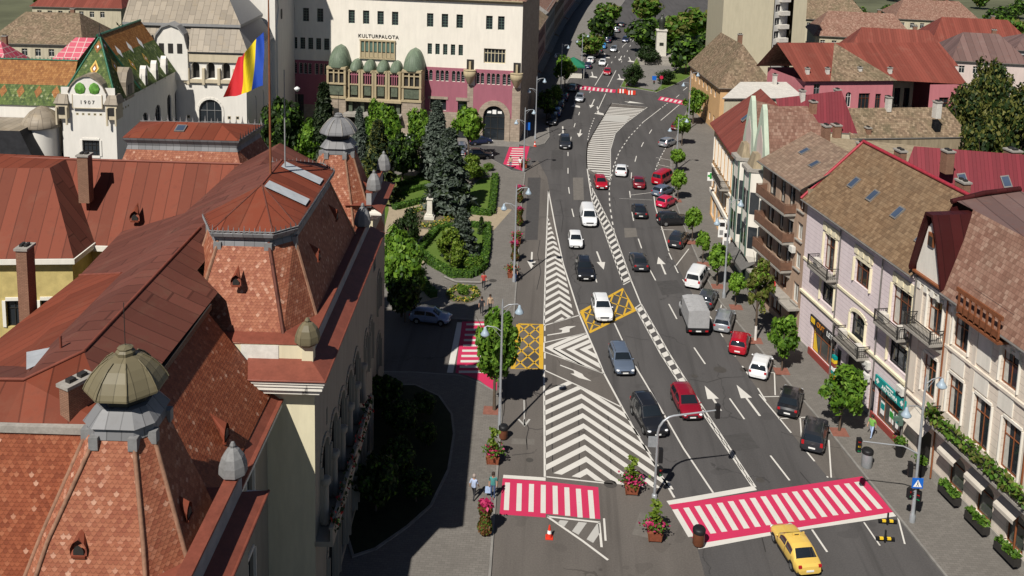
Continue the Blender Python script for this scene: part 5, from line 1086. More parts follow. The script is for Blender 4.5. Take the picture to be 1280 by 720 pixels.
# ---- side wing towards the near tower: tiled lower slope, tin upper slope
def side_wing(v0, v1, front=False):
    z1 = 15.6
    wall(PAL, W(-3.3, v0), W(-3.3, v1), 0, z1-.2, [(k*2.6+.9, k*2.6+2.1, z, z+2.6, dict(frame='frame_dark', trim='palace_white', tw=.2)) for k in range(int((v1-v0)/2.6)) for z in (2.2, 6.6, 11.4)], 'palace_grey', 'wing_wall')
    m = LM(); m.box((-2.85, (v0+v1)/2, z1-.15), (.8, v1-v0, .28), 'palace_white'); m.box((-2.55, (v0+v1)/2, z1+.06), (.3, v1-v0, .12), 'tin_edge'); m.face([(-2.45, v0, z1), (-2.45, v1, z1), (-3.05, v1, z1+.45), (-3.05, v0, z1+.45)], 'tin_edge', up=(0, 0, 1)); m.build('eave', PAL)
    m = LM(); m.face([(-3.0, v0, z1+.5), (-3.0, v1, z1+.5), (-6.55, v1, 20.75), (-6.55, v0, 20.75)], 'rust_tiles', up=(1, 0, 1)); o = m.build('tiled_slope', PAL)
    m = LM(); m.box((-6.35, (v0+v1)/2, 20.78), (.5, v1-v0, .3), 'frame_dark'); m.build('tin_drip', o); return o
sw = side_wing(-9.2, 1.05); side_wing(20.5, 26.4)
vent(sw, Lu(272, 545, -4.0), (1, 0, .2), 1.15, 'tin_red')
kz = 22.4; PB = lambda u, v: (u, v, kz-.45*(-9-u))
m = LM(); m.face([(-6.2, -11, 21.25), (-6.2, 2.4, 20.95), (-7.7, 3.6, 21.66), (-7.7, 19, 21.66), (-9, 19, kz), (-9, -7.2, kz)], 'tin_brown', up=(0, 0, 1)); m.build('tin_slope', PAL)
m = LM(); m.face([(-6.2, 19, 20.95), (-6.2, 27, 20.95), (-9, 27, kz), (-9, 19, kz)], 'tin_brown', up=(0, 0, 1)); m.build('tin_slope', PAL)
m = LM(); m.face([(-6.2, -11, 21.25), (-9, -7.2, kz), (-10.5, -9.4, 22.2), (-10.5, -11, 21.3)], 'tin_red', up=(0, 0, 1)); m.face([(-10.5, -11, 21.3), (-10.5, -9.4, 22.2), (-30, -9.8, 22.), (-30, -11, 21.2)], 'tin_red', up=(0, 0, 1)); m.build('tin_slope', PAL)
m = LM(); m.face([(-5, -11.1, 21.2), (-30, -11.1, 21.1), (-30, -13.2, 13), (-5, -13.2, 13)], 'rust_tiles', up=(0, -1, 1)); m.build('tiled_slope', PAL)
m = LM(); m.box((-18, -11.1, 21.15), (25, .3, .28), 'stone_grey'); m.build('tin_drip', PAL)
m = LM(); m.face([(-5, -13.1, 13), (-30, -13.1, 13), (-30, -13.1, 0), (-5, -13.1, 0)], 'palace_grey', up=(0, -1, 0)); m.build('wing_wall', PAL)
m = LM(); br = [PB(-9, -7.2), PB(-9, 27), PB(-11.7, 24.4), PB(-12, 18), PB(-12.2, 14.5), PB(-17.5, 17), PB(-16.5, 8.5), PB(-12.3, 4.6), PB(-12, -6.2), (-10.5, -9.4, 22.2)]
def fan(m, pts, mat):
    for q in pts: m.face(q, mat, up=(0, 0, 1))
fan(m, [[br[0], br[1], br[2], br[3], br[4], br[7], br[8], br[9]], [br[4], br[5], br[6], br[7]]], 'tin_brown'); bs = m.build('tin_slope', PAL)
m = LM(); m.tube([(-9, -7.2, kz+.03), (-9, 8, kz+.03)], .08, 'tin_edge', 6); m.tube([(-9, -7.2, kz+.03), (-10.5, -9.4, 22.25), (-30, -9.8, 22.05)], .08, 'tin_edge', 6); m.build('ridge_roll', bs)
m = LM(); m.face([PB(-12, -6.2), (-10.5, -9.4, 22.2), (-30, -9.8, 22.), (-30, -4, 19.7), (-14, -3.5, 19.6)], 'tin_brown', up=(0, 0, 1)); bz = m.build('tin_slope', PAL)
z_ = lambda x, y: Lz(x, y, 21.35+.0)
m = LM(); m.face([(p[0], p[1], p[2]) for p in (Lz(33, 440, 21.3), Lz(80, 431, 21.3), Lz(62, 449, 21.6), Lz(33, 462, 21.8))], 'zinc_patch', up=(0, 0, 1)); m.build('roof_patch', bz)
# bright tin slope facing the viewer, and its own eave over the court
j, b = br[7], br[6]
m = LM(); m.face([j, b, (-21, 5, 14.5), (-22, -3, 15), (-14, -3.5, 19.6), PB(-12, -6.2)], 'tin_red', up=(0, -.3, 1)); m.face([b, br[5], (-20.5, 13, 15), (-21, 5, 14.5)], 'tin_brown', up=(-.3, 0, 1)); rs = m.build('tin_slope', PAL)
m = LM(); m.tube([b, j], .09, 'tin_edge', 6); m.build('ridge_roll', rs)
m = LM(); m.face([(-12, 17, 0), (-18, 17, 0), (-18, 17, 18), (-12, 17, 20)], 'ochre_wall'); m.build('court_wall', PAL); m = LM(); m.face([(-20.8, -4, 0), (-20.8, 13, 0), (-20.8, 13, 14.8), (-20.8, -4, 14.6)], 'ochre_wall'); m.build('court_wall', PAL)
cb_ = Lz(38, 400, 17.2); chimney(PAL, tuple(W(cb_[0]-.1, cb_[1], 13.)), .62, .9, 8.6, ang=TH); cb_ = Lz(97, 503, 21.8); chimney(PAL, tuple(W(cb_[0], cb_[1], 21.2)), 1.2, .55, 1.5, ang=TH+rad(62))
m = LM(); m.tube([(-10.3, -6.6, 21.7), (-10.3, -6.6, 22.8)], .06, 'tin_edge', 6); m.tube([(-10.3, -6.6, 22.), (-9.4, -6., 22.3)], .05, 'tin_edge', 6); m.build('stay_rod', PAL)
# ---- corner towers
def tower(cu, cv, zs, lead):
    m = LM(); 
    def asym(h, z, cl, cr, sh): return [(cu+h, cv-h+cr, z), (cu+h, cv+h-cr, z), (cu+h-cr, cv+h, z), (cu-h-sh+cl, cv+h, z), (cu-h-sh, cv+h-cl, z), (cu-h-sh, cv-h+cl, z), (cu-h-sh+cl, cv-h, z), (cu+h-cr, cv-h, z)]
    rings = [asym(3.5, zs-7.2, .7, 1.5, .3), asym(2.35, zs-3.5, .4, .95, .15), octa(cu, cv, 1.2, .5, zs)]
    for q0, q1 in zip(rings, rings[1:]):
        for i in range(8): k = (i+1) % 8; m.face([q0[i], q0[k], q1[k], q1[i]], 'fish_tiles', up=(q0[i][0]+q0[k][0]-2*cu, q0[i][1]+q0[k][1]-2*cv, 1))
    tr = m.build('spire_roof', PAL)
    m = LM()
    for i in (0, 5, 6, 7): m.tube([r[i] for r in rings], .09, 'brick_stack', 6)
    m.build('hip_tiles', tr)
    m = LM(); m.loft([octa(cu, cv, 1.28, .54, zs-.12), octa(cu, cv, 1.2, .5, zs+.3), octa(cu, cv, 1.36, .56, zs+.36), octa(cu, cv, 1.02, .42, zs+.8), octa(cu, cv, .92, .38, zs+.9)], 'lead_sheet')
    for i in range(8): p = rings[2][i]; m.box((cu+(p[0]-cu)*1.04, cv+(p[1]-cv)*1.04, zs-.2), (.34, .34, .5), 'lead_plain')
    m.build('skirt', PAL)
    m = LM(); m.lathe((cu, cv, zs+.95), [(.9, 0), (.9, .5), (1.1, .52)], 'frame_dark', 8, False, math.pi/8); m.build('lantern', PAL)
    m = LM(); m.lathe((cu, cv, zs+1.4), [(1.0, 0), (1.5, .02), (1.5, .1), (1.42, .28), (1.2, .62), (.92, .92), (.6, 1.14), (.34, 1.24), (.36, 1.38), (.28, 1.46), (.3, 1.52), (.12, 1.6), (.02, 1.62)], 'lead_sheet' if lead else 'patina_sheet', 8, False, math.pi/8); dm = m.build('dome', PAL)
    m = LM()
    for k in range(8):
        a = math.pi/8+k*math.pi/4; m.tube([(cu+r*math.cos(a), cv+r*math.sin(a), zs+1.4+z) for r, z in ((1.52, .1), (1.44, .29), (1.22, .64), (.94, .94), (.62, 1.16))], .03, 'stone_grey' if lead else 'patina_sheet', 4)
    m.tube([(cu, cv, zs+2.9), (cu, cv, zs+4.7)], .02, 'frame_dark', 4); m.build('dome_rib', dm)
    return tr
n1 = tower(-5.0, -12.3, 22.4, False); n2 = tower(-4.75, 28.9, 21.5, True)
vent(n1, (-2.85, -12.9, 18.9), (1, 0, .1), .9, 'tin_red'); vent(n1, (-5.9, -14.5, 18.6), (0, -1, .1), .9, 'tin_red'); vent(n2, (-2.4, 28.2, 18.2), (1, 0, .1), .9, 'tin_red')
def bastion(v0, v1, uc):
    """tower base: street wall, cornice, attic"""
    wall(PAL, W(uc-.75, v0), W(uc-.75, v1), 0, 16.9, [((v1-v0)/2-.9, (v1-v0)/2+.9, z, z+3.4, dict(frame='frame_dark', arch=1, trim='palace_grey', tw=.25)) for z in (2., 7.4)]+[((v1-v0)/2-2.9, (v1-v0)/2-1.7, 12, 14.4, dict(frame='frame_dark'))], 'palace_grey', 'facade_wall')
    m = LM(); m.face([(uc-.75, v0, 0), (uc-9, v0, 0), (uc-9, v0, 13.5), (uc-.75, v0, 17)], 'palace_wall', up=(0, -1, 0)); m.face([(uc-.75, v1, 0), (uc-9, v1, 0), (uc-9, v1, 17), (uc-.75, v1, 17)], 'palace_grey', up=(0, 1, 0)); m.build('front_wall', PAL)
    m = LM()
    for o, h0, h1 in ((.0, -.16, 0.), (.16, -.34, -.16), (.36, -.6, -.34)): m.box((uc-o-.45, (v0+v1)/2, 17.3+(h0+h1)/2), (.9, v1-v0+1-2*o, h1-h0-.002), 'palace_white')
    m.build('cornice', PAL)
    m = LM(); m.face([(uc, v0-.5, 17.32), (uc, v1+.5, 17.32), (uc-.9, v1-.2, 17.7), (uc-.9, v0+.2, 17.7)], 'tin_edge', up=(0, 0, 1)); m.tube([(uc+.02, v0-.5, 17.3), (uc+.02, v1+.5, 17.3)], .07, 'tin_edge', 6); m.build('cornice_cover', PAL)
    m = LM(); m.box((uc-1.1, (v0+v1)/2, 18.1), (.4, v1-v0-.4, 1.2), 'grey_render'); m.box((uc-1.1, (v0+v1)/2, 18.75), (.55, v1-v0-.4, .12), 'tin_edge'); m.build('attic_wall', PAL)
    m = LM(); m.face([(uc-.9, v0, 17.75), (uc-.9, v1, 17.75), (uc-3, v1, 17.7), (uc-3, v0, 17.7)], 'tin_edge', up=(0, 0, 1)); m.build('attic_cover', PAL)
bastion(-17.5, -9.5, -.55); bastion(26.2, 33, -.8)
bell_cap(PAL, (-1.65, -10.2, 18.95), .58, 1.2, 'lead_plain'); bell_cap(PAL, (-1.6, 27.0, 18.9), .6, 1.4, 'lead_plain'); bell_cap(PAL, (-1.6, 32.4, 18.9), .6, 1.4, 'lead_plain')
# ---- far wing across the court
m = LM(); f0, f1 = (-30, 22, 15.5), (-8.4, 22, 15.5); g0, g1 = (-30, 26, 20.9), (-8.4, 26, 20.9); m.face([f0, f1, g1, g0], 'tin_red', up=(0, -1, 1)); m.face([(-30, 30, 15.5), (-8.4, 30, 15.5), g1, g0], 'tin_red', up=(0, 1, 1)); fw = m.build('tin_slope', PAL)
m = LM(); m.tube([g0, g1], .1, 'tin_edge', 6); m.build('ridge_roll', fw)
m = LM(); m.box((-19, 22.1, 15.3), (21, .5, .4), 'palace_white'); m.face([(-30, 22.4, 15.3), (-8.4, 22.4, 15.3), (-8.4, 22.4, 0), (-30, 22.4, 0)], 'ochre_wall', up=(0, -1, 0)); m.build('court_wall', PAL)
vent(fw, Lv(171, 272, 23.1), (0, -1, .1), 1.1, 'tin_red')
cb_ = Lv(107, 228, 23.4); chimney(PAL, tuple(W(cb_[0], cb_[1], cb_[2]-1.5)), .8, .8, 3.6, ang=TH)
q0, q1, q2, q3 = Lz(62, 210, 20.9), Lz(87, 196, 20.9), Lz(119, 302, 15.7), Lz(92, 323, 15.7); l0, l3 = (q0[0]-6, q0[1]-.6, 20.9), (q3[0]-6, q3[1]-.6, 15.7)
m = LM(); m.face([q0, q3, l3, l0], 'tin_red', up=(0, -1, 1)); m.face([q0, q1, q2, q3], 'tin_brown', up=(1, 0, 1)); m.face([q0, q1, (q1[0]-6, q1[1], 21.0), l0], 'tin_red', up=(0, 0, 1)); m.build('tin_slope', PAL)
m = LM(); a = [(q3[0]+.05, q3[1]-.05), (q2[0]+.05, q2[1])]; m.loft([[(l3[0], l3[1]-.1, 15.3), (q3[0]+.1, q3[1]-.1, 15.3), (q2[0]+.1, q2[1], 15.3), (q2[0]-1, q2[1], 15.3), (l3[0], q2[1], 15.3)], [(l3[0], l3[1]-.1, 15.68), (q3[0]+.1, q3[1]-.1, 15.68), (q2[0]+.1, q2[1], 15.68), (q2[0]-1, q2[1], 15.68), (l3[0], q2[1], 15.68)]], 'palace_white'); m.build('eave', PAL)
wall(PAL, W(l3[0], l3[1]+.4), W(q3[0]-.3, q3[1]+.4), 0, 15.3, [(1+k*2.4, 2.1+k*2.4, 10.4, 12.4, dict(frame='frame_dark', trim='palace_white', tw=.25)) for k in range(2)], 'ochre_wall', 'court_wall'); m = LM(); m.face([(q3[0]-.3, q3[1]+.4, 0), (q2[0]-.3, q2[1], 0), (q2[0]-.3, q2[1], 15.3), (q3[0]-.3, q3[1]+.4, 15.3)], 'ochre_wall'); m.build('court_wall', PAL)
# ---- low pavilion with crested flat roof at the far side
b0 = [(-21.5, 26.2, 20.2), (-11.8, 26.2, 20.2), (-11.1, 32, 20.2), (-22.2, 32, 20.2)]; b1 = [(-21.0, 26.9, 21.8), (-12.4, 26.9, 21.8), (-11.8, 31.4, 21.8), (-21.6, 31.4, 21.8)]
m = LM()
for i in range(4): k = (i+1) % 4; m.face([b0[i], b0[k], b1[k], b1[i]], 'fish_tiles', up=(b0[i][0]+b0[k][0]+32.6, b0[i][1]+b0[k][1]-56, 2))
m.build('mansard', PAL)
c_ = (-16.6, 29.2); b2 = grow(b1, .25, 22.4, c_); m = LM(); m.loft([grow(b1, .1, 21.6, c_), grow(b1, .0, 21.9, c_), grow(b1, .05, 22.1, c_), b2, grow(b1, .3, 22.55, c_)], 'lead_sheet'); m.build('skirt', PAL)
b3 = grow(b1, .3, 22.57, c_); ra, rb = (-18.8, 29.2, 23.3), (-14.4, 29.2, 23.3); m = LM(); m.face([b3[0], b3[1], rb, ra], 'tin_red', up=(0, 0, 1)); m.face([b3[1], b3[2], rb], 'tin_red', up=(0, 0, 1)); m.face([b3[2], b3[3], ra, rb], 'tin_red', up=(0, 0, 1)); m.face([b3[3], b3[0], ra], 'tin_red', up=(0, 0, 1)); pr = m.build('pavilion_roof', PAL)
cresting(PAL, [b3[1], b3[2], b3[3]], .5, .5); skylight(pr, W(-17.2, 28.1, 23.02), EU, EV+ZU*.35, .8, .9)
m = LM(); m.box((-16.4, 28, 10.2), (8.4, 4.6, 20.4), 'palace_grey'); m.build('wing_wall', PAL)
m = LM(); m.face([(-8.5, 20.5, 0), (-8.5, 33, 0), (-8.5, 33, 16.9), (-8.5, 20.5, 16.9)], 'palace_grey'); m.build('wing_wall', PAL)
# pole with the big flag, and thinner mast
fp = thing('flagpole', 'tall rusty flagpole on the palace pavilion roof carrying a large tricolour', 'flagpole', tuple(W(-5.45, 10.6, 25.)))
m = LM(); m.tube([(-5.45, 10.6, 24.9), (-5.45, 10.6, 33), (-5.45, 10.6, 36.5)], [.07, .06, .035], 'wood_rust', 8); m.build('pole', fp); m = LM(); m.lathe((-5.45, 10.6, 36.5), [(.05, 0), (.12, .1), (.12, .2), (.02, .32)], 'sign_yellow', 8); m.build('finial', fp)
m = LM(); m.tube([(-5.0, 12.4, 25.), (-5.0, 12.4, 31.2)], [.05, .035], 'frame_grey', 6); mm = m.build('antenna_mast', None, loc=tuple(W(-5, 12.4, 25))); tag(mm, 'thin grey mast beside the flagpole on the palace roof', 'mast')
bf = thing('flag', 'large tricolour flag streaming from the pole above the palace roof', 'flag', tuple(W(-5.45, 10.6, 33)))
m = LM(); NU, NV = 18, 10; grid = {}
cor = {(0, 0): Lv(329.5, 40, 10.6), (0, 1): Lv(329.5, 106, 10.6), (1, 0): Lv(296, 74, 10.6), (1, 1): Lv(281, 121, 10.6)}
for i in range(NU+1):
    for jj in range(NV+1):
        s, t = i/NU, jj/NV; p = (Vector(cor[(0, 0)])*(1-s)+Vector(cor[(1, 0)])*s)*(1-t)+(Vector(cor[(0, 1)])*(1-s)+Vector(cor[(1, 1)])*s)*t
        grid[i, jj] = Vector((p.x, p.y+.5*math.sin(s*8+t*2.2)*s**.6+.16*math.sin(s*17+t*5), p.z+.25*math.sin(s*6.+.6)*s*(1-.4*t)-.5*s*(1-s)*t))
for c, (i0, i1) in (('flag_blue', (0, 5)), ('flag_yellow', (5, 11)), ('flag_red', (11, 18))):
    m = LM(); idx = {}; vs = []
    for i in range(i0, i1+1):
        for jj in range(NV+1): idx[i, jj] = len(vs); vs.append(grid[i, jj])
    m.add(vs, [(idx[i, jj], idx[i+1, jj], idx[i+1, jj+1], idx[i, jj+1]) for i in range(i0, i1) for jj in range(NV)], c, True); o = m.build('stripe', bf)
# ---------------------------------------------------------------- the theatre palace closing the square
wallmat('cp_white', (.8, .75, .66), .1); wallmat('cp_mauve', (.36, .13, .17), .18); stonemat('cp_stone', (.34, .28, .22), .8, .42); wallmat('cp_tan', (.46, .38, .24), .25); tinmat('copper_green', (.13, .17, .12), .35, .25, (.2, .24, .18), .55, rust=(.08, .11, .08)); plain('bronze_relief', (.1, .12, .085), .6, var=.45, scale=3, fine=7, bump=.6)
Lc = math.hypot(1, .076); CT = Vector((-1/Lc, .076/Lc, 0)); CN = Vector((-.076/Lc, -1/Lc, 0)); CO = Vector((-5.1, 157.4, 0))
def C3(s, z, d=0.): return CO+CT*s+CN*d+ZU*z          # s runs left along the front, d towards the viewer
def CM(): return MB(lambda p: C3(p.x, p.z, p.y))
CP = thing('theatre', 'cream and mauve theatre with green copper domes over a stone entrance front', 'theatre', tuple(C3(22, 0, -8)))
Lw = 52.; f = lambda s0, s1, a, b, st: (Lw-s1, Lw-s0, a, b, st)
gw = dict(frame='frame_green', nx=2, ny=5, fw=.06); mw = dict(frame='frame_grey', nx=1, ny=5, arch=1, fw=.07); bw_ = dict(frame='frame_dark', nx=2, ny=2)
ops = [f(9.9+k*1.32, 10.65+k*1.32, 14.35, 16.2, gw) for k in range(5)]+[f(33.0+k*1.4, 33.9+k*1.4, 14.2, 16.2, gw) for k in range(5)]+[f(2.7, 6.35, 13.3, 15.8, dict(frame='frame_cream', nx=6, ny=2, fw=.14))]
for s0 in (1.75, 2.75, 4.15, 5.0, 6.0, 6.85): pass
ops += [f(s, s+.6, 9.7, 11.6, mw) for s in (1.7, 2.5, 3.55, 4.35, 5.15, 6.2, 6.95)]+[f(s, s+.6, 9.85, 11.7, mw) for s in (9.5, 10.3, 11.1, 12.25, 13.05, 13.85, 15., 15.75)]+[f(s, s+.6, 9.9, 11.8, mw) for s in (33.3, 34.1, 34.9, 36.1, 36.9, 37.7, 38.7, 39.5)]
ops += [f(2.55, 6.2, .1, 6.1, dict(arch=1, frame='frame_dark', nx=3, ny=3, fw=.12)), f(9.0, 10.6, .1, 6.6, bw_), f(12.6, 15.4, 4.8, 6.7, bw_), f(12.8, 15.2, .1, 4.2, bw_), f(33.4, 35, .1, 6.3, bw_), f(37.5, 39.2, .1, 6.3, bw_), f(42.5, 44, 9.9, 11.8, mw), f(46, 47, 14, 16, gw)]+[f(s, s+1.1, 19., 21.3, gw) for s in (3., 5., 10, 12.5, 15, 21, 23.5, 26, 28.5, 34, 36.5, 39, 44, 47)]
wall(CP, C3(Lw, 0)[:2], C3(0, 0)[:2], 0, 24., ops, 'cp_white', 'facade_wall', .35)
def cbox(m, s0, s1, z0, z1, d0, d1, mat): m.box(((s0+s1)/2, (d0+d1)/2, (z0+z1)/2), (s1-s0, d1-d0, z1-z0), mat)
def over(mat, nm, rects, holes, d=.06):
    """coloured render laid a few centimetres proud of the wall, with the wall's openings left open"""
    m = CM()
    for s0, s1, z0, z1 in rects:
        xs = sorted(set([s0, s1]+[v for h in holes for v in h[:2] if s0 < v < s1])); zs = sorted(set([z0, z1]+[v for h in holes for v in h[2:4] if z0 < v < z1]))
        for a, b in zip(xs, xs[1:]):
            for c, e in zip(zs, zs[1:]):
                if not any(h[0] <= a+1e-6 and b <= h[1]+1e-6 and h[2] <= c+1e-6 and e <= h[3]+1e-6 for h in holes): cbox(m, a, b, c, e, .0, d, mat)
    return m.build(nm, CP)
H = [(Lw-o[1], Lw-o[0], o[2], o[3]) for o in ops]
over('cp_mauve', 'mauve_render', [(1.4, 8., 4., 9.3), (1.25, 7.75, 9.3, 12.2), (9.0, 17., 4., 9.4), (9.0, 16.7, 9.4, 12.2), (31.5, 45, 4., 9.5), (32.6, 40.4, 9.5, 12.3), (42, 44.8, 9.5, 12.3), (45, 52, 0, 9.5)], H)
over('cp_stone', 'stone_facing', [(0, 1.4, 0, 9.3), (1.4, 9.0, 0, 4.), (8., 9., 4, 9.4), (9.0, 17., 0, 4.6), (31.5, 45, 0, 4.6)], H, .1)
m = CM()
for k in range(13):
    a0, a1 = math.pi*k/13, math.pi*(k+1)/13; c = 4.37
    P = [(c+r*math.cos(a), 4.25+r*math.sin(a)) for r, a in ((1.84, a0), (2.75, a0), (2.75, a1), (1.84, a1))]
    m.loft([[(s, .05, z) for s, z in P], [(s, .22+.02*(k % 2), z) for s, z in P]], 'cp_stone')
for s in (1.2, 1.9): pass
m.build('arch_stones', CP)
m = CM(); cbox(m, 1.65, 2.5, 0, 4.3, .1, .26, 'cp_stone'); cbox(m, 6.25, 7.1, 0, 4.3, .1, .26, 'cp_stone'); cbox(m, 8.7, 10.9, 6.65, 7.2, .1, .2, 'cp_stone'); cbox(m, 12.3, 15.7, 6.75, 7.2, .1, .2, 'cp_stone'); m.build('door_surround', CP)
m = CM(); m.lathe((4.37, -.25, 4.9), [(.38, 0), (.4, .02)], 'sign_white', 12) if False else None
cbox(m, 4.05, 4.7, 4.6, 5.3, -.28, -.22, 'sign_white'); cbox(m, 4.9, 5.6, 4.7, 5.1, -.28, -.22, 'sign_white'); cbox(m, 3.1, 3.8, 4.7, 5.1, -.28, -.22, 'sign_white'); m.build('door_sign', CP)
for s, z in ((8.6, 11.2), (.7, 11.), (42.0, 12.8)):          # corner oriels
    m = CM(); m.lathe((s, .5, z), [(.15, -1.6), (.5, -1.1), (.95, -.2), (1.05, 0), (1.05, .75), (.9, .8), (.9, .85), (1.1, .9)], 'cp_tan', 12); m.box((s, .3, z+1.5), (.35, .3, 1.6), 'cp_tan'); m.build('oriel', CP)
    m = CM(); m.box((s, .06, z+1.5), (1.2, .1, 2.2), 'frame_dark'); m.build('niche', CP)
# side walls and roof, mostly above the frame
m = CM(); m.face([(0, 0, 0), (0, -30, 0), (0, -30, 24), (0, 0, 24)], 'cp_stone'); m.face([(Lw, 0, 0), (Lw, -30, 0), (Lw, -30, 24), (Lw, 0, 24)], 'cp_white'); m.face([(0, -30, 0), (Lw, -30, 0), (Lw, -30, 24), (0, -30, 24)], 'cp_white'); m.build('side_wall', CP)
m = CM(); m.face([(-.6, .6, 24), (Lw+.6, .6, 24), (Lw-8, -9, 31), (8, -9, 31)], 'tiles_rose', up=(0, 0, 1)); m.face([(-.6, .6, 24), (8, -9, 31), (8, -21, 31), (-.6, -30.6, 24)], 'tiles_rose', up=(0, 0, 1)); m.face([(Lw+.6, .6, 24), (Lw-8, -9, 31), (Lw-8, -21, 31), (Lw+.6, -30.6, 24)], 'tiles_rose', up=(0, 0, 1)); m.face([(8, -9, 31), (Lw-8, -9, 31), (Lw-8, -21, 31), (8, -21, 31)], 'tiles_rose', up=(0, 0, 1)); m.build('roof', CP)
band(CP, C3(Lw, 0)[:2], C3(0, 0)[:2], 23.4, .6, .6, 'cp_tan', 'cornice', 3)
# mosaic window with mullions and the name above
m = CM(); cbox(m, 21.4, 27.6, 13.1, 13.3, .0, .35, 'cp_tan'); cbox(m, 21.4, 27.6, 16.15, 16.4, 0, .35, 'cp_tan'); cbox(m, 21.5, 27.5, 13.3, 16.2, 0, .08, 'frame_dark')
fo = m.build('window', CP)
m = CM()
for k in range(9): s = 21.55+k*.735; cbox(m, s-.1, s+.1, 13.3, 16.2, .08, .3, 'cp_tan')
m.build('mullion_row', fo)
m = CM()
for k in range(8): s = 21.92+k*.735; cbox(m, s-.26, s+.26, 14.35, 16.1, .09, .13, 'frame_green'); cbox(m, s-.26, s+.26, 13.35, 14.2, .09, .2, 'cp_tan')
m.build('pane', fo)
textmesh('KULTURPALOTA', .86, 'frame_dark', C3(24.4, 16.95, .06), -CT, ZU, .04, parent=CP, sp=1.12, name='lettering')
# entrance front: two tall domed bays and four small ones
def dome_bay(s0, s1, dd, zw, hd, big):
    c = (s0+s1)/2; r = (s1-s0)/2; m = CM()
    lo = 0 if big else 6.4
    if big:
        cbox(m, s0, s0+.35, 6.8, 11.8, 0, dd, 'cp_tan'); cbox(m, s1-.35, s1, 6.8, 11.8, 0, dd, 'cp_tan'); cbox(m, s0, s1, 0, 6.8, 0, dd, 'cp_stone'); cbox(m, s0+.35, s1-.35, 6.8, 11.8, 0, dd-.35, 'frame_dark'); cbox(m, s0, s1, 11.6, 12., 0, dd+.1, 'cp_tan'); cbox(m, s0-.1, s1+.1, 6.6, 6.95, 0, dd+.15, 'cp_tan'); cbox(m, s0-.05, s1+.05, 9., 9.25, 0, dd+.1, 'cp_tan')
        for k in range(1, 3): x = s0+.35+(s1-s0-.7)*k/3; cbox(m, x-.12, x+.12, 9.25, 11.6, dd-.35, dd-.02, 'cp_tan')
        cbox(m, s0+.35, s1-.35, 10.9, 11.05, dd-.35, dd-.04, 'cp_tan')
    else:
        cbox(m, s0-.15, s0+.2, 6.6, 11.4, 0, dd, 'cp_tan'); cbox(m, s1-.2, s1+.15, 6.6, 11.4, 0, dd, 'cp_tan'); cbox(m, s0+.2, s1-.2, 6.6, 11.4, 0, dd-.4, 'frame_dark'); cbox(m, s0, s1, 11.1, 11.5, 0, dd, 'cp_tan'); cbox(m, s0+.2, s1-.2, 8.9, 9.1, 0, dd-.02, 'cp_tan')
        for k in range(1, 4): x = s0+.2+(s1-s0-.4)*k/4; cbox(m, x-.07, x+.07, 9.1, 11.1, dd-.4, dd-.1, 'cp_mauve')
        cbox(m, s0+.2, s1-.2, 10.6, 10.75, dd-.4, dd-.12, 'cp_mauve')
    b = m.build('bay', CP)
    m = CM(); cbox(m, s0+.4, s1-.4, 7.2, 8.8, dd-.4, dd-.12, 'bronze_relief'); m.build('relief', b)
    n = 9; rings = []
    for k in range(n+1):
        t = k/n; z = zw+hd*t; rr = r*1.06*math.sqrt(max(.0004, 1-t**(1.8 if big else 2))); rd = dd*1.0*math.sqrt(max(.0004, 1-t**2))
        rings.append([(c-rr, 0, z), (c-rr, rd*.5, z), (c-rr*.8, rd*.9, z), (c-rr*.35, rd*1.1, z), (c+rr*.35, rd*1.1, z), (c+rr*.8, rd*.9, z), (c+rr, rd*.5, z), (c+rr, 0, z)])
    m = CM(); m.loft(rings, 'copper_green', True); m.build('dome', b)
    if big:
        m = CM(); cbox(m, c-.5, c+.5, 3.1, 4.9, dd, dd+.02, 'frame_dark'); cbox(m, c-.7, c+.7, 2.7, 3.0, dd, dd+.3, 'cp_tan'); m.build('niche', b)
dome_bay(16.3, 19.6, 3, 11.9, 3.5, True); dome_bay(29.2, 32.5, 3, 11.9, 3.5, True)
for k in range(4): s = 20.1+k*2.3; dome_bay(s, s+1.9, 2.4, 11.4, 1.7, False)
m = CM(); cbox(m, 19.6, 29.2, 6.3, 6.7, 0, 3.2, 'cp_tan'); cbox(m, 19.6, 29.2, 4.4, 6.3, 0, 2.0, 'frame_dark'); cbox(m, 19.5, 29.3, 3.9, 4.35, 0, 4.4, 'stone_grey'); cbox(m, 19.7, 29.1, 0, 3.9, 0, .3, 'frame_dark')
eb = m.build('porch', CP)
for k in range(5):
    s = 20.3+k*2.05; m = CM(); cbox(m, s-.3, s+.3, 4.4, 6.3, 2., 2.5, 'bronze_relief'); m.build('railing', eb)
# ---------------------------------------------------------------- the white 1907 building with glazed tile roofs
wallmat('h_white', (.76, .73, .67), .12); wallmat('h_cream', (.6, .52, .38), .2); tilemat('green_tiles', [(0, (.035, .06, .012)), (.4, (.065, .1, .02)), (.8, (.1, .14, .03)), (.95, (.16, .19, .06)), (1, (.3, .32, .2))], .3, .26, True, .65, .2, weather=.3, wcol=(.05, .1, .05)); tilemat('amber_tiles', [(0, (.2, .075, .02)), (.5, (.27, .11, .028)), (1, (.34, .16, .05))], .3, .26, True, .65, .2, weather=.3, wcol=(.2, .09, .03)); plain('near_black', (.025, .025, .028), .7, var=.3); plain('glazed_green', (.02, .12, .07), .35, var=.4, scale=4); plain('glazed_yellow', (.55, .33, .02), .4, var=.2, scale=4); tinmat('weathered_tin', (.26, .22, .17), .9, .3, (.38, .27, .13), .5, 1.6, (.2, .16, .1)); plain('leaf_mosaic', (.12, .3, .05), .5, var=.6, scale=3)
HB = thing('civic_building', 'white building dated 1907 with green and amber glazed tile roofs', 'building', (-52, 130, 0))
BY = 112.; BX0, BX1 = -59.6, -53.0     # front tower block
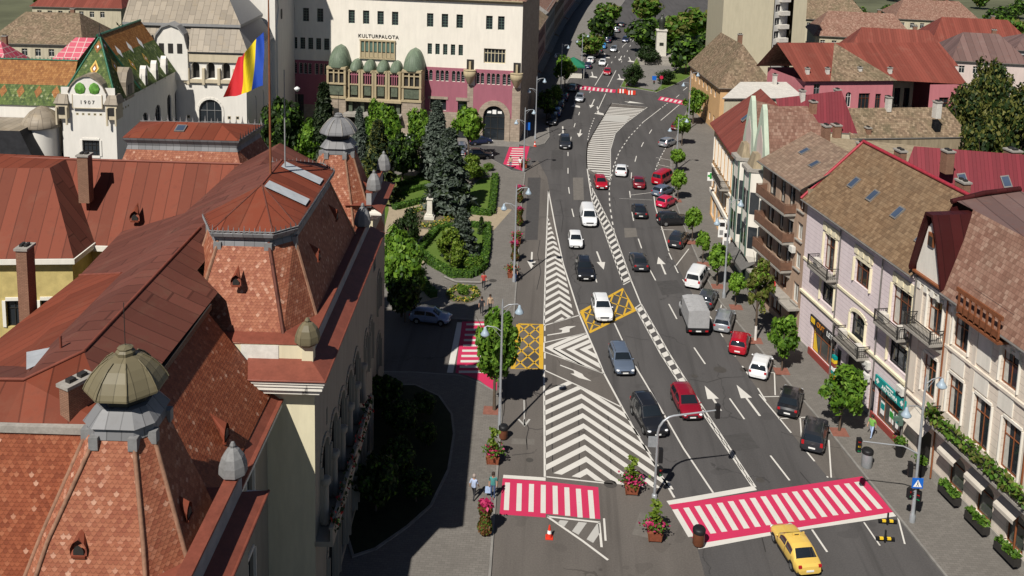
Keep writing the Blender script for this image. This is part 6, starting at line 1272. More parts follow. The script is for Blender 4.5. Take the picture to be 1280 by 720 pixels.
bo_ = Vector((BX0, BY, 0)); EX, EY = EU, EV
def B3(x, y, z): return bo_+EX*x+EY*y+ZU*z
def BM(): return MB(lambda p: B3(p.x, p.y, p.z))
BW = BX1-BX0
wall(HB, B3(0, 0, 0)[:2], B3(BW, 0, 0)[:2], 0, 17.2, [(BW*.36, BW*.68, 8.6, 10.6, dict(frame='frame_dark', nx=4, ny=3, trim='h_white', tw=.25, full=1))]+[(BW*.26+k*.72, BW*.26+k*.72+.34, 13.7, 14.0, dict(frame='frame_cream', nx=1, ny=1, depth=.08)) for k in range(5)], 'h_white', 'front_wall')
wall(HB, B3(BW, 0, 0)[:2], B3(BW, 24, 0)[:2], 0, 15.6, [(2.+k*.8, 2.4+k*.8, 14.0, 14.3, dict(frame='frame_cream', nx=1, ny=1, depth=.08)) for k in range(3)]+[(8, 10, 8, 12, dict(frame='frame_dark', arch=1)), (12.5, 14.5, 8, 12, dict(frame='frame_dark', arch=1)), (17, 18.5, 8, 12.5, dict(frame='frame_dark', arch=1)), (20, 21.5, 8, 12.5, dict(frame='frame_dark', arch=1))], 'h_white', 'side_wall')
# curved dutch gable on the front with plaque, date and mosaic
g = [(1.05, 15.2), (1.0, 16.6), (1.4, 17.5), (2.1, 18.2), (2.9, 18.6), (3.7, 18.65), (4.5, 18.2), (5.2, 17.5), (5.6, 16.6), (5.55, 15.2)]
m = BM(); m.loft([[(x, -.25, z) for x, z in g], [(x, .5, z) for x, z in g]], 'h_white'); gb = m.build('gable', HB)
m = BM(); q = g[1:-1]; m.loft([[(x, -.42, z-.05), (x, 2.4, z-.05), (x, 2.4, z+.16), (x, -.42, z+.16)] for x, z in q], 'weathered_tin'); m.build('gable_cover', gb)
m = BM(); m.box((3.3, -.28, 15.5), (3.5, .06, 1.6), 'h_white'); m.box((3.3, -.3, 14.68), (3.7, .1, .1), 'h_cream'); m.box((1.5, -.3, 15.5), (.1, .1, 1.7), 'h_cream'); m.box((5.1, -.3, 15.5), (.1, .1, 1.7), 'h_cream'); pl_ = m.build('plaque', gb)
textmesh('1907', .66, 'frame_dark', B3(3.3, -.33, 15.4), EX, ZU, .02, parent=pl_, sp=1.5, name='date')
for x in (2.45, 4.2): m = BM(); m.lathe((x, -.26, 17.1), [(.05, -.7), (.55, -.55), (.72, 0), (.5, .5), (.1, .75)], 'leaf_mosaic', 9, sy=.12); m.build('mosaic', gb)
for x0, x1 in ((-.5, .95), (5.65, BW+.35)):
    m = BM(); m.box(((x0+x1)/2, .4, 14.3), (x1-x0, 1.8, 1.9), 'h_cream'); m.box(((x0+x1)/2, -.52, 14.35), (.75, .06, 1.), 'frame_dark'); m.lathe(((x0+x1)/2, -.52, 14.85), [(.37, -.02), (.37, .02)], 'frame_dark', 12) if False else None
    for x in (x0+.12, x1-.12): m.box((x, -.6, 13.7), (.2, .2, 2.2), 'h_cream')
    tb = m.build('corner_turret', HB)
    m = BM(); m.loft([[(x0-.2, -.7, 15.25), (x1+.2, -.7, 15.25), (x1+.2, 1.5, 15.25), (x0-.2, 1.5, 15.25)], [(x0+.15, -.2, 16.3), (x1-.15, -.2, 16.3), (x1-.15, 1.2, 16.3), (x0+.15, 1.2, 16.3)]], 'weathered_tin'); m.build('turret_roof', tb)
# pyramid roof with diamonds
ap = (BW*.52, 3.6, 23.); bq = [(-.3, -.1, 15.4), (BW+.2, -.1, 15.4), (BW+.2, 7.4, 15.4), (-.3, 7.4, 15.4)]
m = BM()
for i in range(4): m.face([bq[i], bq[(i+1) % 4], ap], 'green_tiles', up=(bq[i][0]+bq[(i+1) % 4][0]-BW, bq[i][1]+bq[(i+1) % 4][1]-7, 2))
py = m.build('pyramid_roof', HB)
m = BM()
for q in bq: m.tube([q, ap], .14, 'glazed_green', 6)
m.lathe((ap[0], ap[1], ap[2]), [(.2, -.2), (.25, .1), (.12, .3), (.05, .5), (.03, 1.5)], 'frame_dark', 6); m.build('ridge_tiles', py)
def diamond(par, O_, U, V, w_, h_, mats, M=BM):
    U = Vector(U).normalized(); V = Vector(V).normalized(); n_ = U.cross(V)
    m = M()
    for k, mt in enumerate(mats): s = 1-k*.36; m.face([Vector(O_)+n_*(.02+.012*k)+U*a*w_*s+V*b*h_*s for a, b in ((0, -1), (1, 0), (0, 1), (-1, 0))], mt)
    return m.build('tile_diamond', par)
fs_ = Vector((0, 3.7, 7.6)).normalized()
for t, x, w_, h_, mats in ((.5, ap[0]-.0, .55, 1.1, ('glazed_yellow', 'amber_tiles', 'sign_white')), (.83, ap[0], .5, .8, ('amber_tiles', 'amber_tiles', 'sign_white'))):
    diamond(py, (x, -.1+3.7*t, 15.4+7.6*t), (1, 0, 0), fs_, w_, h_, mats)
rs_ = Vector((-(BW+.2-ap[0]), 0, 7.6)).normalized()
for t, mats in ((.5, ('glazed_yellow', 'amber_tiles', 'sign_white')), (.84, ('amber_tiles', 'amber_tiles', 'sign_white'))): diamond(py, (BW+.2-(BW+.2-ap[0])*t, 3.6, 15.4+7.6*t), (0, 1, 0), rs_, .55, 1.1, mats)
# long roof behind: ridge runs back, green with amber upper band
m = BM(); e0, e1 = (BW+.3, 6, 15.4), (BW+.3, 20, 15.4); h0, h1 = (BW-4.6, 6, 22.6), (BW-4.6, 20, 22.6)
mid = lambda a, b, t: tuple(a[i]+(b[i]-a[i])*t for i in range(3))
m.face([e0, e1, mid(e1, h1, .62), mid(e0, h0, .62)], 'green_tiles', up=(1, 0, 1)); m.face([mid(e0, h0, .62), mid(e1, h1, .62), h1, h0], 'amber_tiles', up=(1, 0, 1)); m.face([h0, h1, (-4, 20, 15), (-4, 6, 15)], 'green_tiles', up=(-1, 0, 1)); lr = m.build('long_roof', HB)
m = BM(); m.tube([h0, h1], .16, 'glazed_green', 6); m.build('ridge_tiles', lr)
sv = Vector((-4.9, 0, 7.2)).normalized()
for t, y, mats in ((.66, 8.5, ('sign_white', 'sign_white')), (.66, 12, ('sign_white', 'sign_white')), (.66, 15.5, ('sign_white', 'sign_white')), (.4, 9.5, ('glazed_yellow', 'amber_tiles', 'sign_white')), (.2, 13, ('sign_white', 'sign_white')), (.4, 14, ('glazed_yellow', 'amber_tiles', 'sign_white')), (.25, 17.5, ('sign_white', 'sign_white'))): diamond(lr, (BW+.3-4.9*t, y, 15.4+7.2*t), (0, 1, 0), sv, .5, .95, mats)
# low front wing running left: amber above green
m = BM(); a, b, c, d = (-16, 2.2, 14.2), (-.3, 2.2, 14.2), (-.3, 5.4, 19.4), (-16, 5.4, 19.4); m.face([a, b, mid(b, c, .45), mid(a, d, .45)], 'green_tiles', up=(0, -1, 1)); m.face([mid(a, d, .45), mid(b, c, .45), c, d], 'amber_tiles', up=(0, -1, 1)); m.face([d, c, (-.3, 9, 14), (-16, 9, 14)], 'green_tiles', up=(0, 1, 1)); lw = m.build('wing_roof', HB)
m = BM(); m.tube([c, d], .12, 'glazed_green', 6); m.build('ridge_tiles', lw); cresting(lw, [tuple(toL(B3(*d))), tuple(toL(B3(*c)))], .35, .5, 'glazed_green')
for x in (-2.2, -4.4, -6.6, -8.8): diamond(lw, (x, 2.2+3.2*.3, 14.2+5.2*.3), (1, 0, 0), Vector((0, 3.2, 5.2)), .5, .85, ('amber_tiles', 'amber_tiles'))
m = BM(); m.face([(-16, 2.4, 0), (-.3, 2.4, 0), (-.3, 2.4, 14.2), (-16, 2.4, 14.2)], 'h_white', up=(0, -1, 0)); m.build('wing_wall', HB)
m = BM(); m.lathe((-2.6, .2, 12.2), [(2.4, 0), (2.5, .15), (2.2, .9), (1.5, 1.7), (.6, 2.3), (.1, 2.5)], 'weathered_tin', 10); m.lathe((-2.6, .2, 0), [(2., 0), (2., 12.2)], 'h_white', 12); m.build('round_turret', HB)
m = BM(); m.face([(-3.2, -4, 12.6), (-.4, -4, 6.2), (-.4, 2.3, 6.2), (-3.2, 2.3, 12.6)], 'near_black', up=(1, 0, 1)); m.face([(-10, -4, 12.6), (-3.2, -4, 12.6), (-3.2, 2.3, 12.6), (-10, 2.3, 12.6)], 'weathered_tin', up=(0, 0, 1)); m.face([(-10, -4, 0), (-.4, -4, 0), (-.4, -4, 6.2), (-3.2, -4, 12.6), (-10, -4, 12.6)], 'near_black', up=(0, -1, 0)); m.face([(-.4, -4, 0), (-.4, 2.3, 0), (-.4, 2.3, 6.2), (-.4, -4, 6.2)], 'near_black'); m.build('dark_block', HB)  # near-black sloping block in front of the left wing wall
# dormers along the right flank
for y in (4.2, 9.5, 13.2, 16.8):
    m = BM(); big = y < 5; w_, hz_ = (1.25, 3.4) if big else (.42, 2.6); arc = [(-w_, 15.0), (-w_, 15.6+hz_*.5), (-w_*.6, 15.6+hz_*.85), (0, 15.6+hz_), (w_*.6, 15.6+hz_*.85), (w_, 15.6+hz_*.5), (w_, 15.0)]
    m.loft([[(BW+.15, y+p, z) for p, z in arc], [(BW-.6 if not big else BW-2.5, y+p, z) for p, z in arc]], 'h_white' if not big else 'weathered_tin'); m.box((BW+.17, y, 16.2), (.06, w_*.9, 1.3), 'frame_dark'); m.build('dormer', HB)
# rear block with arched window, arcade and weathered mansard
Y2 = 21.; X2, X3_ = BW+.8, BW+10.
wall(HB, B3(BW-6, Y2, 0)[:2], B3(X3_, Y2, 0)[:2], 0, 18.4, [(9.1, 12.4, 4.5, 11.2, dict(frame='frame_grey', arch=1, nx=3, ny=4, trim='h_white', tw=.3)), (13.2, 13.7, 8.3, 8.8, dict(frame='frame_cream', nx=1, ny=1, depth=.08)), (14.4, 14.9, 8.3, 8.8, dict(frame='frame_cream', nx=1, ny=1, depth=.08)), (7.3, 7.8, 8.3, 8.8, dict(frame='frame_cream', nx=1, ny=1, depth=.08))]+[(8.1+k*2.2, 9.3+k*2.2, 14.2, 16.6, dict(open='frame_dark', arch=1, depth=.8)) for k in range(3)], 'h_white', 'front_wall')
wall(HB, B3(X3_, Y2, 0)[:2], B3(X3_, Y2+26, 0)[:2], 0, 18.4, [(3+k*4.2, 5.2+k*4.2, 3., 11, dict(frame='frame_dark', arch=1 if k < 2 else 0)) for k in range(5)]+[(2.5+k*1.9, 3.6+k*1.9, 14.3, 16.4, dict(open='frame_dark', arch=1, depth=.5)) for k in range(3)], 'h_white', 'side_wall')
m = BM()
for k in range(4): m.box((BW-6+7.75+k*2.2, Y2-.22, 14.6), (.36, .44, 2.4), 'h_cream')
m.box((BW+5.3, Y2-.16, 13.9), (8.4, .32, .5), 'h_cream'); m.box((BW+5.3, Y2-.15, 17.3), (8.6, .3, 1.2), 'h_cream'); m.build('arcade', HB)
gx = BW-.6; g = [(gx-2.4, 14), (gx-2.4, 18.6), (gx-2.0, 20.4), (gx-1.1, 21.6), (gx, 22.), (gx+1.1, 21.6), (gx+2.0, 20.4), (gx+2.4, 18.6), (gx+2.4, 14)]
m = BM(); m.loft([[(x, Y2-.5, z) for x, z in g], [(x, Y2+.3, z) for x, z in g]], 'h_white'); gb2 = m.build('gable', HB)
m = BM(); m.loft([[(x, Y2-.8, z), (x, Y2+1.4, z), (x, Y2+1.4, z+.3), (x, Y2-.8, z+.3)] for x, z in g[1:-1]], 'frame_grey'); m.build('gable_cover', gb2)
for x in (-1.3, 0, 1.3): m = BM(); m.box((gx+x, Y2-.52, 18.6), (.72, .06, 1.4), 'frame_dark'); m.lathe((gx+x, Y2-.5, 19.3), [(.36, -.0), (.36, .02)], 'frame_dark', 10) if False else None; m.build('window', gb2)
m = BM(); q0 = [(BW+1.8, Y2-.6, 18.2), (X3_+.5, Y2-.6, 18.2), (X3_+.5, Y2+14, 18.2), (BW+1.8, Y2+14, 18.2)]; q1 = [(BW+1.8, Y2+1.4, 21.6), (X3_-1.4, Y2+1.4, 21.6), (X3_-1.4, Y2+13, 21.6), (BW+1.8, Y2+13, 21.6)]
m.face([q0[0], q0[1], q1[1], q1[0]], 'weathered_tin', up=(0, -1, 1)); m.face([q0[1], q0[2], q1[2], q1[1]], 'frame_grey', up=(1, 0, 1)); q2 = [(BW-8, Y2+1., 22.), (X3_-1., Y2+1., 22.), (X3_-1., Y2+13, 22.), (BW-8, Y2+13, 22.)]; q3 = [(BW-8, Y2+4, 25.4), (X3_-3.5, Y2+4, 25.4), (X3_-3.5, Y2+11, 25.4), (BW-8, Y2+11, 25.4)]; m.loft([[(p[0], p[1], 21.6) for p in q2], q2], 'frame_grey')
m.face([q2[0], q2[1], q3[1], q3[0]], 'weathered_tin', up=(0, -1, 1)); m.face([q2[1], q2[2], q3[2], q3[1]], 'frame_grey', up=(1, 0, 1)); m.face(q3, 'weathered_tin', up=(0, 0, 1)); m.face([(BW-8, Y2-.4, 17.5), (BW+1.8, Y2-.4, 17.5), (BW+1.8, Y2+1.6, 21.8), (BW-8, Y2+1.6, 21.8)], 'weathered_tin', up=(0, -1, 1)); m.build('mansard', HB)
m = BM(); g = [(-2.6, 0), (-2.6, 20), (-1.5, 22.5), (-1.9, 24), (0, 26.5), (1.9, 24), (1.5, 22.5), (2.6, 20), (2.6, 0)]; m.loft([[(X3_+.9, Y2+17+p, z) for p, z in g], [(X3_-4, Y2+17+p, z) for p, z in g]], 'h_white'); rg = m.build('side_gable', HB)
m = BM(); m.lathe((X3_+.92, Y2+17, 21.5), [(.5, -.8), (.6, 0), (.5, .8)], 'frame_dark', 8, sx=.06); m.build('window', rg)
m = BM(); m.box((X3_-2.6, Y2+20.3, 18.2), (6.6, 13, 36.4), 'h_white'); m.loft([[(X3_-6.3, Y2+13.4, 36.4), (X3_+1, Y2+13.4, 36.4), (X3_+1, Y2+27.2, 36.4), (X3_-6.3, Y2+27.2, 36.4)], [(X3_-4, Y2+18, 43), (X3_-1.5, Y2+18, 43), (X3_-1.5, Y2+23, 43), (X3_-4, Y2+23, 43)]], 'green_tiles'); m.build('clock_tower', HB)
m = BM(); m.box((X3_-9, Y2+14, 9.), (17.8, 26, 17.8), 'h_white'); m.face([(X3_-18, Y2+1, 18.), (X3_+.3, Y2+14, 18.3), (X3_+.3, Y2+27, 18.3), (X3_-18, Y2+27, 18.3)], 'weathered_tin', up=(0, 0, 1)); m.build('rear_wall', HB)
# ---------------------------------------------------------------- houses beyond, top left: raspberry panel roofs
def simple_house(name, label, x0, x1, y0, y1, ze, zr, wallm, roofm, cat='house', group=None, wins=0, T=None, axis='x', stack=True, th=0.):
    o = thing(name, label, cat, ((x0+x1)/2, (y0+y1)/2, 0), 0, group); c, s = math.cos(th), math.sin(th); cx, cy = (x0+x1)/2, (y0+y1)/2
    Rr = lambda p: Vector((cx+(p[0]-cx)*c-(p[1]-cy)*s, cy+(p[0]-cx)*s+(p[1]-cy)*c, p[2])); XM = lambda: MB(Rr)
    wo = [(1.2+k*2.6, 2.3+k*2.6, z, z+1.5, dict(frame='frame_white')) for k in range(int((x1-x0-1.5)/2.6)) for z in ([ze-2.6] if ze < 5 else [1.2, ze-2.6])]
    wo2 = [(1.2+k*2.8, 2.3+k*2.8, z, z+1.5, dict(frame='frame_white')) for k in range(int((y1-y0-1.5)/2.8)) for z in ([ze-2.6] if ze < 5 else [1.2, ze-2.6])]
    wall(o, Rr((x0, y0, 0))[:2], Rr((x1, y0, 0))[:2], 0, ze, wo if wins else [], wallm); wall(o, Rr((x0, y1, 0))[:2], Rr((x0, y0, 0))[:2], 0, ze, wo2 if wins > 1 else [], wallm); wall(o, Rr((x1, y0, 0))[:2], Rr((x1, y1, 0))[:2], 0, ze, [], wallm)
    m = XM(); m.face([(x0, y1, 0), (x1, y1, 0), (x1, y1, ze), (x0, y1, ze)], wallm, up=(0, 1, 0)); m.build('wall', o)
    v = .5; m = XM(); k = min((y1-y0)/2 if axis == 'x' else (x1-x0)/2, 4.)*.9
    if axis == 'x': r = [(x0+k, cy, zr), (x1-k, cy, zr)]
    else: r = [(cx, y0+k, zr), (cx, y1-k, zr)]
    e = [(x0-v, y0-v, ze-.1), (x1+v, y0-v, ze-.1), (x1+v, y1+v, ze-.1), (x0-v, y1+v, ze-.1)]
    if axis == 'x': F_ = [[e[0], e[1], r[1], r[0]], [e[1], e[2], r[1]], [e[2], e[3], r[0], r[1]], [e[3], e[0], r[0]]]
    else: F_ = [[e[0], e[1], r[0]], [e[1], e[2], r[1], r[0]], [e[2], e[3], r[1]], [e[3], e[0], r[0], r[1]]]
    for q in F_: m.face(q, roofm, up=(0, 0, 1))
    m.face([(p[0], p[1], p[2]-.12) for p in e], 'frame_dark', up=(0, 0, -1))
    for a_, b_ in zip(e, e[1:]+e[:1]): m.face([a_, b_, (b_[0], b_[1], b_[2]-.12), (a_[0], a_[1], a_[2]-.12)], 'gutter')
    ro = m.build('roof', o)
    if stack: chimney(ro, Rr((cx+(x1-x0)*.2, cy+1., zr-1.6)), .8, .6, 2.2, ang=th)
    return o
plain('raspberry_panels', (.42, .05, .09), .5, var=.2)
s_ = N('panel_roof'); b = s_.a('ShaderNodeTexBrick', i_Scale=1., i_Mortar_Size=.07, i_Brick_Width=1.3, i_Row_Height=1.1); b.offset = 0.; s_.l(s_.uv(), b.inputs['Vector']); b.inputs['Color1'].default_value = (.42, .06, .1, 1); b.inputs['Color2'].default_value = (.5, .1, .14, 1); b.inputs['Mortar'].default_value = (.5, .38, .35, 1); s_.out(b.outputs[0], .6)
simple_house('town_house', 'long house with raspberry panel roof behind the glazed pyramid', -84, -58, 152, 162, 10.5, 15.5, 'cream_wall', 'panel_roof', th=TH)
simple_house('town_house', 'house with raspberry hipped roof and dark eaves, far top left', -98, -86.5, 146, 156, 10.5, 15.5, 'old_plaster', 'panel_roof', th=TH)
simple_house('town_house', 'brown tiled house beside the amber wing roof, far left', -92, -79, 128, 138, 13, 17, 'cream_wall', 'tiles_old', th=TH)
simple_house('town_house', 'low brown roofed house between the amber wing and the raspberry roofs', -74, -62, 138, 146, 13, 16, 'cream_wall', 'tiles_rose', th=TH)
# ---------------------------------------------------------------- houses behind the right-hand row
simple_ = simple_house
def yard_house():
    P = thing('courtyard_house', 'pink courtyard house with red hipped roof and arched brown windows', 'house', tuple(FF(-48, 30)), 0)
    s_ = -50; a, b = FF(s_, 23.6), FF(s_, 47.5); L = (b-a).length     # front faces the viewer, left to right
    bw2 = dict(frame='frame_brown', nx=2, ny=2)
    ops = [(1.4, 2.4, 12.6, 15., dict(bw2, frame='frame_grey')), (4.6, 5.6, 11.9, 14.2, dict(bw2, frame='frame_white', arch=1)), (6.6, 7.5, 11.4, 13.7, dict(bw2, frame='frame_white', arch=1)), (8.7, 10.5, 11.1, 13.5, dict(bw2, nx=3)), (11.4, 12.3, 10.9, 13.4, bw2), (12.9, 13.4, 12, 13.2, bw2)]
    wall(P, a[:2], FF(s_, 37.7)[:2], 0, 15.6, ops, 'pink_wall', 'front_wall'); wall(P, FF(s_+1.2, 43)[:2], FF(s_+1.2, 48.4)[:2], 0, 15., [(1.7, 3.3, 10.2, 13, bw2)], 'pink_wall', 'front_wall'); wall(P, FF(s_-3, 37.7)[:2], FF(s_-3, 43)[:2], 0, 15.2, [(.6, 1.6, 10.6, 13.6, dict(frame='frame_dark')), (2.2, 3.2, 10.6, 13.6, dict(frame='frame_dark')), (3.8, 4.8, 10.6, 13.6, dict(frame='frame_dark'))], 'cream_wall', 'loggia_wall')
    m = MB(); c = FF(s_+.2, 40.3, 9.9); m.box(c, (5.3, 1.4, .2), 'stone_grey', ax=FI)
    for k in range(9): m.box(FF(s_+.9, 37.9+k*.6, 9.2), (.12, .12, 1.5), 'frame_dark')
    m.build('gallery', P)
    m = MB(); E = [FF(s_+.5, 23.2, 15.5), FF(s_+.5, 37.8, 15.5), FF(s_-9, 37.8, 19.4), FF(s_-9, 23.2, 19.4)]
    m.face([FF(s_+.5, 27.3, 15.5), FF(s_+.5, 38, 15.5), FF(s_-7, 31.5, 20)], 'tiles_old', up=(0, 0, 1)); m.face([FF(s_+.5, 23., 15.5), FF(s_+.5, 27.3, 15.5), FF(s_-7, 31.5, 20), FF(s_-7, 22, 20)], 'red_sheet', up=(0, 0, 1)); m.face([FF(s_+.5, 38, 15.5), FF(s_-7, 31.5, 20), FF(s_-7, 49, 20), FF(s_+1.4, 49, 15)], 'red_sheet', up=(0, 0, 1)); m.face([FF(s_-7, 22, 20), FF(s_-7, 49, 20), FF(s_-14, 49, 15), FF(s_-14, 22, 15)], 'tiles_rose', up=(0, 0, 1)); rf = m.build('roof', P)
    m = MB(); m.face([FF(s_, 23.6, 0), FF(s_-13, 23.6, 0), FF(s_-13, 23.6, 15), FF(s_, 23.6, 15.4)], 'pink_wall'); m.face([FF(s_+1.2, 48.4, 0), FF(s_-13, 48.4, 0), FF(s_-13, 48.4, 15), FF(s_+1.2, 48.4, 15)], 'pink_wall'); m.face([FF(s_-13, 23.6, 0), FF(s_-13, 48.4, 0), FF(s_-13, 48.4, 15), FF(s_-13, 23.6, 15)], 'pink_wall'); m.build('side_wall', P)
    for d, k in ((27.5, -1), (33, -1.5), (37.6, -1), (24.3, -1)): chimney(rf, FF(s_+k, d, 15.6), .5, .5, 1.5, 'white_stack', rad(-78))
yard_house()
def lean_house(name, label, pts, ze, mat, wallm, cat='house', chim=(), lights=()):
    """a plain yard building: four ground corners in (s, d); roof corners carry their own heights"""
    o = thing(name, label, cat, tuple(FF(sum(p[0] for p in pts)/4, sum(p[1] for p in pts)/4))); m = MB()
    for i in ():
        a, b = pts[i], pts[(i+1) % 4]; m.face([FF(a[0], a[1], 0), FF(b[0], b[1], 0), FF(b[0], b[1], b[2]-.1), FF(a[0], a[1], a[2]-.1)], wallm)
    m.build('wall', o) if m.v else None; m = MB(); c = [sum(p[0] for p in pts)/4, sum(p[1] for p in pts)/4]; g = lambda p: FF(p[0]+math.copysign(.4, p[0]-c[0]), p[1]+math.copysign(.4, p[1]-c[1]), p[2])
    k = math.dist(pts[2][:2], pts[3][:2])/math.dist(pts[0][:2], pts[1][:2]); pts[2] = (pts[3][0]+(pts[1][0]-pts[0][0])*k, pts[3][1]+(pts[1][1]-pts[0][1])*k, pts[2][2])
    q = [g(p) for p in pts]
    nz = (q[1]-q[0]).cross(q[3]-q[0]).normalized(); q[2] = onz(q[2], q[0], nz); m.face(q, mat, up=(0, 0, 1)); m.face([p-ZU*.14 for p in q], 'frame_dark', up=(0, 0, -1))
    for a, b in zip(q, q[1:]+q[:1]): m.face([a, b, b-ZU*.14, a-ZU*.14], 'gutter')
    rf = m.build('roof', o); m = MB()
    for i in range(4): a, b = q[i], q[(i+1) % 4]; a, b = a+((q[(i+2) % 4]-a)*.03), b+((q[(i+3) % 4]-b)*.03); m.face([(a.x, a.y, 0), (b.x, b.y, 0), b-ZU*.2, a-ZU*.2], wallm)
    m.build('wall', o)
    for s, d, z, w_, h, mt in chim: chimney(rf, FF(s, d, z), w_, w_*.8, h, mt, rad(-78))
    for s, d in lights:
        p_ = q[0]+(q[1]-q[0])*s+(q[3]-q[0])*d; nrm = (q[1]-q[0]).cross(q[3]-q[0]).normalized(); nrm = nrm if nrm.z > 0 else -nrm; p = p_; u = FI-nrm*FI.dot(nrm); skylight(rf, p+nrm*.05, u, nrm.cross(u) if nrm.cross(u).z > 0 else -nrm.cross(u), .8, 1.2)
    return o
def onz(p, a, n): return Vector((p.x, p.y, a.z-((p.x-a.x)*n.x+(p.y-a.y)*n.y)/n.z))
def RF(x, y, z): g = G(x, y, z)-F0; return (g.dot(FT), g.dot(FI), z)
# crimson house right behind the mauve one
p = [RF(1125, 250, 14.), RF(1290, 262, 14.), RF(1290, 187, 18.5), RF(1150, 184, 18.5)]
lean_house('yard_house', 'crimson sheet roofed yard house with two roof windows behind the oxblood gable', p, 12, 'crimson_sheet', 'old_plaster', chim=[(p[3][0]+3, p[3][1]+1, 16.8, 1., 2.1, 'chimney_brick'), (p[3][0]+2.2, p[3][1]+8.5, 16.8, 1.3, 1.8, 'chimney_brick'), (p[0][0]-1., p[0][1]+7, 14.6, .9, 1.8, 'chimney_brick')], lights=[(.42, .45), (.72, .47)])
# long old wall with the mossy roof behind it
p = [RF(1065, 172, 13.), RF(1208, 170, 13.), RF(1198, 143, 16.), RF(1060, 136, 16.)]
lean_house('yard_house', 'long mossy old tiled roof above a bare plaster fire wall', p, 13, 'tiles_old', 'old_plaster', chim=[(p[3][0], p[3][1]+5.5, 15.6, .7, 1.8, 'white_stack'), (p[2][0], p[2][1]-3, 15.6, .9, 2., 'white_stack')])
p = [RF(1000, 196, 12.6), RF(1160, 212, 12.6), RF(1150, 172, 12.9), RF(1000, 168, 12.9)]
lean_house('yard_house', 'flat roofed plaster outbuilding with brick stacks below the mossy roof', p, 12, 'old_plaster', 'old_plaster', chim=[(p[3][0]+1.5, p[3][1]+4, 12.8, 1.1, 1.6, 'chimney_brick'), (p[3][0]+2, p[3][1]+8, 12.8, .7, 1.3, 'chimney_brick')])
# crimson wing behind the mint gables
p = [RF(985, 163, 13.5), RF(1066, 166, 13.5), RF(1052, 132, 17.), RF(975, 124, 17.)]
lean_house('yard_house', 'crimson ribbed metal roof wing between the mint gables and the mossy roof', p, 13, 'crimson_sheet', 'cream_wall', chim=[(p[3][0]+.4, p[3][1]+7.5, 16.4, .8, 1.8, 'white_stack'), (p[3][0]+.3, p[3][1]+2.8, 16.5, .7, 1.6, 'white_stack')])
p = [RF(950, 190, 14.6), RF(1040, 188, 14.6), RF(1012, 140, 17.6), RF(962, 134, 17.6)]
lean_house('yard_house', 'rose tiled rear roof just behind the two mint gables', p, 13, 'tiles_rose', 'cream_wall', chim=[(p[3][0]+1, p[3][1]+5, 17, .8, 1.4, 'brick_stack')])
# white walled yard block under the beige tower
p = [RF(905, 122, 14.2), RF(1002, 122, 14.2), RF(985, 106, 14.6), RF(930, 103, 14.6)]
lean_house('yard_house', 'pale flat terrace block with rusty edge below the beige tower', p, 14, 'white_stack', 'cream_wall', chim=[(p[3][0]+1.4, p[3][1]+4.2, 14.4, .6, 1.6, 'white_stack')])
# brown hipped roof at the street corner
a = G(876, 118); simple_house('town_house', 'house with steep brown tiled hipped roof before the beige tower', 28.6, 38, 168, 190, 8.6, 15.6, 'orange_wall', 'tiles_old', wins=2, axis='y', th=rad(6))
# beige tower block
T_ = thing('tower_block', 'plain beige tower block with balconies on its right corner', 'tower block', (42, 212, 0))
tw = [(36.0, 205), (46.9, 206.2)]
wall(T_, tw[0], tw[1], 0, 34, [], 'tower_wall', 'front_wall')
wall(T_, (47.1, 206.4), (50.6, 209.2), 0, 34, [(.3+q*2.6, 2.1+q*2.6, z, z+1.7, dict(frame='frame_white', nx=2, ny=1)) for z in (8.6+k*2.9 for k in range(9)) for q in range(1)], 'frame_white', 'balcony_wall'); wall(T_, (51.5, 208.2), (54.5, 208.9), 0, 34, [], 'tower_wall', 'front_wall')
for k in range(9): m = MB(); m.box((49.4, 207.4, 8.4+k*2.9), (2.2, 1.2, .9), 'white_stack', rad(22)); m.build('balcony', T_)
m = MB(); m.face([(36, 205, 0), (36, 226, 0), (36, 226, 34), (36, 205, 34)], 'tower_wall'); m.face([(54.5, 208.9, 0), (54.5, 226, 0), (54.5, 226, 34), (54.5, 208.9, 34)], 'tower_wall'); m.face([(36, 226, 0), (54.5, 226, 0), (54.5, 226, 34), (36, 226, 34)], 'tower_wall'); m.build('side_wall', T_)
m = MB(); m.prism([(35.8, 204.8), (46.9, 206), (50.8, 208.8), (54.7, 208.7), (54.7, 226.2), (35.8, 226.2)], 34, 34.5, 'stone_grey'); m.build('roof', T_)
# grey house and more roofs at the far right
simple_house('town_house', 'pale blue grey house with big panes, far right beyond the pink house', 95, 112, 196, 210, 12.5, 15, 'grey_render', 'brown_sheet', wins=1, th=rad(-8))
for x0, x1, y0, y1, ze, zr, wm, rm, lb in [(58, 78, 186, 200, 11, 16.5, 'cream_wall', 'red_sheet', 'red roofed house right behind the pink house, near the tower'), (80, 94, 190, 206, 11, 15.5, 'rose_wall', 'brown_sheet', 'brown sheet roofed house behind the pink house'), (62, 84, 224, 238, 10, 15, 'cream_wall', 'tiles_rose', 'rose tiled house beyond the tower, right of it'), (90, 112, 226, 242, 9, 14, 'old_plaster', 'red_sheet', 'red sheet roofed house in the far right distance'), (66, 86, 262, 278, 9, 14, 'cream_wall', 'tiles_old', 'brown roofed house in the upper right distance'), (96, 118, 268, 286, 9, 13.5, 'cream_wall', 'tiles_rose', 'rose roofed house, farthest at the upper right')]:
    simple_house('town_house', lb, x0, x1, y0, y1, ze, zr, wm, rm, wins=1, th=rad(-7))
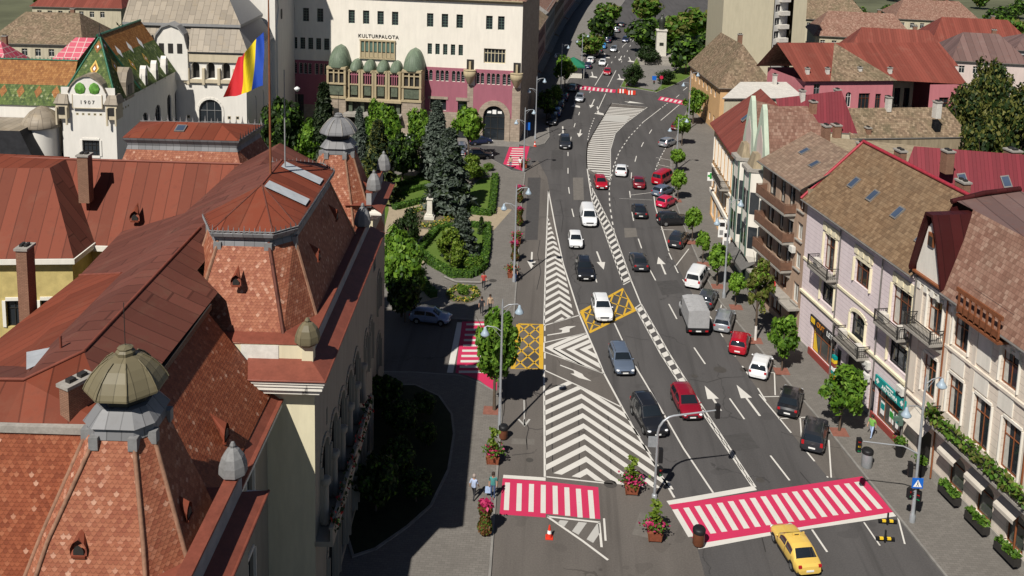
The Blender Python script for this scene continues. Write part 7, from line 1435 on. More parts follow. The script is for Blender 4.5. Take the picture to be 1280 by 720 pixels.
# ---------------------------------------------------------------- shaded street fronts beyond the theatre, left of the avenue
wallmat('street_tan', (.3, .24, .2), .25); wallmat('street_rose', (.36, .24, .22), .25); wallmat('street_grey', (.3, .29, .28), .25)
def street_house(label, p0, p1, dep, ze, zr, wm, rm, dark=.0):
    """front along p0->p1 (avenue on the right hand), deep to the left"""
    o = thing('street_house', label, 'house', ((p0[0]+p1[0])/2-5, (p0[1]+p1[1])/2, 0)); a, b = Vector((*p0, 0)), Vector((*p1, 0)); t = (b-a).normalized(); n = Vector((t.y, -t.x, 0)); L = (b-a).length
    ops = [(1+k*2.9, 2.3+k*2.9, z, z+2.1, dict(frame='frame_white', trim=wm, tw=.2)) for k in range(int((L-1)/2.9)) for z in ((4.6, 8.3) if ze < 13 else (4.6, 8., 11.2))]+[(.8+k*4.2, 3.8+k*4.2, .3, 3.2, dict(frame='frame_dark', nx=3)) for k in range(int((L-1)/4.2))]
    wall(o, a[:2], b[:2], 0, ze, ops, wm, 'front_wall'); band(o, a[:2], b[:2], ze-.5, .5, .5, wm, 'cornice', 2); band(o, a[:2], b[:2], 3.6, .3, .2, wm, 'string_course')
    c, d = b-n*dep, a-n*dep; m = MB()
    for p, q in ((b, c), (c, d), (d, a)): m.face([p, q, q+ZU*ze, p+ZU*ze], wm)
    m.build('side_wall', o); m = MB(); e = [a+n*.6+ZU*(ze-.1), b+n*.6+ZU*(ze-.1), c+ZU*ze, d+ZU*ze]; r0_, r1_ = (a+d)/2+ZU*zr, (b+c)/2+ZU*zr
    for q in ([e[0], e[1], r1_, r0_], [e[2], e[3], r0_, r1_]): m.face(q, rm, up=(0, 0, 1))
    m.face([e[0], r0_, e[3]], wm); m.face([e[1], r1_, e[2]], wm); rf = m.build('roof', o); chimney(rf, (a+b)/2-n*dep*.4+ZU*(zr-2), 1, .7, 2.4)
    m = MB(); k = L/2; q = [a+t*1+ZU*3.5+n*.05, a+t*(L-1)+ZU*3.5+n*.05, a+t*(L-1)+ZU*2.9+n*1.5, a+t*1+ZU*2.9+n*1.5]; m.face(q, 'awning_grey', up=(0, 0, 1)); m.build('awning', o)
    return o
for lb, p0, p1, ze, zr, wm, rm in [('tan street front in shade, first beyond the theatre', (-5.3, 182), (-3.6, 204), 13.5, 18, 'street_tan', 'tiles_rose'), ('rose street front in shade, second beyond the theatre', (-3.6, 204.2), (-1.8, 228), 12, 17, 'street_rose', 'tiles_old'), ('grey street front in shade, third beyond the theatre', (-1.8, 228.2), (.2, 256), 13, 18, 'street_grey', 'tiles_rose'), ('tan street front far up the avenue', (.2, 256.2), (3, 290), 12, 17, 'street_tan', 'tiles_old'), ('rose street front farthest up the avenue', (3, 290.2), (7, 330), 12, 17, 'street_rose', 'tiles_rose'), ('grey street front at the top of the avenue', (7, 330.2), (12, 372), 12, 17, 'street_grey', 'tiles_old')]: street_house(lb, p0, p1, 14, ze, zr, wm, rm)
hs = [(-60, -40, 196, 210, 'cream_wall', 'tiles_rose'), (-34, -22, 210, 226, 'rose_wall', 'tiles_old'), (-84, -66, 186, 200, 'old_plaster', 'tiles_rose'), (-110, -92, 180, 196, 'cream_wall', 'tiles_old'), (-62, -42, 240, 256, 'cream_wall', 'red_sheet'), (-96, -74, 230, 246, 'rose_wall', 'tiles_rose'), (-34, -20, 262, 280, 'cream_wall', 'tiles_rose'), (-70, -50, 290, 308, 'old_plaster', 'tiles_old'), (-130, -108, 232, 250, 'cream_wall', 'red_sheet'), (-110, -86, 282, 300, 'rose_wall', 'tiles_old'), (-140, -118, 300, 320, 'cream_wall', 'tiles_rose'), (-38, -20, 320, 340, 'cream_wall', 'tiles_old')]
for k, (x0, x1, y0, y1, wm, rm) in enumerate(hs): simple_house('town_house', 'town house roof in the distance behind the theatre and the white building', x0, x1, y0, y1, 10, 15, wm, rm, group='distant houses behind the theatre', wins=1, th=rad(3))
# ---------------------------------------------------------------- vegetation
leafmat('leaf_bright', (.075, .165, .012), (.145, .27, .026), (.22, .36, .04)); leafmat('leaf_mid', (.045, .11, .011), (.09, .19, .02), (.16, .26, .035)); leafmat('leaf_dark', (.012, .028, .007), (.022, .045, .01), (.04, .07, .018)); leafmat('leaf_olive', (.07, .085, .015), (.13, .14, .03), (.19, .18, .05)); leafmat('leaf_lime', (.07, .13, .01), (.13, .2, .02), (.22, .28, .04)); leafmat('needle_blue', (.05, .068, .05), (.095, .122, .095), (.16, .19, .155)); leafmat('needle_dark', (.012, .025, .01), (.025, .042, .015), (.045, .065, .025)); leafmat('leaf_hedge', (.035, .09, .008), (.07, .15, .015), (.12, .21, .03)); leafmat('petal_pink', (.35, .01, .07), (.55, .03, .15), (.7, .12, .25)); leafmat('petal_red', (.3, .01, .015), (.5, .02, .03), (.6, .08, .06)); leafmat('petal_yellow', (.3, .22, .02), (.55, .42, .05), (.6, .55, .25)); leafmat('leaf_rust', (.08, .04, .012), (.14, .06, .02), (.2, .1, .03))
plain('bark', (.1, .075, .055), .95, var=.35, scale=4, fine=14, bump=.5); plain('limed_bark', (.6, .58, .54), .9, var=.12)
def leaf_mesh(name, P, Nn, size, mat, parent, jit=.9, aspect=1.6, mat2=None, frac2=0.):
    """a cloud of small bent leaf faces: P positions (local), Nn outward directions"""
    n = len(P); P = np.asarray(P, float); Nn = np.asarray(Nn, float)+rng.normal(0, jit, (n, 3)); Nn /= np.linalg.norm(Nn, axis=1)[:, None]+1e-9
    a = np.cross(Nn, rng.normal(0, 1, (n, 3))); a /= np.linalg.norm(a, axis=1)[:, None]+1e-9; b = np.cross(Nn, a)
    s = size*rng.uniform(.6, 1.3, n)[:, None]; L = a*s*aspect*.5; Wd = b*s*.5
    V = np.stack([P-L, P+Wd-L*.1+Nn*s*.12, P+L, P-Wd-L*.1+Nn*s*.12], 1).reshape(-1, 3)
    me = bpy.data.meshes.new(name); me.vertices.add(4*n); me.loops.add(4*n); me.polygons.add(n); me.vertices.foreach_set('co', V.ravel()); me.loops.foreach_set('vertex_index', np.arange(4*n)); me.polygons.foreach_set('loop_start', np.arange(n)*4); me.polygons.foreach_set('loop_total', np.full(n, 4))
    at = me.attributes.new('rnd', 'FLOAT', 'FACE'); at.data.foreach_set('value', rng.uniform(0, 1, n))
    me.materials.append(MT[mat])
    if mat2: me.materials.append(MT[mat2]); me.polygons.foreach_set('material_index', (rng.uniform(0, 1, n) < frac2).astype(int))
    me.update(); me.validate(); o = bpy.data.objects.new(name, me); COL.objects.link(o); o.parent = parent
    if parent is not None: OFF[o.name] = OFF.get(parent.name, Vector((0, 0, 0)))
    return o
def blob(n, r, h, z0, clumps=40, spread=.3, hollow=.5, flat=1., sq=1.):
    """points in a lumpy ellipsoid crown: clumps spread through the volume, denser towards the outside"""
    d = rng.normal(0, 1, (clumps, 3)); d /= np.linalg.norm(d, axis=1)[:, None]; rr = rng.uniform(hollow, 1., clumps)**.6*rng.uniform(.72, 1.14, clumps); C = d*rr[:, None]*np.array([r*.82, r*.82, h/2*.84]); w_ = rng.uniform(.5, 1.3, clumps); w_ /= w_.sum()
    k = rng.choice(clumps, n, p=w_); q = rng.normal(0, 1, (n, 3)); q /= np.linalg.norm(q, axis=1)[:, None]; rad_ = spread*r*rng.uniform(.25, 1., n)**.45*rng.uniform(.6, 1.25, clumps)[k]
    P = C[k]+q*rad_[:, None]*np.array([1, 1, flat]); Nn = P/np.array([r, r, h/2])+q*.7; P = P+np.array([0, 0, z0+h/2]); return P, Nn
def trunk(root, h, r, branches, mat='bark', z1=None, limed=False, name='trunk'):
    m = MB(); z1 = z1 or h*.75; m.tube([(0, 0, -.05), (.02*h*.3, 0, h*.25), (-.01*h, .015*h, h*.5), (0, 0, z1)], [r*1.25, r*.95, r*.8, r*.3], mat, 7)
    for k in range(branches):
        a = k*2.4+.5; z = h*(.3+.35*k/max(1, branches)); L = h*rng.uniform(.2, .32); m.tube([(0, 0, z), (math.cos(a)*L*.5, math.sin(a)*L*.5, z+L*.45), (math.cos(a)*L*.9, math.sin(a)*L*.9, z+L*1.)], [r*.5, r*.34, r*.12], mat, 5)
    if limed: m.tube([(0, 0, 0), (.01, 0, h*.16)], [r*1.28, r*1.1], 'limed_bark', 7)
    return m.build(name, root, uv=False)
VEG = {}
def mk_round(key, n, size, mat, clear=.3, wide=.5, clumps=45, spread=.34, mat2=None, f2=0., limed=False, name='tree', hollow=.45):
    """unit tree: height 1 m, crown radius wide/2 m; scaled when placed"""
    H = 10.; r = thing(name, 'x', 'tree'); trunk(r, H, H*.018, 6, limed=limed, z1=H*.8); P, Nn = blob(n, wide*H/2, H*(1-clear), H*clear, clumps, spread, hollow); leaf_mesh('crown', P, Nn, size, mat, r, mat2=mat2, frac2=f2); VEG[key] = (proto(r), H, wide*H/2); return r
def mk_spruce(key, n, size, mat, wide=.45, name='spruce', tiers=16, clear=.06, mat2=None):
    H = 10.; r = thing(name, 'x', 'tree'); m = MB(); m.tube([(0, 0, -.05), (0, 0, H*.97)], [.16, .02], 'bark', 6); m.build('trunk', r, uv=False)
    t = rng.uniform(0, 1, n)**.75; tier = np.floor(t*tiers)/tiers; z = H*(clear+(1-clear)*(tier+rng.uniform(-.01, .03, n))); R0 = wide*H/2*(1-tier)**.85+.08
    nb = 13; ang = rng.integers(0, nb, n)*2*math.pi/nb+tier*97.+rng.normal(0, .1, n); u = rng.uniform(.15, 1, n)**.6; R = R0*u*(.86+.22*np.sin(ang*3+tier*40)); z = z-R0*.32*u**1.6+rng.normal(0, .05, n)+.1*R0
    P = np.stack([R*np.cos(ang), R*np.sin(ang), z], 1); Nn = np.stack([np.cos(ang)*.5, np.sin(ang)*.5, np.full(n, .8)], 1); leaf_mesh('crown', P, Nn, size, mat, r, .55, 2.1, mat2, .3 if mat2 else 0); VEG[key] = (proto(r), H, wide*H/2)
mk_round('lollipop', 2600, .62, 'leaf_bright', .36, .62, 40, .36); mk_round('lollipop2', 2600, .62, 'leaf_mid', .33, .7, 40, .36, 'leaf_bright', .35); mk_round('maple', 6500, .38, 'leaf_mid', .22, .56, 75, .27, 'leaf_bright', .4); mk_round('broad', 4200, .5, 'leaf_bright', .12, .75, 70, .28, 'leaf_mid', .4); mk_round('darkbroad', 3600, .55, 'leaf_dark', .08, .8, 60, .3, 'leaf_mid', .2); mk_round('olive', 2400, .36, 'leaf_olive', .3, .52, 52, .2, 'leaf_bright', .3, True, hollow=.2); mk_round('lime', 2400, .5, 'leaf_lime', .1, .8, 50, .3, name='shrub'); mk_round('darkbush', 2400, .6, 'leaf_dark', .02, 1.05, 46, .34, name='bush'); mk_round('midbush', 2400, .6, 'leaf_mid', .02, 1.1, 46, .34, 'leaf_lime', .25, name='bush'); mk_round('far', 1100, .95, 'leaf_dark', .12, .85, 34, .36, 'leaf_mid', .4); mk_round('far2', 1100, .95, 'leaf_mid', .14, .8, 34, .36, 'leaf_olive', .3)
mk_round('olive2', 7500, .28, 'leaf_dark', .1, .75, 80, .26, 'leaf_olive', .5); mk_spruce('spruce', 9000, .42, 'needle_blue', .5); mk_spruce('spruce2', 9000, .42, 'needle_blue', .62, mat2='needle_dark'); mk_spruce('pine', 7000, .42, 'needle_dark', .42); mk_spruce('fir', 7000, .45, 'needle_dark', .55, mat2='leaf_olive'); mk_spruce('column', 3000, .6, 'needle_dark', .32, 'cypress', 20, .0, 'leaf_hedge')
def plant(kind, base, top, wpx, label, group=None, cat='tree', z=0., rz=None, name=None):
    """base and top in the photograph; the crown's width in photo pixels gives its spread"""
    g = G(*base, z); h = hz(top[0], top[1], base)-z if z == 0 else CH+ray(*top).z*g.y/ray(*top).y-z; dep = (g-CAM).dot(cd); r = wpx/2/(F/dep); pr, H, R = VEG[kind]
    o = dup(pr, tuple(g), rng.uniform(0, 6.28) if rz is None else rz, label, group, scale=(r/R, r/R, h/H)); o['category'] = cat
    return o
def plantY(kind, top, Y, wpx, zb, label, group=None, cat='tree'):
    """for a plant whose foot is hidden: distance Y, foot height zb"""
    v = ray(*top); t = Y/v.y; x = v.x*t; zt_ = CH+v.z*t; dep = (Vector((x, Y, zt_))-CAM).dot(cd); r = wpx/2/(F/dep); pr, H, R = VEG[kind]
    o = dup(pr, (x, Y, zb), rng.uniform(0, 6.28), label, group, scale=(r/R, r/R, (zt_-zb)/H)); o['category'] = cat; return o
KP = .12
plant('maple', (618, 512), (622, 378), 58, 'broad leafy tree at the left red crossing, beside the nearest lamp post', z=KP)
ST = 'street trees along the house pavement'
for k, b, t, w_, lb in [('lollipop2', (1049, 538), (1051, 457), 54, 'round street tree nearest the front crossing, beside the black crossover'), ('lollipop2', (977, 463), (979, 397), 38, 'round street tree beside the parked white hatchback'), ('olive', (944, 425), (942, 312), 42, 'tall brownish street tree with limed trunk beside the red hatchback'), ('lollipop', (919, 382), (920, 340), 21, 'small slim street tree just behind the tall brownish tree'), ('lollipop', (896, 357), (895, 304), 27, 'round bright street tree beside the tall lamp post and white minivan'), ('lollipop', (878, 329), (877, 288), 18, 'small street tree between two parking bays under the mint house'), ('lollipop', (865, 302), (867.5, 258), 21, 'round street tree beside the parked black crossover nose'), ('lollipop', (847, 250), (846.7, 211), 20, 'street tree beside the raspberry hatchback and red minivan'), ('lollipop', (846, 216), (845.5, 185), 18, 'street tree between the silver hatchback and the red minivan'), ('lollipop', (852, 182), (851, 142), 20, 'street tree standing over the parked dark red car'), ('lollipop2', (866, 155), (869, 111), 28, 'street tree farthest up the house pavement, near the far crossing')]: plant(k, b, t, w_, lb, ST, z=KP)
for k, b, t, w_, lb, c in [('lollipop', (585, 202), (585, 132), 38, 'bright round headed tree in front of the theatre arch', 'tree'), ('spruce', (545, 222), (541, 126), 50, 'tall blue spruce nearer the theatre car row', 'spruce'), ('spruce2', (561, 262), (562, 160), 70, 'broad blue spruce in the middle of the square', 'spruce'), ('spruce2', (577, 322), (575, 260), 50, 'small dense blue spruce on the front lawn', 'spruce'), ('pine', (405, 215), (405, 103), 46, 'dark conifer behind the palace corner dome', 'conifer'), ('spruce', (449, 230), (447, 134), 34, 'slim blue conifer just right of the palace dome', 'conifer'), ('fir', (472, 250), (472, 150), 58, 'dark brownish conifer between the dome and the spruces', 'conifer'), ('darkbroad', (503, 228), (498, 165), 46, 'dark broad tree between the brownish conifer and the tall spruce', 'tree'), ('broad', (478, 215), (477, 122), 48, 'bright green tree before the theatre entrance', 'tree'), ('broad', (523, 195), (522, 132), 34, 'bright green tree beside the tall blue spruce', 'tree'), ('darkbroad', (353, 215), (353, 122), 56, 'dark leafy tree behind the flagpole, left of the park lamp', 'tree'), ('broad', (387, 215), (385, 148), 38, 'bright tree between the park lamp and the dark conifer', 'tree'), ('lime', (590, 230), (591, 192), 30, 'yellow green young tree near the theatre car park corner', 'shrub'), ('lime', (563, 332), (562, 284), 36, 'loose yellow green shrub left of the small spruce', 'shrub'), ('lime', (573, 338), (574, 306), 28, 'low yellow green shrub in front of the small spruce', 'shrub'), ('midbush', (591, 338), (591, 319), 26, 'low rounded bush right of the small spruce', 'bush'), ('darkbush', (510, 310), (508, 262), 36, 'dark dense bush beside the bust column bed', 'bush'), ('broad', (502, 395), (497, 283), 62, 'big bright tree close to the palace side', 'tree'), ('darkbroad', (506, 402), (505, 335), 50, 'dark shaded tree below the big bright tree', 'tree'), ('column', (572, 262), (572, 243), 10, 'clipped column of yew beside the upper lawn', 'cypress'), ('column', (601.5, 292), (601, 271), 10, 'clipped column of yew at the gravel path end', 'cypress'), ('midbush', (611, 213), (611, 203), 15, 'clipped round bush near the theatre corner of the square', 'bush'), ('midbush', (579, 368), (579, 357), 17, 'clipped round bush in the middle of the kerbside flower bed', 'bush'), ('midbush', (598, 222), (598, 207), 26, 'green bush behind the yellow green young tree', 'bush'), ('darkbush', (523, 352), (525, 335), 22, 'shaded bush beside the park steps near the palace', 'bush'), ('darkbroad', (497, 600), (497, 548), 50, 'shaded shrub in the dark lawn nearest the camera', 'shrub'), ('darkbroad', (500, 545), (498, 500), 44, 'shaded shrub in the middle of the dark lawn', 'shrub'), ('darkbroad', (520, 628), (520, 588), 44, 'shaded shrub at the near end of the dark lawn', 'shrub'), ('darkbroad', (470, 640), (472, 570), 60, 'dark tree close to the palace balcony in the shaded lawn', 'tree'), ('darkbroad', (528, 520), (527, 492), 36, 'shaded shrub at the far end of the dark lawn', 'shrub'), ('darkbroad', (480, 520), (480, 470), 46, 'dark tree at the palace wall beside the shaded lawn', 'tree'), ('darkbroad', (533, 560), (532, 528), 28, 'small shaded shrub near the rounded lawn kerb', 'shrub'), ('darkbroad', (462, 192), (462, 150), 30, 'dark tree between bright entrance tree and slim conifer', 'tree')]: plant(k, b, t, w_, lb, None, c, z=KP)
for k, b, t, w_, lb, c in [('darkbush', (790, 108), (791, 80), 28, 'dark round bush at the island point near the far crossing', 'bush'), ('darkbush', (831, 105), (831, 87), 26, 'dark round bush right of the monument path', 'bush'), ('far', (857, 92), (854, 44), 48, 'big dark tree right of the monument', 'tree'), ('darkbush', (811, 80), (809, 57), 32, 'dark bush left behind the monument', 'bush'), ('far', (806, 66), (803, 22), 46, 'dark tree at the avenue edge of the monument island', 'tree'), ('far2', (838, 62), (838, 18), 44, 'green tree behind the monument column', 'tree'), ('far', (880, 82), (879, 40), 34, 'dark tree beside the beige tower on the island', 'tree'), ('far2', (868, 50), (868, 8), 46, 'tree farthest back on the monument island', 'tree'), ('lollipop2', (706, 110), (708, 71), 28, 'bright street tree beside the green kiosk roof', 'tree'), ('far2', (738, 72), (736, 40), 34, 'street tree over the far parked cars', 'tree'), ('far', (751, 50), (748, 15), 36, 'dark street tree beyond the kiosk row', 'tree'), ('midbush', (694, 128), (694, 105), 18, 'low green bush on the shaded pavement', 'bush'), ('far', (683, 148), (683, 112), 26, 'dark tree in the shade at the theatre corner', 'tree'), ('far2', (760, 32), (760, 2), 34, 'street tree at the top of the avenue, left side', 'tree'), ('far2', (806, 30), (806, -8), 40, 'street tree at the top of the avenue, right side', 'tree')]: plant(k, b, t, w_, lb, None, c, z=KP)
for k, t, Y, w_, lb in [('olive2', (1212, 90), 132, 74, 'dark olive yard tree right of the pink house'), ('olive2', (1246, 62), 140, 78, 'tall yard tree at the right edge behind the crimson roof'), ('olive2', (1180, 122), 124, 54, 'low yard tree between the pink house and the crimson roof'), ('olive2', (1238, 128), 118, 80, 'dense dark yard tree just behind the crimson roof ridge'), ('olive2', (1285, 95), 128, 90, 'yard tree cut by the right edge, behind the crimson roof')]: plantY(k, t, Y, w_, 0, lb)
# trees in the distance
k = 0
for i in range(150):
    Y = rng.uniform(170, 420); x = rng.uniform(-.55, .6)*Y*1.05
    xl, xr = -30+(Y-170)*.03, 62+(Y-200)*.16
    if xl < x < xr or (x <= xl and Y < 190) or (x > 0 and x < 70 and Y < 215): continue
    if any(o.get('category') == 'house' and (o.location.x-x)**2+(o.location.y-Y)**2 < 130 for o in COL.objects if o.parent is None): continue
    s = rng.uniform(.55, 1.05); o = dup(VEG['far' if i % 3 else 'far2'][0], (x, Y, 0), rng.uniform(0, 6), 'distant tree among the far gardens and houses', 'distant garden trees', scale=(s*1.1, s*1.1, s)); o['category'] = 'tree'
# hedges, lawns and paths of the square
def flatpoly(name, px, mat, z, kind='structure'): m = MB(); m.face([G(*p, z) for p in px], mat, up=(0, 0, 1)); return m.build(name, kind=kind)
zp = KP
flatpoly('path', [(470, 255), (540, 243), (640, 262), (615, 290), (560, 282), (520, 345), (548, 372), (520, 380), (470, 330)], 'sand_path', zp+.006)
flatpoly('lawn', [(572, 250), (602, 222), (619, 222), (614, 266), (566, 258)], 'lawn', zp+.012); flatpoly('lawn', [(490, 218), (545, 222), (560, 246), (500, 262), (488, 258)], 'lawn', zp+.01); flatpoly('lawn', [(523, 312), (545, 288), (608, 284), (604, 336), (566, 343)], 'lawn', zp+.012); flatpoly('lawn', [(345, 200), (480, 196), (486, 262), (470, 330), (440, 330)], 'lawn', zp+.008)
c_ = G(537, 272); m = MB(); m.face([(c_.x+3.4*math.cos(a*.3), c_.y+4.6*math.sin(a*.3), zp+.014) for a in range(21)], 'earth', up=(0, 0, 1)); m.build('flower_bed', kind='structure')
c2 = G(579, 369); m = MB(); m.face([(c2.x+1.9*math.cos(a*.3), c2.y+2.3*math.sin(a*.3), zp+.014) for a in range(21)], 'earth', up=(0, 0, 1)); m.build('flower_bed', kind='structure')
for c, r, q in ((c_, (3.2, 4.3), 900), (c2, (1.75, 2.1), 500)):
    a = rng.uniform(0, 6.28, q); u = rng.uniform(.35, 1, q)**.5; P = np.stack([c.x+r[0]*u*np.cos(a), c.y+r[1]*u*np.sin(a), zp+rng.uniform(.05, .35, q)], 1); o = leaf_mesh('flowers', P, np.tile([0, 0, 1.], (q, 1)), .22, 'leaf_hedge', None, .5, 1.2, 'petal_yellow', .35); o['kind'] = 'stuff'
def hedge(label, px, h=.75, wd=.85, mat='leaf_hedge', name='hedge'):
    P = [G(*p, zp) for p in px]; m = MB(); root = thing(name, label, 'hedge', tuple(P[0]))
    L = [];  pts = []; nn = []
    for i, p in enumerate(P):
        d = (P[min(i+1, len(P)-1)]-P[max(i-1, 0)]).normalized(); L.append((p, Vector((-d.y, d.x, 0))*wd/2))
    m.loft([[p+n_*.9, p+n_*.9+ZU*h*.93, p-n_*.9+ZU*h*.93, p-n_*.9] for p, n_ in L], 'hedge_core'); m.build('core', root, uv=False)
    for (p, n_), (q, k_) in zip(L, L[1:]):
        ln = (q-p).length; N_ = int(ln*(wd+2*h)*42); t = rng.uniform(0, 1, N_); s = rng.uniform(-1, 1, N_)*(wd/2+h); base = np.array(p)[None]+(np.array(q)-np.array(p))[None]*t[:, None]; nv = np.array(n_/(wd/2))
        top = np.abs(s) < wd/2; off = np.where(top, s, np.sign(s)*wd/2); z = np.where(top, h, h-(np.abs(s)-wd/2)); jt = rng.normal(0, .05, (N_, 3)); pts.append(base+nv*off[:, None]+np.stack([0*z, 0*z, z], 1)+jt); nn.append(np.where(top[:, None], np.array([0, 0, 1.]), np.sign(s)[:, None]*nv))
    P_ = np.concatenate(pts)-np.array(P[0]); leaf_mesh('foliage', P_, np.concatenate(nn), .2, mat, root, .45, 1.3); return root
plain('hedge_core', (.03, .07, .01), .95, var=.4, scale=3, fine=9)
hedge('long clipped hedge along the pavement side of the upper lawn', [(619, 222), (617, 245), (614, 268)]); hedge('clipped hedge along the front of the upper lawn', [(614, 269), (590, 267), (565, 258)]); hedge('clipped hedge along the pavement side of the front lawn', [(609, 284), (608, 312), (604, 336), (592, 345)]); hedge('clipped hedge round the front corner of the front lawn', [(591, 346), (566, 346), (545, 334), (523, 318)]); hedge('clipped hedge on the path side of the front lawn', [(523, 316), (545, 289), (570, 284)], .6); hedge('short clipped hedge beside the yew column', [(585, 283), (600, 284)], .6)
hedge('low hedge row nearest the bust in the upper garden', [(492, 262), (530, 252), (545, 252)], .6); hedge('low hedge row in the middle of the upper garden', [(492, 246), (520, 238), (540, 234)], .6); hedge('low hedge row at the back of the upper garden', [(492, 235), (515, 228), (536, 222)], .6); hedge('hedge between the dark bush and the palace', [(486, 300), (492, 330), (500, 350)], .8); hedge('clipped hedge beside the park steps', [(525, 352), (533, 362), (542, 372)], .7); hedge('dark hedge along the shaded street corner', [(548, 190), (575, 191), (596, 196)], .5)
# stone edge of the front lawn
m = MB(); m.tube([G(*p, zp+.12) for p in ((609, 350), (600, 353), (570, 352), (556, 346))], .13, 'kerb_stone', 6); o = m.build('garden_kerb', kind='structure')
# planted long balcony of the beige house and its window boxes
q = 1500; P = np.stack([rng.uniform(20.9, 34.4, q), -1.15+rng.normal(0, .16, q), 5.3+rng.uniform(.35, 1.3, q)*(.75+.25*np.sin(np.arange(q)*.01*7))], 1)
W3 = np.array([list(FF(a, b, c)) for a, b, c in P])-np.array(OFF[lb.name] if lb.__class__ is not str else OFF[D.name]); o = leaf_mesh('balcony_plants', W3, np.tile([-.8, -.2, .6], (q, 1)), .26, 'leaf_mid', D, .8, 1.5, 'leaf_olive', .3)
for i, s in enumerate((22.9, 26., 29.1, 32.2)):
    m = MB(); m.box(FF(s+.2, -.35, .75), (2., .55, .5), 'frame_dark', ax=FT); b_ = m.build('window_box', D); q = 160; P = np.array([list(FF(s+.2+rng.uniform(-.95, .95), -.35+rng.uniform(-.3, .3), 1.+rng.uniform(0, .35))) for _ in range(q)])-np.array(OFF[D.name]); leaf_mesh('plants', P, np.tile([0, 0, 1.], (q, 1)), .2, 'leaf_mid', b_, .8)
q = 420; P = np.stack([np.full(q, .12)+rng.normal(0, .12, q), rng.uniform(1.2, 14.6, q), rng.uniform(7.5, 8.5, q)], 1); P = np.array([list(W(*p)) for p in P])-np.array(OFF[PAL.name]); leaf_mesh('balcony_flowers', P, np.tile([1., 0, .4], (q, 1)), .24, 'leaf_dark', PAL, .7, 1.3, 'petal_red', .3)
# ---------------------------------------------------------------- street furniture
plain('galvanised', (.36, .38, .4), .45, .4, .4, var=.12, scale=3); flat('lamp_shade_blue', (.3, .38, .45), .4, .5); flat('lamp_globe', (.75, .76, .76), .3, .5); flat('signal_black', (.012, .012, .013), .5); flat('sign_blue', (.01, .12, .5), .4); flat('cone_red', (.6, .04, .02), .5); plain('planter_wood', (.24, .07, .035), .7, var=.25, scale=6); plain('marble', (.6, .57, .5), .6, var=.15, scale=3); plain('bronze', (.05, .055, .045), .45, .5, .5); flat('umbrella_green', (.01, .14, .075), .7); flat('signal_red', (.5, .02, .02), .3); flat('signal_green', (.02, .3, .1), .3)
def GP(p, z=KP): return G(*p, z)
def lamp_unit():
    r = thing('street_lamp', 'x', 'street lamp'); m = MB(); m.lathe((0, 0, 0), [(.2, 0), (.2, .5), (.13, .62), (.12, 3.), (.1, 3.1), (.075, 10.2), (.05, 10.3), (.02, 10.5)], 'galvanised', 10); m.build('pole', r, uv=False)
    for sx, z in ((1, 10.05), (-1, 8.3)):
        m = MB(); m.tube([(0, 0, z-.25), (sx*.5, 0, z+.05), (sx*1.15, 0, z+.12), (sx*1.3, 0, z+.02)], .04, 'galvanised', 6); m.bar((0, 0, z-.75), (sx*.7, 0, z+.02), .03, .03, 'galvanised'); a = m.build('arm', r, uv=False)
        m = MB(); m.lathe((sx*1.3, 0, z-.55), [(.34, 0), (.36, .06), (.24, .22), (.13, .4), (.1, .55), (.05, .6)], 'lamp_shade_blue', 12); m.build('lamp_shade', a, uv=False); m = MB(); m.lathe((sx*1.3, 0, z-.72), [(.05, 0), (.2, .05), (.28, .17)], 'lamp_globe', 12); m.build('lamp_globe', a, uv=False)
    return r
LU = proto(lamp_unit())
for b, t, rz, lb in [((624, 545), (628, 374), 0, 'tall double armed street lamp in front of the leafy tree by the red crossing'), ((642.5, 352), (646, 230), 0, 'double armed street lamp on the kerb beside the front lawn planters'), ((654.5, 214), (658, 134), 0, 'double armed street lamp at the side street crossing near the theatre'), ((669, 174), (671.5, 95), 0, 'double armed street lamp at the theatre corner across the side street'), ((700.6, 119), (704, 54), 0, 'double armed street lamp at the left end of the far crossing'), ((727, 83), (729, 42), .2, 'double armed street lamp beside the green kiosk, farthest on the left'), ((1140, 652), (1155, 468), .3, 'tall double armed street lamp at the front right crossing, carrying signals'), ((904.7, 372), (911, 246), .3, 'double armed street lamp with a grey box beside the white minivan'), ((845, 213), (847, 146), .2, 'double armed street lamp beside the parked silver hatchback'), ((860, 162), (862, 88), .2, 'double armed street lamp near the right far crossing')]:
    g = GP(b); h = hz(*t, b)-KP; dup(LU, tuple(g), rz, lb, 'double armed street lamps', scale=(1, 1, h/10.4))
pl1 = thing('park_lamp', 'single globe lamp on a dark pole behind the flagpole', 'street lamp', tuple(GP((372, 190)))); g = GP((372, 190)); m = MB(); h = hz(373, 110, (372, 190)); m.lathe(tuple(g), [(.14, 0), (.12, .5), (.06, .7), (.05, h-.5)], 'frame_dark', 8); m.build('pole', pl1); m = MB(); m.lathe((g.x, g.y, h-.5), [(.1, 0), (.3, .15), (.42, .35), (.5, .55), (.1, .8)], 'lamp_globe', 10); m.build('lamp_globe', pl1)
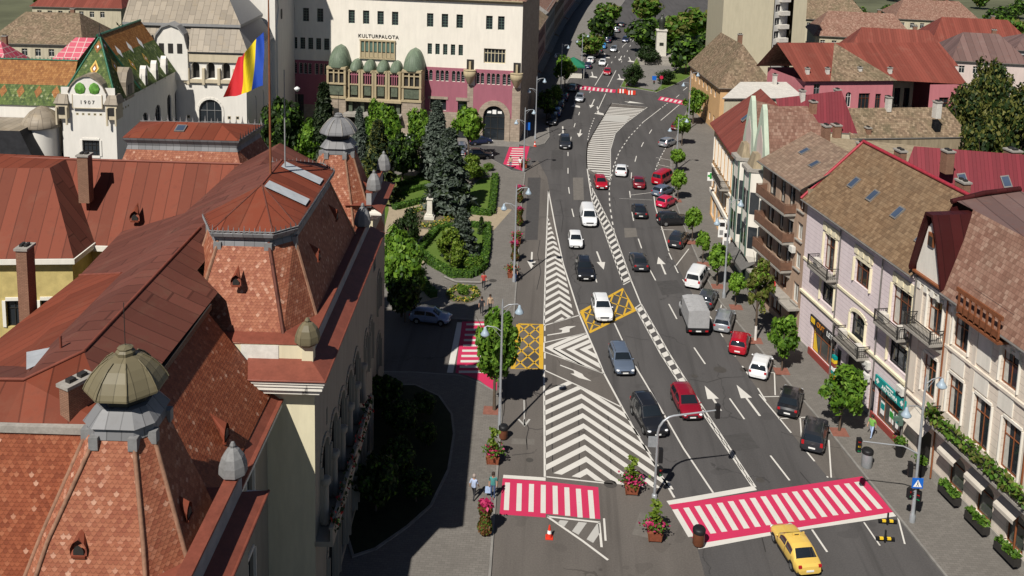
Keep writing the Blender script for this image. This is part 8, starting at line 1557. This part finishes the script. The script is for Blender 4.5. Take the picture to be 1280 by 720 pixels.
# mast-arm traffic light
def signal(par, p, rz, n=3, name='signal_head', board=False):
    m = MB(); m.box(p, (.3, .26, .34*n), 'signal_black', rz); c, s = math.cos(rz), math.sin(rz)
    for k in range(n):
        z = p[2]+(k-(n-1)/2)*.33; q = Vector((p[0]+s*.14, p[1]-c*.14, z)); m.box(q+Vector((s*.06, -c*.06, .13)), (.26, .16, .03), 'signal_black', rz)
    o = m.build(name, par)
    for k in range(n): z = p[2]+(k-(n-1)/2)*.33; q = MB(); q.box((p[0]+s*.135, p[1]-c*.135, z), (.19, .02, .19), ('signal_green', 'sign_yellow', 'signal_red')[k] if n == 3 else ('signal_green', 'signal_red')[k], rz); q.build('lens', o)
    return o
b = G(818, 622); TLm = thing('traffic_light', 'traffic light on a curved mast arm reaching over the avenue lanes', 'traffic light', tuple(b))
e = Vector((12.5, 64.3, 6.6)); d = Vector((e.x-b.x, e.y-b.y, 0)).normalized(); m = MB(); pts = [b]+[b+ZU*z for z in (2, 4, 5.)]+[b+ZU*(5.+1.2*math.sin(a))+d*(1.2-1.2*math.cos(a)) for a in (.4, .8, 1.2, 1.5)]+[Vector((e.x, e.y, 6.35))]; m.tube(pts, [.11, .1, .09, .085, .085, .08, .08, .08, .05], 'galvanised', 8); m.lathe(tuple(b), [(.2, 0), (.2, .25), (.12, .3)], 'galvanised', 8); m.build('mast', TLm)
signal(TLm, tuple(Vector((e.x, e.y, 6.25))+d*.1), math.pi+.2); signal(TLm, tuple(b+ZU*3.2+Vector((.3, .1, 0))), math.pi); signal(TLm, tuple(b+ZU*2.2+Vector((.25, -.2, 0))), .6, 2)
m = MB(); m.box(b+ZU*4.3+Vector((-.35, 0, 0)), (.6, .05, .8), 'galvanised'); m.build('back_plate', TLm)
b = GP((1139, 652)); TR2 = thing('traffic_light', 'traffic lights hung on the lamp post at the right crossing with a long side arm', 'traffic light', tuple(b))
d = Vector((-1, .1, 0)).normalized(); e = b+d*3.9+ZU*5.6; m = MB(); m.tube([b+ZU*5.1, b+ZU*5.55+d*1., e], [.06, .05, .04], 'galvanised', 6); m.build('arm', TR2); signal(TR2, tuple(e-ZU*.3), .1); signal(TR2, tuple(b+ZU*3.9+Vector((-.4, 0, 0))), math.pi); signal(TR2, tuple(b+ZU*2.3+Vector((-.4, -.2, 0))), .7, 2); signal(TR2, tuple(b+ZU*1.9+Vector((.4, .1, 0))), -.7, 2)
sp_ = thing('crossing_sign', 'blue square pedestrian crossing sign on the right lamp post', 'road sign', tuple(b+ZU*3)); c = b+ZU*3.1+Vector((.05, -.3, 0)); m = MB(); m.box(c, (.75, .04, .75), 'sign_blue'); m.build('plate', sp_); m = MB(); y = -.03; m.add([c+Vector((-.3, y, -.26)), c+Vector((.3, y, -.26)), c+Vector((0, y, .28))], [(0, 1, 2)], 'sign_white'); m.build('triangle', sp_)
m = MB(); y = -.036; P_ = lambda x, z: c+Vector((x, y, z)); m.add([P_(-.03, .1), P_(.03, .1), P_(.03, .16), P_(-.03, .16)], [(0, 1, 2, 3)], 'signal_black'); m.add([P_(-.035, -.06), P_(.04, -.06), P_(.045, .08), P_(-.03, .08)], [(0, 1, 2, 3)], 'signal_black'); m.add([P_(-.035, -.06), P_(0, -.06), P_(-.07, -.22), P_(-.11, -.22)], [(3, 2, 1, 0)], 'signal_black'); m.add([P_(0, -.06), P_(.04, -.06), P_(.1, -.22), P_(.06, -.22)], [(3, 2, 1, 0)], 'signal_black'); m.build('walking_figure', sp_)
# far signs and signal on the island
def post_sign(lb, base, h, mat, shape, w_=.7, cat='road sign', z=KP):
    g = GP(base, z); o = thing('road_sign', lb, cat, tuple(g)); m = MB(); m.tube([g, g+ZU*h], .04, 'galvanised', 6); m.build('post', o); m = MB(); p = g+ZU*(h-w_*.4)+Vector((0, -.06, 0))
    if shape == 'sq': m.box(p, (w_, .04, w_), mat)
    else:
        n = 12; m.loft([[p+Vector((w_/2*math.cos(-a*2*math.pi/n), q, w_/2*math.sin(-a*2*math.pi/n))) for a in range(n)] for q in (-.02, .02)], mat)
    m.build('plate', o); return o
o = post_sign('blue square sign above a small signal on the monument island', (817, 115), 3.4, 'sign_blue', 'sq', .9); signal(o, tuple(GP((817, 115))+ZU*2.1), 0, 2)
post_sign('round violet sign on the island beside the dark bush', (826, 112), 3., 'paint_raspberry', 'r', .8)
g = G(783, 118); o = thing('traffic_signal', 'short signal post between two red barrier plates at the far crossing', 'traffic light', tuple(g)); m = MB(); m.tube([g, g+ZU*1.4], .06, 'frame_dark', 6); m.build('post', o); signal(o, (g.x, g.y, 1.9), 0, 2)
for p, lb in (((777.5, 117), 'red barrier plates left of the short signal post'), ((788.5, 119), 'red barrier plates right of the short signal post')):
    g = G(*p); o = thing('barrier', lb, 'barrier', tuple(g)); m = MB(); m.box(g+ZU*.55, (1.9, .08, .9), 'cone_red'); m.build('plate', o); m = MB()
    for k in (-.5, .1): m.box(g+Vector((k+.1, -.05, .55)), (.3, .03, .9), 'sign_white')
    m.build('stripe', o)
# flower planters and towers along the kerb
def planter(p, lb, kind, s=.78):
    g = GP(p); o = thing('planter', lb, 'planter', tuple(g)); m = MB(); z = g.z; w0, w1, h = .5*s, .62*s, .8*s
    if kind != 'tower':
        m.loft([[(g.x+a*w0, g.y+b_*w0, z) for a, b_ in ((-1, -1), (1, -1), (1, 1), (-1, 1))], [(g.x+a*w1, g.y+b_*w1, z+h) for a, b_ in ((-1, -1), (1, -1), (1, 1), (-1, 1))]], 'planter_wood')
        for a, b_ in ((-1, -1), (1, -1), (1, 1), (-1, 1)): m.tube([(g.x+a*w0, g.y+b_*w0, z), (g.x+a*w1, g.y+b_*w1, z+h+.03)], .05, 'wood_rust', 5)
        m.build('box', o); q = 420; P = np.stack([rng.normal(0, .42*s, q), rng.normal(0, .42*s, q), h+.1+rng.uniform(0, .55, q)], 1); leaf_mesh('flowers', P, np.tile([0, 0, 1.], (q, 1)), .17, 'leaf_hedge', o, .8, 1.2, 'petal_pink' if kind != 'red' else 'petal_red', .38)
        if kind == 'shrub': q = 190; zz = rng.uniform(0, 1.5, q); P = np.stack([rng.normal(0, .12, q)+.16*np.sin(zz*7), rng.normal(0, .12, q)+.16*np.cos(zz*5), h+.5+zz], 1); leaf_mesh('shrub', P, np.tile([0, 0, 1.], (q, 1)), .2, 'leaf_lime', o, .9, 1.6)
    else:
        m.lathe(tuple(g), [(.32*s, 0), (.36*s, .25), (.3*s, .3), (.26*s, 2.4*s), (.1, 2.5*s)], 'leaf_rust', 10); m.build('stand', o); q = 1300; a = rng.uniform(0, 6.28, q); u = rng.uniform(0, 1, q); R_ = (.45+.12*np.sin(u*9))*s*rng.uniform(.75, 1.1, q); P = np.stack([R_*np.cos(a), R_*np.sin(a), .25+u*2.5*s], 1); leaf_mesh('flowers', P, np.stack([np.cos(a), np.sin(a), .3+0*a], 1), .17, 'leaf_rust', o, .6, 1.3, 'petal_red' if u.mean() > 2 else 'leaf_hedge', .35)
        t_ = 120; P = np.stack([rng.normal(0, .2, t_), rng.normal(0, .2, t_), 2.6*s+rng.uniform(0, .35, t_)], 1); leaf_mesh('blossom', P, np.tile([0, 0, 1.], (t_, 1)), .2, 'petal_pink', o, .7)
    return o
for p, lb, kd in [((616, 577), 'wooden planter with pink flowers and a young shrub below the nearest lamp', 'shrub'), ((606, 668), 'flower tower on the left pavement beside the couple, nearest the camera', 'tower'), ((789, 614), 'wooden planter with pink flowers and a thin shrub at the striped island tip', 'shrub'), ((818, 672), 'planter with young shrub beside the lower end of the traffic light', 'shrub'), ((649.5, 253), 'flower tower at the kerb nearest the theatre', 'tower'), ((649, 282), 'flower tower at the kerb beside the gravel path end', 'tower'), ((646, 303), 'planter of bright pink flowers at the kerb between two flower towers', 'pink'), ((643.5, 326), 'flower tower at the kerb beside the front lawn lamp', 'tower'), ((640, 346), 'planter of red flowers at the kerb, nearest the front lawn lamp', 'red'), ((655, 209), 'small planter at the lamp by the side street crossing', 'pink')]: planter(p, lb, kd)
for p, lb in [((1124, 570), 'black round pot with a small shrub under the first cream awning'), ((1150, 594), 'black round pot with a small shrub right behind the right lamp post')]:
    g = GP(p); o = thing('plant_pot', lb, 'pot', tuple(g)); m = MB(); m.lathe(tuple(g), [(.28, 0), (.36, .9), (.4, 1.), (.34, 1.02)], 'signal_black', 12); m.build('pot', o); q = 200; P = np.stack([rng.normal(0, .2, q), rng.normal(0, .2, q), 1.1+rng.uniform(0, .4, q)], 1); leaf_mesh('shrub', P, np.tile([0, 0, 1.], (q, 1)), .16, 'leaf_mid', o, .8)
def bin_(p, lb, mat, r=.32, h=1.1):
    g = GP(p); o = thing('litter_bin', lb, 'litter bin', tuple(g)); m = MB(); m.lathe(tuple(g), [(r*.9, 0), (r, .08), (r, h*.75)], mat, 12); m.build('drum', o); m = MB(); m.lathe((g.x, g.y, g.z+h*.75), [(r*1.08, 0), (r*1.1, .2), (r*.9, .3), (.05, .32)], 'signal_black', 12); m.build('lid', o)
bin_((1083, 583), 'grey litter bin with dark lid on the right pavement', 'galvanised', .4, 1.5); bin_((873, 680), 'brown litter bin at the lower end of the right red crossing', 'frame_brown', .4, 1.2); bin_((629, 547), 'dark litter bin at the foot of the nearest lamp post', 'frame_brown', .35, 1.)
def cone(p, lb):
    g = G(*p); o = thing('traffic_cone', lb, 'cone', tuple(g)); m = MB(); m.box(g+ZU*.03, (.5, .5, .06), 'cone_red'); m.build('foot', o); m = MB(); m.lathe((g.x, g.y, .06), [(.2, 0), (.15, .28)], 'cone_red', 10); m.lathe((g.x, g.y, .06), [(.15, .28), (.11, .5)], 'sign_white', 10); m.lathe((g.x, g.y, .06), [(.11, .5), (.05, .85)], 'cone_red', 10); m.build('cone', o)
cone((686.5, 672), 'red and white traffic cone on the worn hatching'); cone((668.5, 183), 'red cone on the kerb at the theatre corner')
for p, lb in (((1109, 656), 'low yellow and black trestle on the road edge, the upper of two'), ((1106, 678), 'low yellow and black trestle on the road edge, the lower of two')):
    g = G(*p); o = thing('trestle', lb, 'trestle', tuple(g)); m = MB()
    for k in range(5): m.box(g+Vector((-.5+k*.25, 0, .3)), (.25, .14, .14), 'sign_yellow' if k % 2 else 'signal_black')
    m.build('beam', o); m = MB(); m.box(g+Vector((0, 0, .45)), (.1, .1, .9), 'signal_black'); m.build('post', o)
g = GP((659, 172)); o = thing('info_panel', 'small blue panel on a pole beside the theatre corner', 'sign', tuple(g)); m = MB(); m.tube([g, g+ZU*2.6], .05, 'galvanised', 6); m.build('pole', o); m = MB(); m.box(g+ZU*2., (.9, .12, 1.3), 'sign_blue'); m.build('panel', o)
# bust on its column, monument, kiosk
g = GP((537, 273)); o = thing('monument', 'white bust column standing in the round flower bed', 'statue', tuple(g)); m = MB(); m.box(g+ZU*.2, (1.3, 1.3, .4), 'marble'); m.box(g+ZU*.5, (1., 1., .3), 'marble'); m.loft([[g+Vector((a*.36, b_*.36, .6)) for a, b_ in ((-1, -1), (1, -1), (1, 1), (-1, 1))], [g+Vector((a*.31, b_*.31, 2.6)) for a, b_ in ((-1, -1), (1, -1), (1, 1), (-1, 1))]], 'marble'); m.box(g+ZU*2.66, (.85, .85, .14), 'marble'); m.build('column', o)
m = MB(); m.lathe(tuple(g+ZU*2.73), [(.2, 0), (.16, .12), (.34, .25), (.38, .42), (.22, .52), (.1, .58), (.12, .66), (.17, .8), (.15, .95), (.04, 1.02)], 'bronze', 10, sy=.7); m.build('bust', o)
g = GP((825, 79)); o = thing('monument', 'tall pale stone pillar with dark statue on a broad stepped plinth', 'monument', tuple(g)); m = MB()
for k, (w_, z0, z1) in enumerate(((7.6, 0, .6), (6.6, .6, 1.3), (5.4, 1.3, 2.))): m.box(g+Vector((0, 1., (z0+z1)/2)), (w_*1.4, w_, z1-z0), 'stone_grey')
m.build('plinth', o); m = MB(); m.loft([[g+Vector((a*1.25, b_*1.1, 2)) for a, b_ in ((-1, -1), (1, -1), (1, 1), (-1, 1))], [g+Vector((a*1.15, b_*1., 8.2)) for a, b_ in ((-1, -1), (1, -1), (1, 1), (-1, 1))]], 'marble'); m.box(g+ZU*8.3, (2.7, 2.4, .3), 'marble'); m.build('pillar', o)
m = MB(); m.box(g+Vector((0, -1.16, 5.)), (1., .04, .7), 'bronze'); m.build('plaque', o); m = MB(); m.lathe(tuple(g+ZU*8.45), [(.7, 0), (.6, .6), (.75, 1.6), (.85, 2.6), (.4, 3.1), (.25, 3.2), (.3, 3.5), (.25, 3.8), (.05, 3.9)], 'bronze', 10, sy=.8); m.build('statue', o)
g = GP((716, 96)); o = thing('kiosk', 'kiosk under a green pyramid canopy beside the far parked cars', 'kiosk', tuple(g)); m = MB(); e_ = [g+Vector((a*2.6, b_*2.6, 2.9)) for a, b_ in ((-1, -1), (1, -1), (1, 1), (-1, 1))]
for i in range(4): m.face([e_[i], e_[(i+1) % 4], g+ZU*4.6], 'umbrella_green', up=(0, 0, 1)); m.face([e_[i], e_[(i+1) % 4], e_[(i+1) % 4]-ZU*.35, e_[i]-ZU*.35], 'umbrella_green')
m.build('canopy', o); m = MB(); m.box(g+Vector((.4, 0, 1.2)), (3.2, 3, 2.4), 'marble'); m.build('booth', o); m = MB()
for p in e_: q = g+(p-g)*.92; m.tube([(q.x, q.y, g.z), (q.x, q.y, 2.9)], .05, 'frame_white', 5)
m.build('post', o)
# brick pits round the trees
m = MB()
for p in [(614, 513), (1049, 540), (977, 464), (944, 426), (920, 384), (897, 358), (879, 330), (865, 303), (846, 251)]: g = GP(p, KP+.005); m.face([g+Vector((a, b_, 0)) for a, b_ in ((-.65, -.65), (.65, -.65), (.65, .65), (-.65, .65))], 'brick_pit', up=(0, 0, 1))
struct('tree_pit', m)
# small flags on poles beyond the palace
for b_, t_, lb in (((315, 176), (314, 137), 'small tricolour on a thin pole before the white building, left one'), ((334, 190), (333, 140), 'small tricolour on a thin pole before the white building, right one')):
    g = GP(b_); h = max(5., hz(*t_, b_)); o = thing('flag', lb, 'flag', tuple(g)); m = MB(); m.tube([g, g+ZU*h], [.07, .04], 'galvanised', 6); m.build('pole', o); m = MB()
    for k, c in enumerate(('flag_blue', 'flag_yellow', 'flag_red')): a0 = -.12-k*.42; m.face([g+Vector((a0, 0, h-.2-k*.5)), g+Vector((a0-.45, .1, h-.7-k*.5)), g+Vector((a0-.45, .12, h-3-k*.4)), g+Vector((a0, 0, h-2.6-k*.4))], c)
    m.build('cloth', o)
# iron fence between square and palace court, garden railings
g = thing('fence', 'low iron fence along the shaded side street behind the pale blue car', 'fence', tuple(GP((520, 378)))); m = MB(); a, b_ = GP((486, 372)), GP((522, 380)); n = 22
for k in range(n+1): p = a+(b_-a)*k/n; m.box(p+ZU*.5, (.03, .03, 1.), 'frame_dark')
m.bar(a+ZU*.95, b_+ZU*.95, .04, .04, 'frame_dark'); m.build('rails', g)
# ---------------------------------------------------------------- people
def mk_person(label, at, face, top, legs, skin=(.5, .3, .2), hair='hair_dark', pose='walk', bag=None, z=KP, s=1.06, skirt=False):
    g = GP(at, z); f = G(*face); rz = math.atan2(f.y-g.y, f.x-g.x)
    root = thing('person', label, 'person', tuple(g), rz)
    # body as one skinned surface
    st = .26 if pose == 'walk' else .05; V = []; E_ = []; R_ = []
    def v(x, y, z_, r): V.append((x*s, y*s, z_*s)); R_.append((r*s, r*s*.92)); return len(V)-1
    def e(*i): E_.extend(zip(i, i[1:]))
    pel = v(0, 0, .95, .15); wa = v(.01, 0, 1.1, .135); ch = v(.02, 0, 1.32, .165); nk = v(.02, 0, 1.47, .075); hd = v(.04, 0, 1.56, .085); hd2 = v(.045, 0, 1.66, .105); hd3 = v(.035, 0, 1.76, .07)
    e(pel, wa, ch, nk, hd, hd2, hd3)
    for sd, k in ((1, 1), (-1, -1)):
        hip = v(0, sd*.1, .9, .105); kn = v(.06+k*st*.45, sd*.1, .5, .07); an = v(k*st-.02, sd*.1, .1, .045); to = v(k*st+.15, sd*.11, .045, .04); e(pel, hip, kn, an, to)
        sh = v(.02, sd*.2, 1.4, .065); el = v(-.02-k*st*.3, sd*.26, 1.13, .048); wr = v(.08-k*st*.5, sd*.26, .9, .036); ha = v(.12-k*st*.5, sd*.26, .8, .035); e(ch, sh, el, wr, ha)
    me = bpy.data.meshes.new('body'); me.from_pydata(V, E_, []); o = bpy.data.objects.new('body', me); COL.objects.link(o)
    md = o.modifiers.new('skin', 'SKIN'); md.use_smooth_shade = True; md2 = o.modifiers.new('sub', 'SUBSURF'); md2.levels = 1; md2.render_levels = 1
    for i, r in enumerate(R_): me.skin_vertices[0].data[i].radius = r
    me.skin_vertices[0].data[pel].use_root = True
    dg = bpy.context.evaluated_depsgraph_get(); dg.update(); m2 = bpy.data.meshes.new_from_object(o.evaluated_get(dg)); bpy.data.objects.remove(o)
    m2.materials.clear(); mats = [top, legs, 'skin', 'shoe']
    for q in mats: m2.materials.append(MT[q])
    for p in m2.polygons:
        z_ = p.center.z/s; y_ = abs(p.center.y/s); p.use_smooth = True
        p.material_index = 2 if z_ > 1.46 else (2 if y_ > .21 and z_ < 1.16 else (0 if z_ > .93 else (3 if z_ < .09 else 1)))
    o = bpy.data.objects.new('body', m2); COL.objects.link(o); o.parent = root
    m = MB(); m.lathe((.02*s, 0, 1.63*s), [(.09*s, -.06), (.118*s, .0), (.12*s, .08*s), (.1*s, .15*s), (.05*s, .19*s), (.01, .2*s)], hair, 10); q = m.build('hair', None, uv=False); q.parent = root
    m = MB(); m.box((.15*s, 0, 1.62*s), (.04, .03, .05), 'skin'); m.box((.145*s, .04*s, 1.66*s), (.02, .025, .015), 'hair_dark'); m.box((.145*s, -.04*s, 1.66*s), (.02, .025, .015), 'hair_dark'); m.box((.14*s, 0, 1.57*s), (.02, .05, .012), 'petal_lip'); q = m.build('face', None, uv=False); q.parent = root
    if bag:
        m = MB(); m.loft([[(.05+a*.09, -.36+b_*.2, .35) for a, b_ in ((-1, -1), (1, -1), (1, 1), (-1, 1))], [(.05+a*.06, -.36+b_*.18, .78) for a, b_ in ((-1, -1), (1, -1), (1, 1), (-1, 1))]], bag); q = m.build('shopping_bag', None, loc=(0, 0, 0), uv=False); p_ = g+Vector((0, 0, 0)); q.location = p_; q.rotation_euler = (0, 0, rz); tag(q, 'pale blue shopping bag hanging from the hand of the person in teal', 'bag')
    return root
flat('skin', (.42, .24, .16), .6); flat('hair_dark', (.03, .02, .015), .7); flat('hair_grey', (.3, .25, .22), .7); flat('shoe', (.02, .02, .02), .6); flat('petal_lip', (.3, .08, .07), .6)
for n_, c in dict(shirt=(.38, .45, .62), teal=(.06, .25, .24), jeans=(.05, .08, .17), dark=(.025, .025, .03), red=(.4, .05, .04), green=(.18, .4, .08), pale=(.35, .45, .65), white=(.7, .7, .7), tan=(.4, .3, .2)).items(): plain('cloth_'+n_, c, .85, var=.15, scale=6)
mk_person('man in pale blue shirt and dark trousers walking below the nearest planter', (592, 624), (598, 618), 'cloth_shirt', 'cloth_dark', hair='hair_grey'); mk_person('woman in teal top and jeans carrying a shopping bag by the kerb', (616, 621), (614, 640), 'cloth_teal', 'cloth_jeans', pose='stand', bag='cloth_pale')
mk_person('person in dark clothes with red top walking near the front lawn hedge', (604.5, 361), (604, 372), 'cloth_red', 'cloth_dark'); mk_person('person in black walking beside the kerbside flower bed', (602, 393), (601, 404), 'cloth_dark', 'cloth_dark'); mk_person('person in tan top and dark trousers walking just behind the leafy tree', (612.5, 390), (612, 402), 'cloth_tan', 'cloth_dark')
mk_person('person in green top and pale jeans walking past the pharmacy', (1089, 546), (1083, 552), 'cloth_green', 'cloth_pale'); mk_person('person in white standing at the theatre arch', (609, 173), (603, 178), 'cloth_white', 'cloth_white', pose='stand'); mk_person('person in tan on the side street crossing', (638, 210), (634, 222), 'cloth_tan', 'cloth_jeans'); mk_person('person in dark red crossing beside the person in tan', (650, 211), (646, 222), 'cloth_white', 'cloth_red')
mk_person('person in dark clothes leaning at the kerb planter beside the lamp', (643.5, 352), (640, 360), 'cloth_dark', 'cloth_jeans', pose='stand')
for o in PROTO: kill(o)
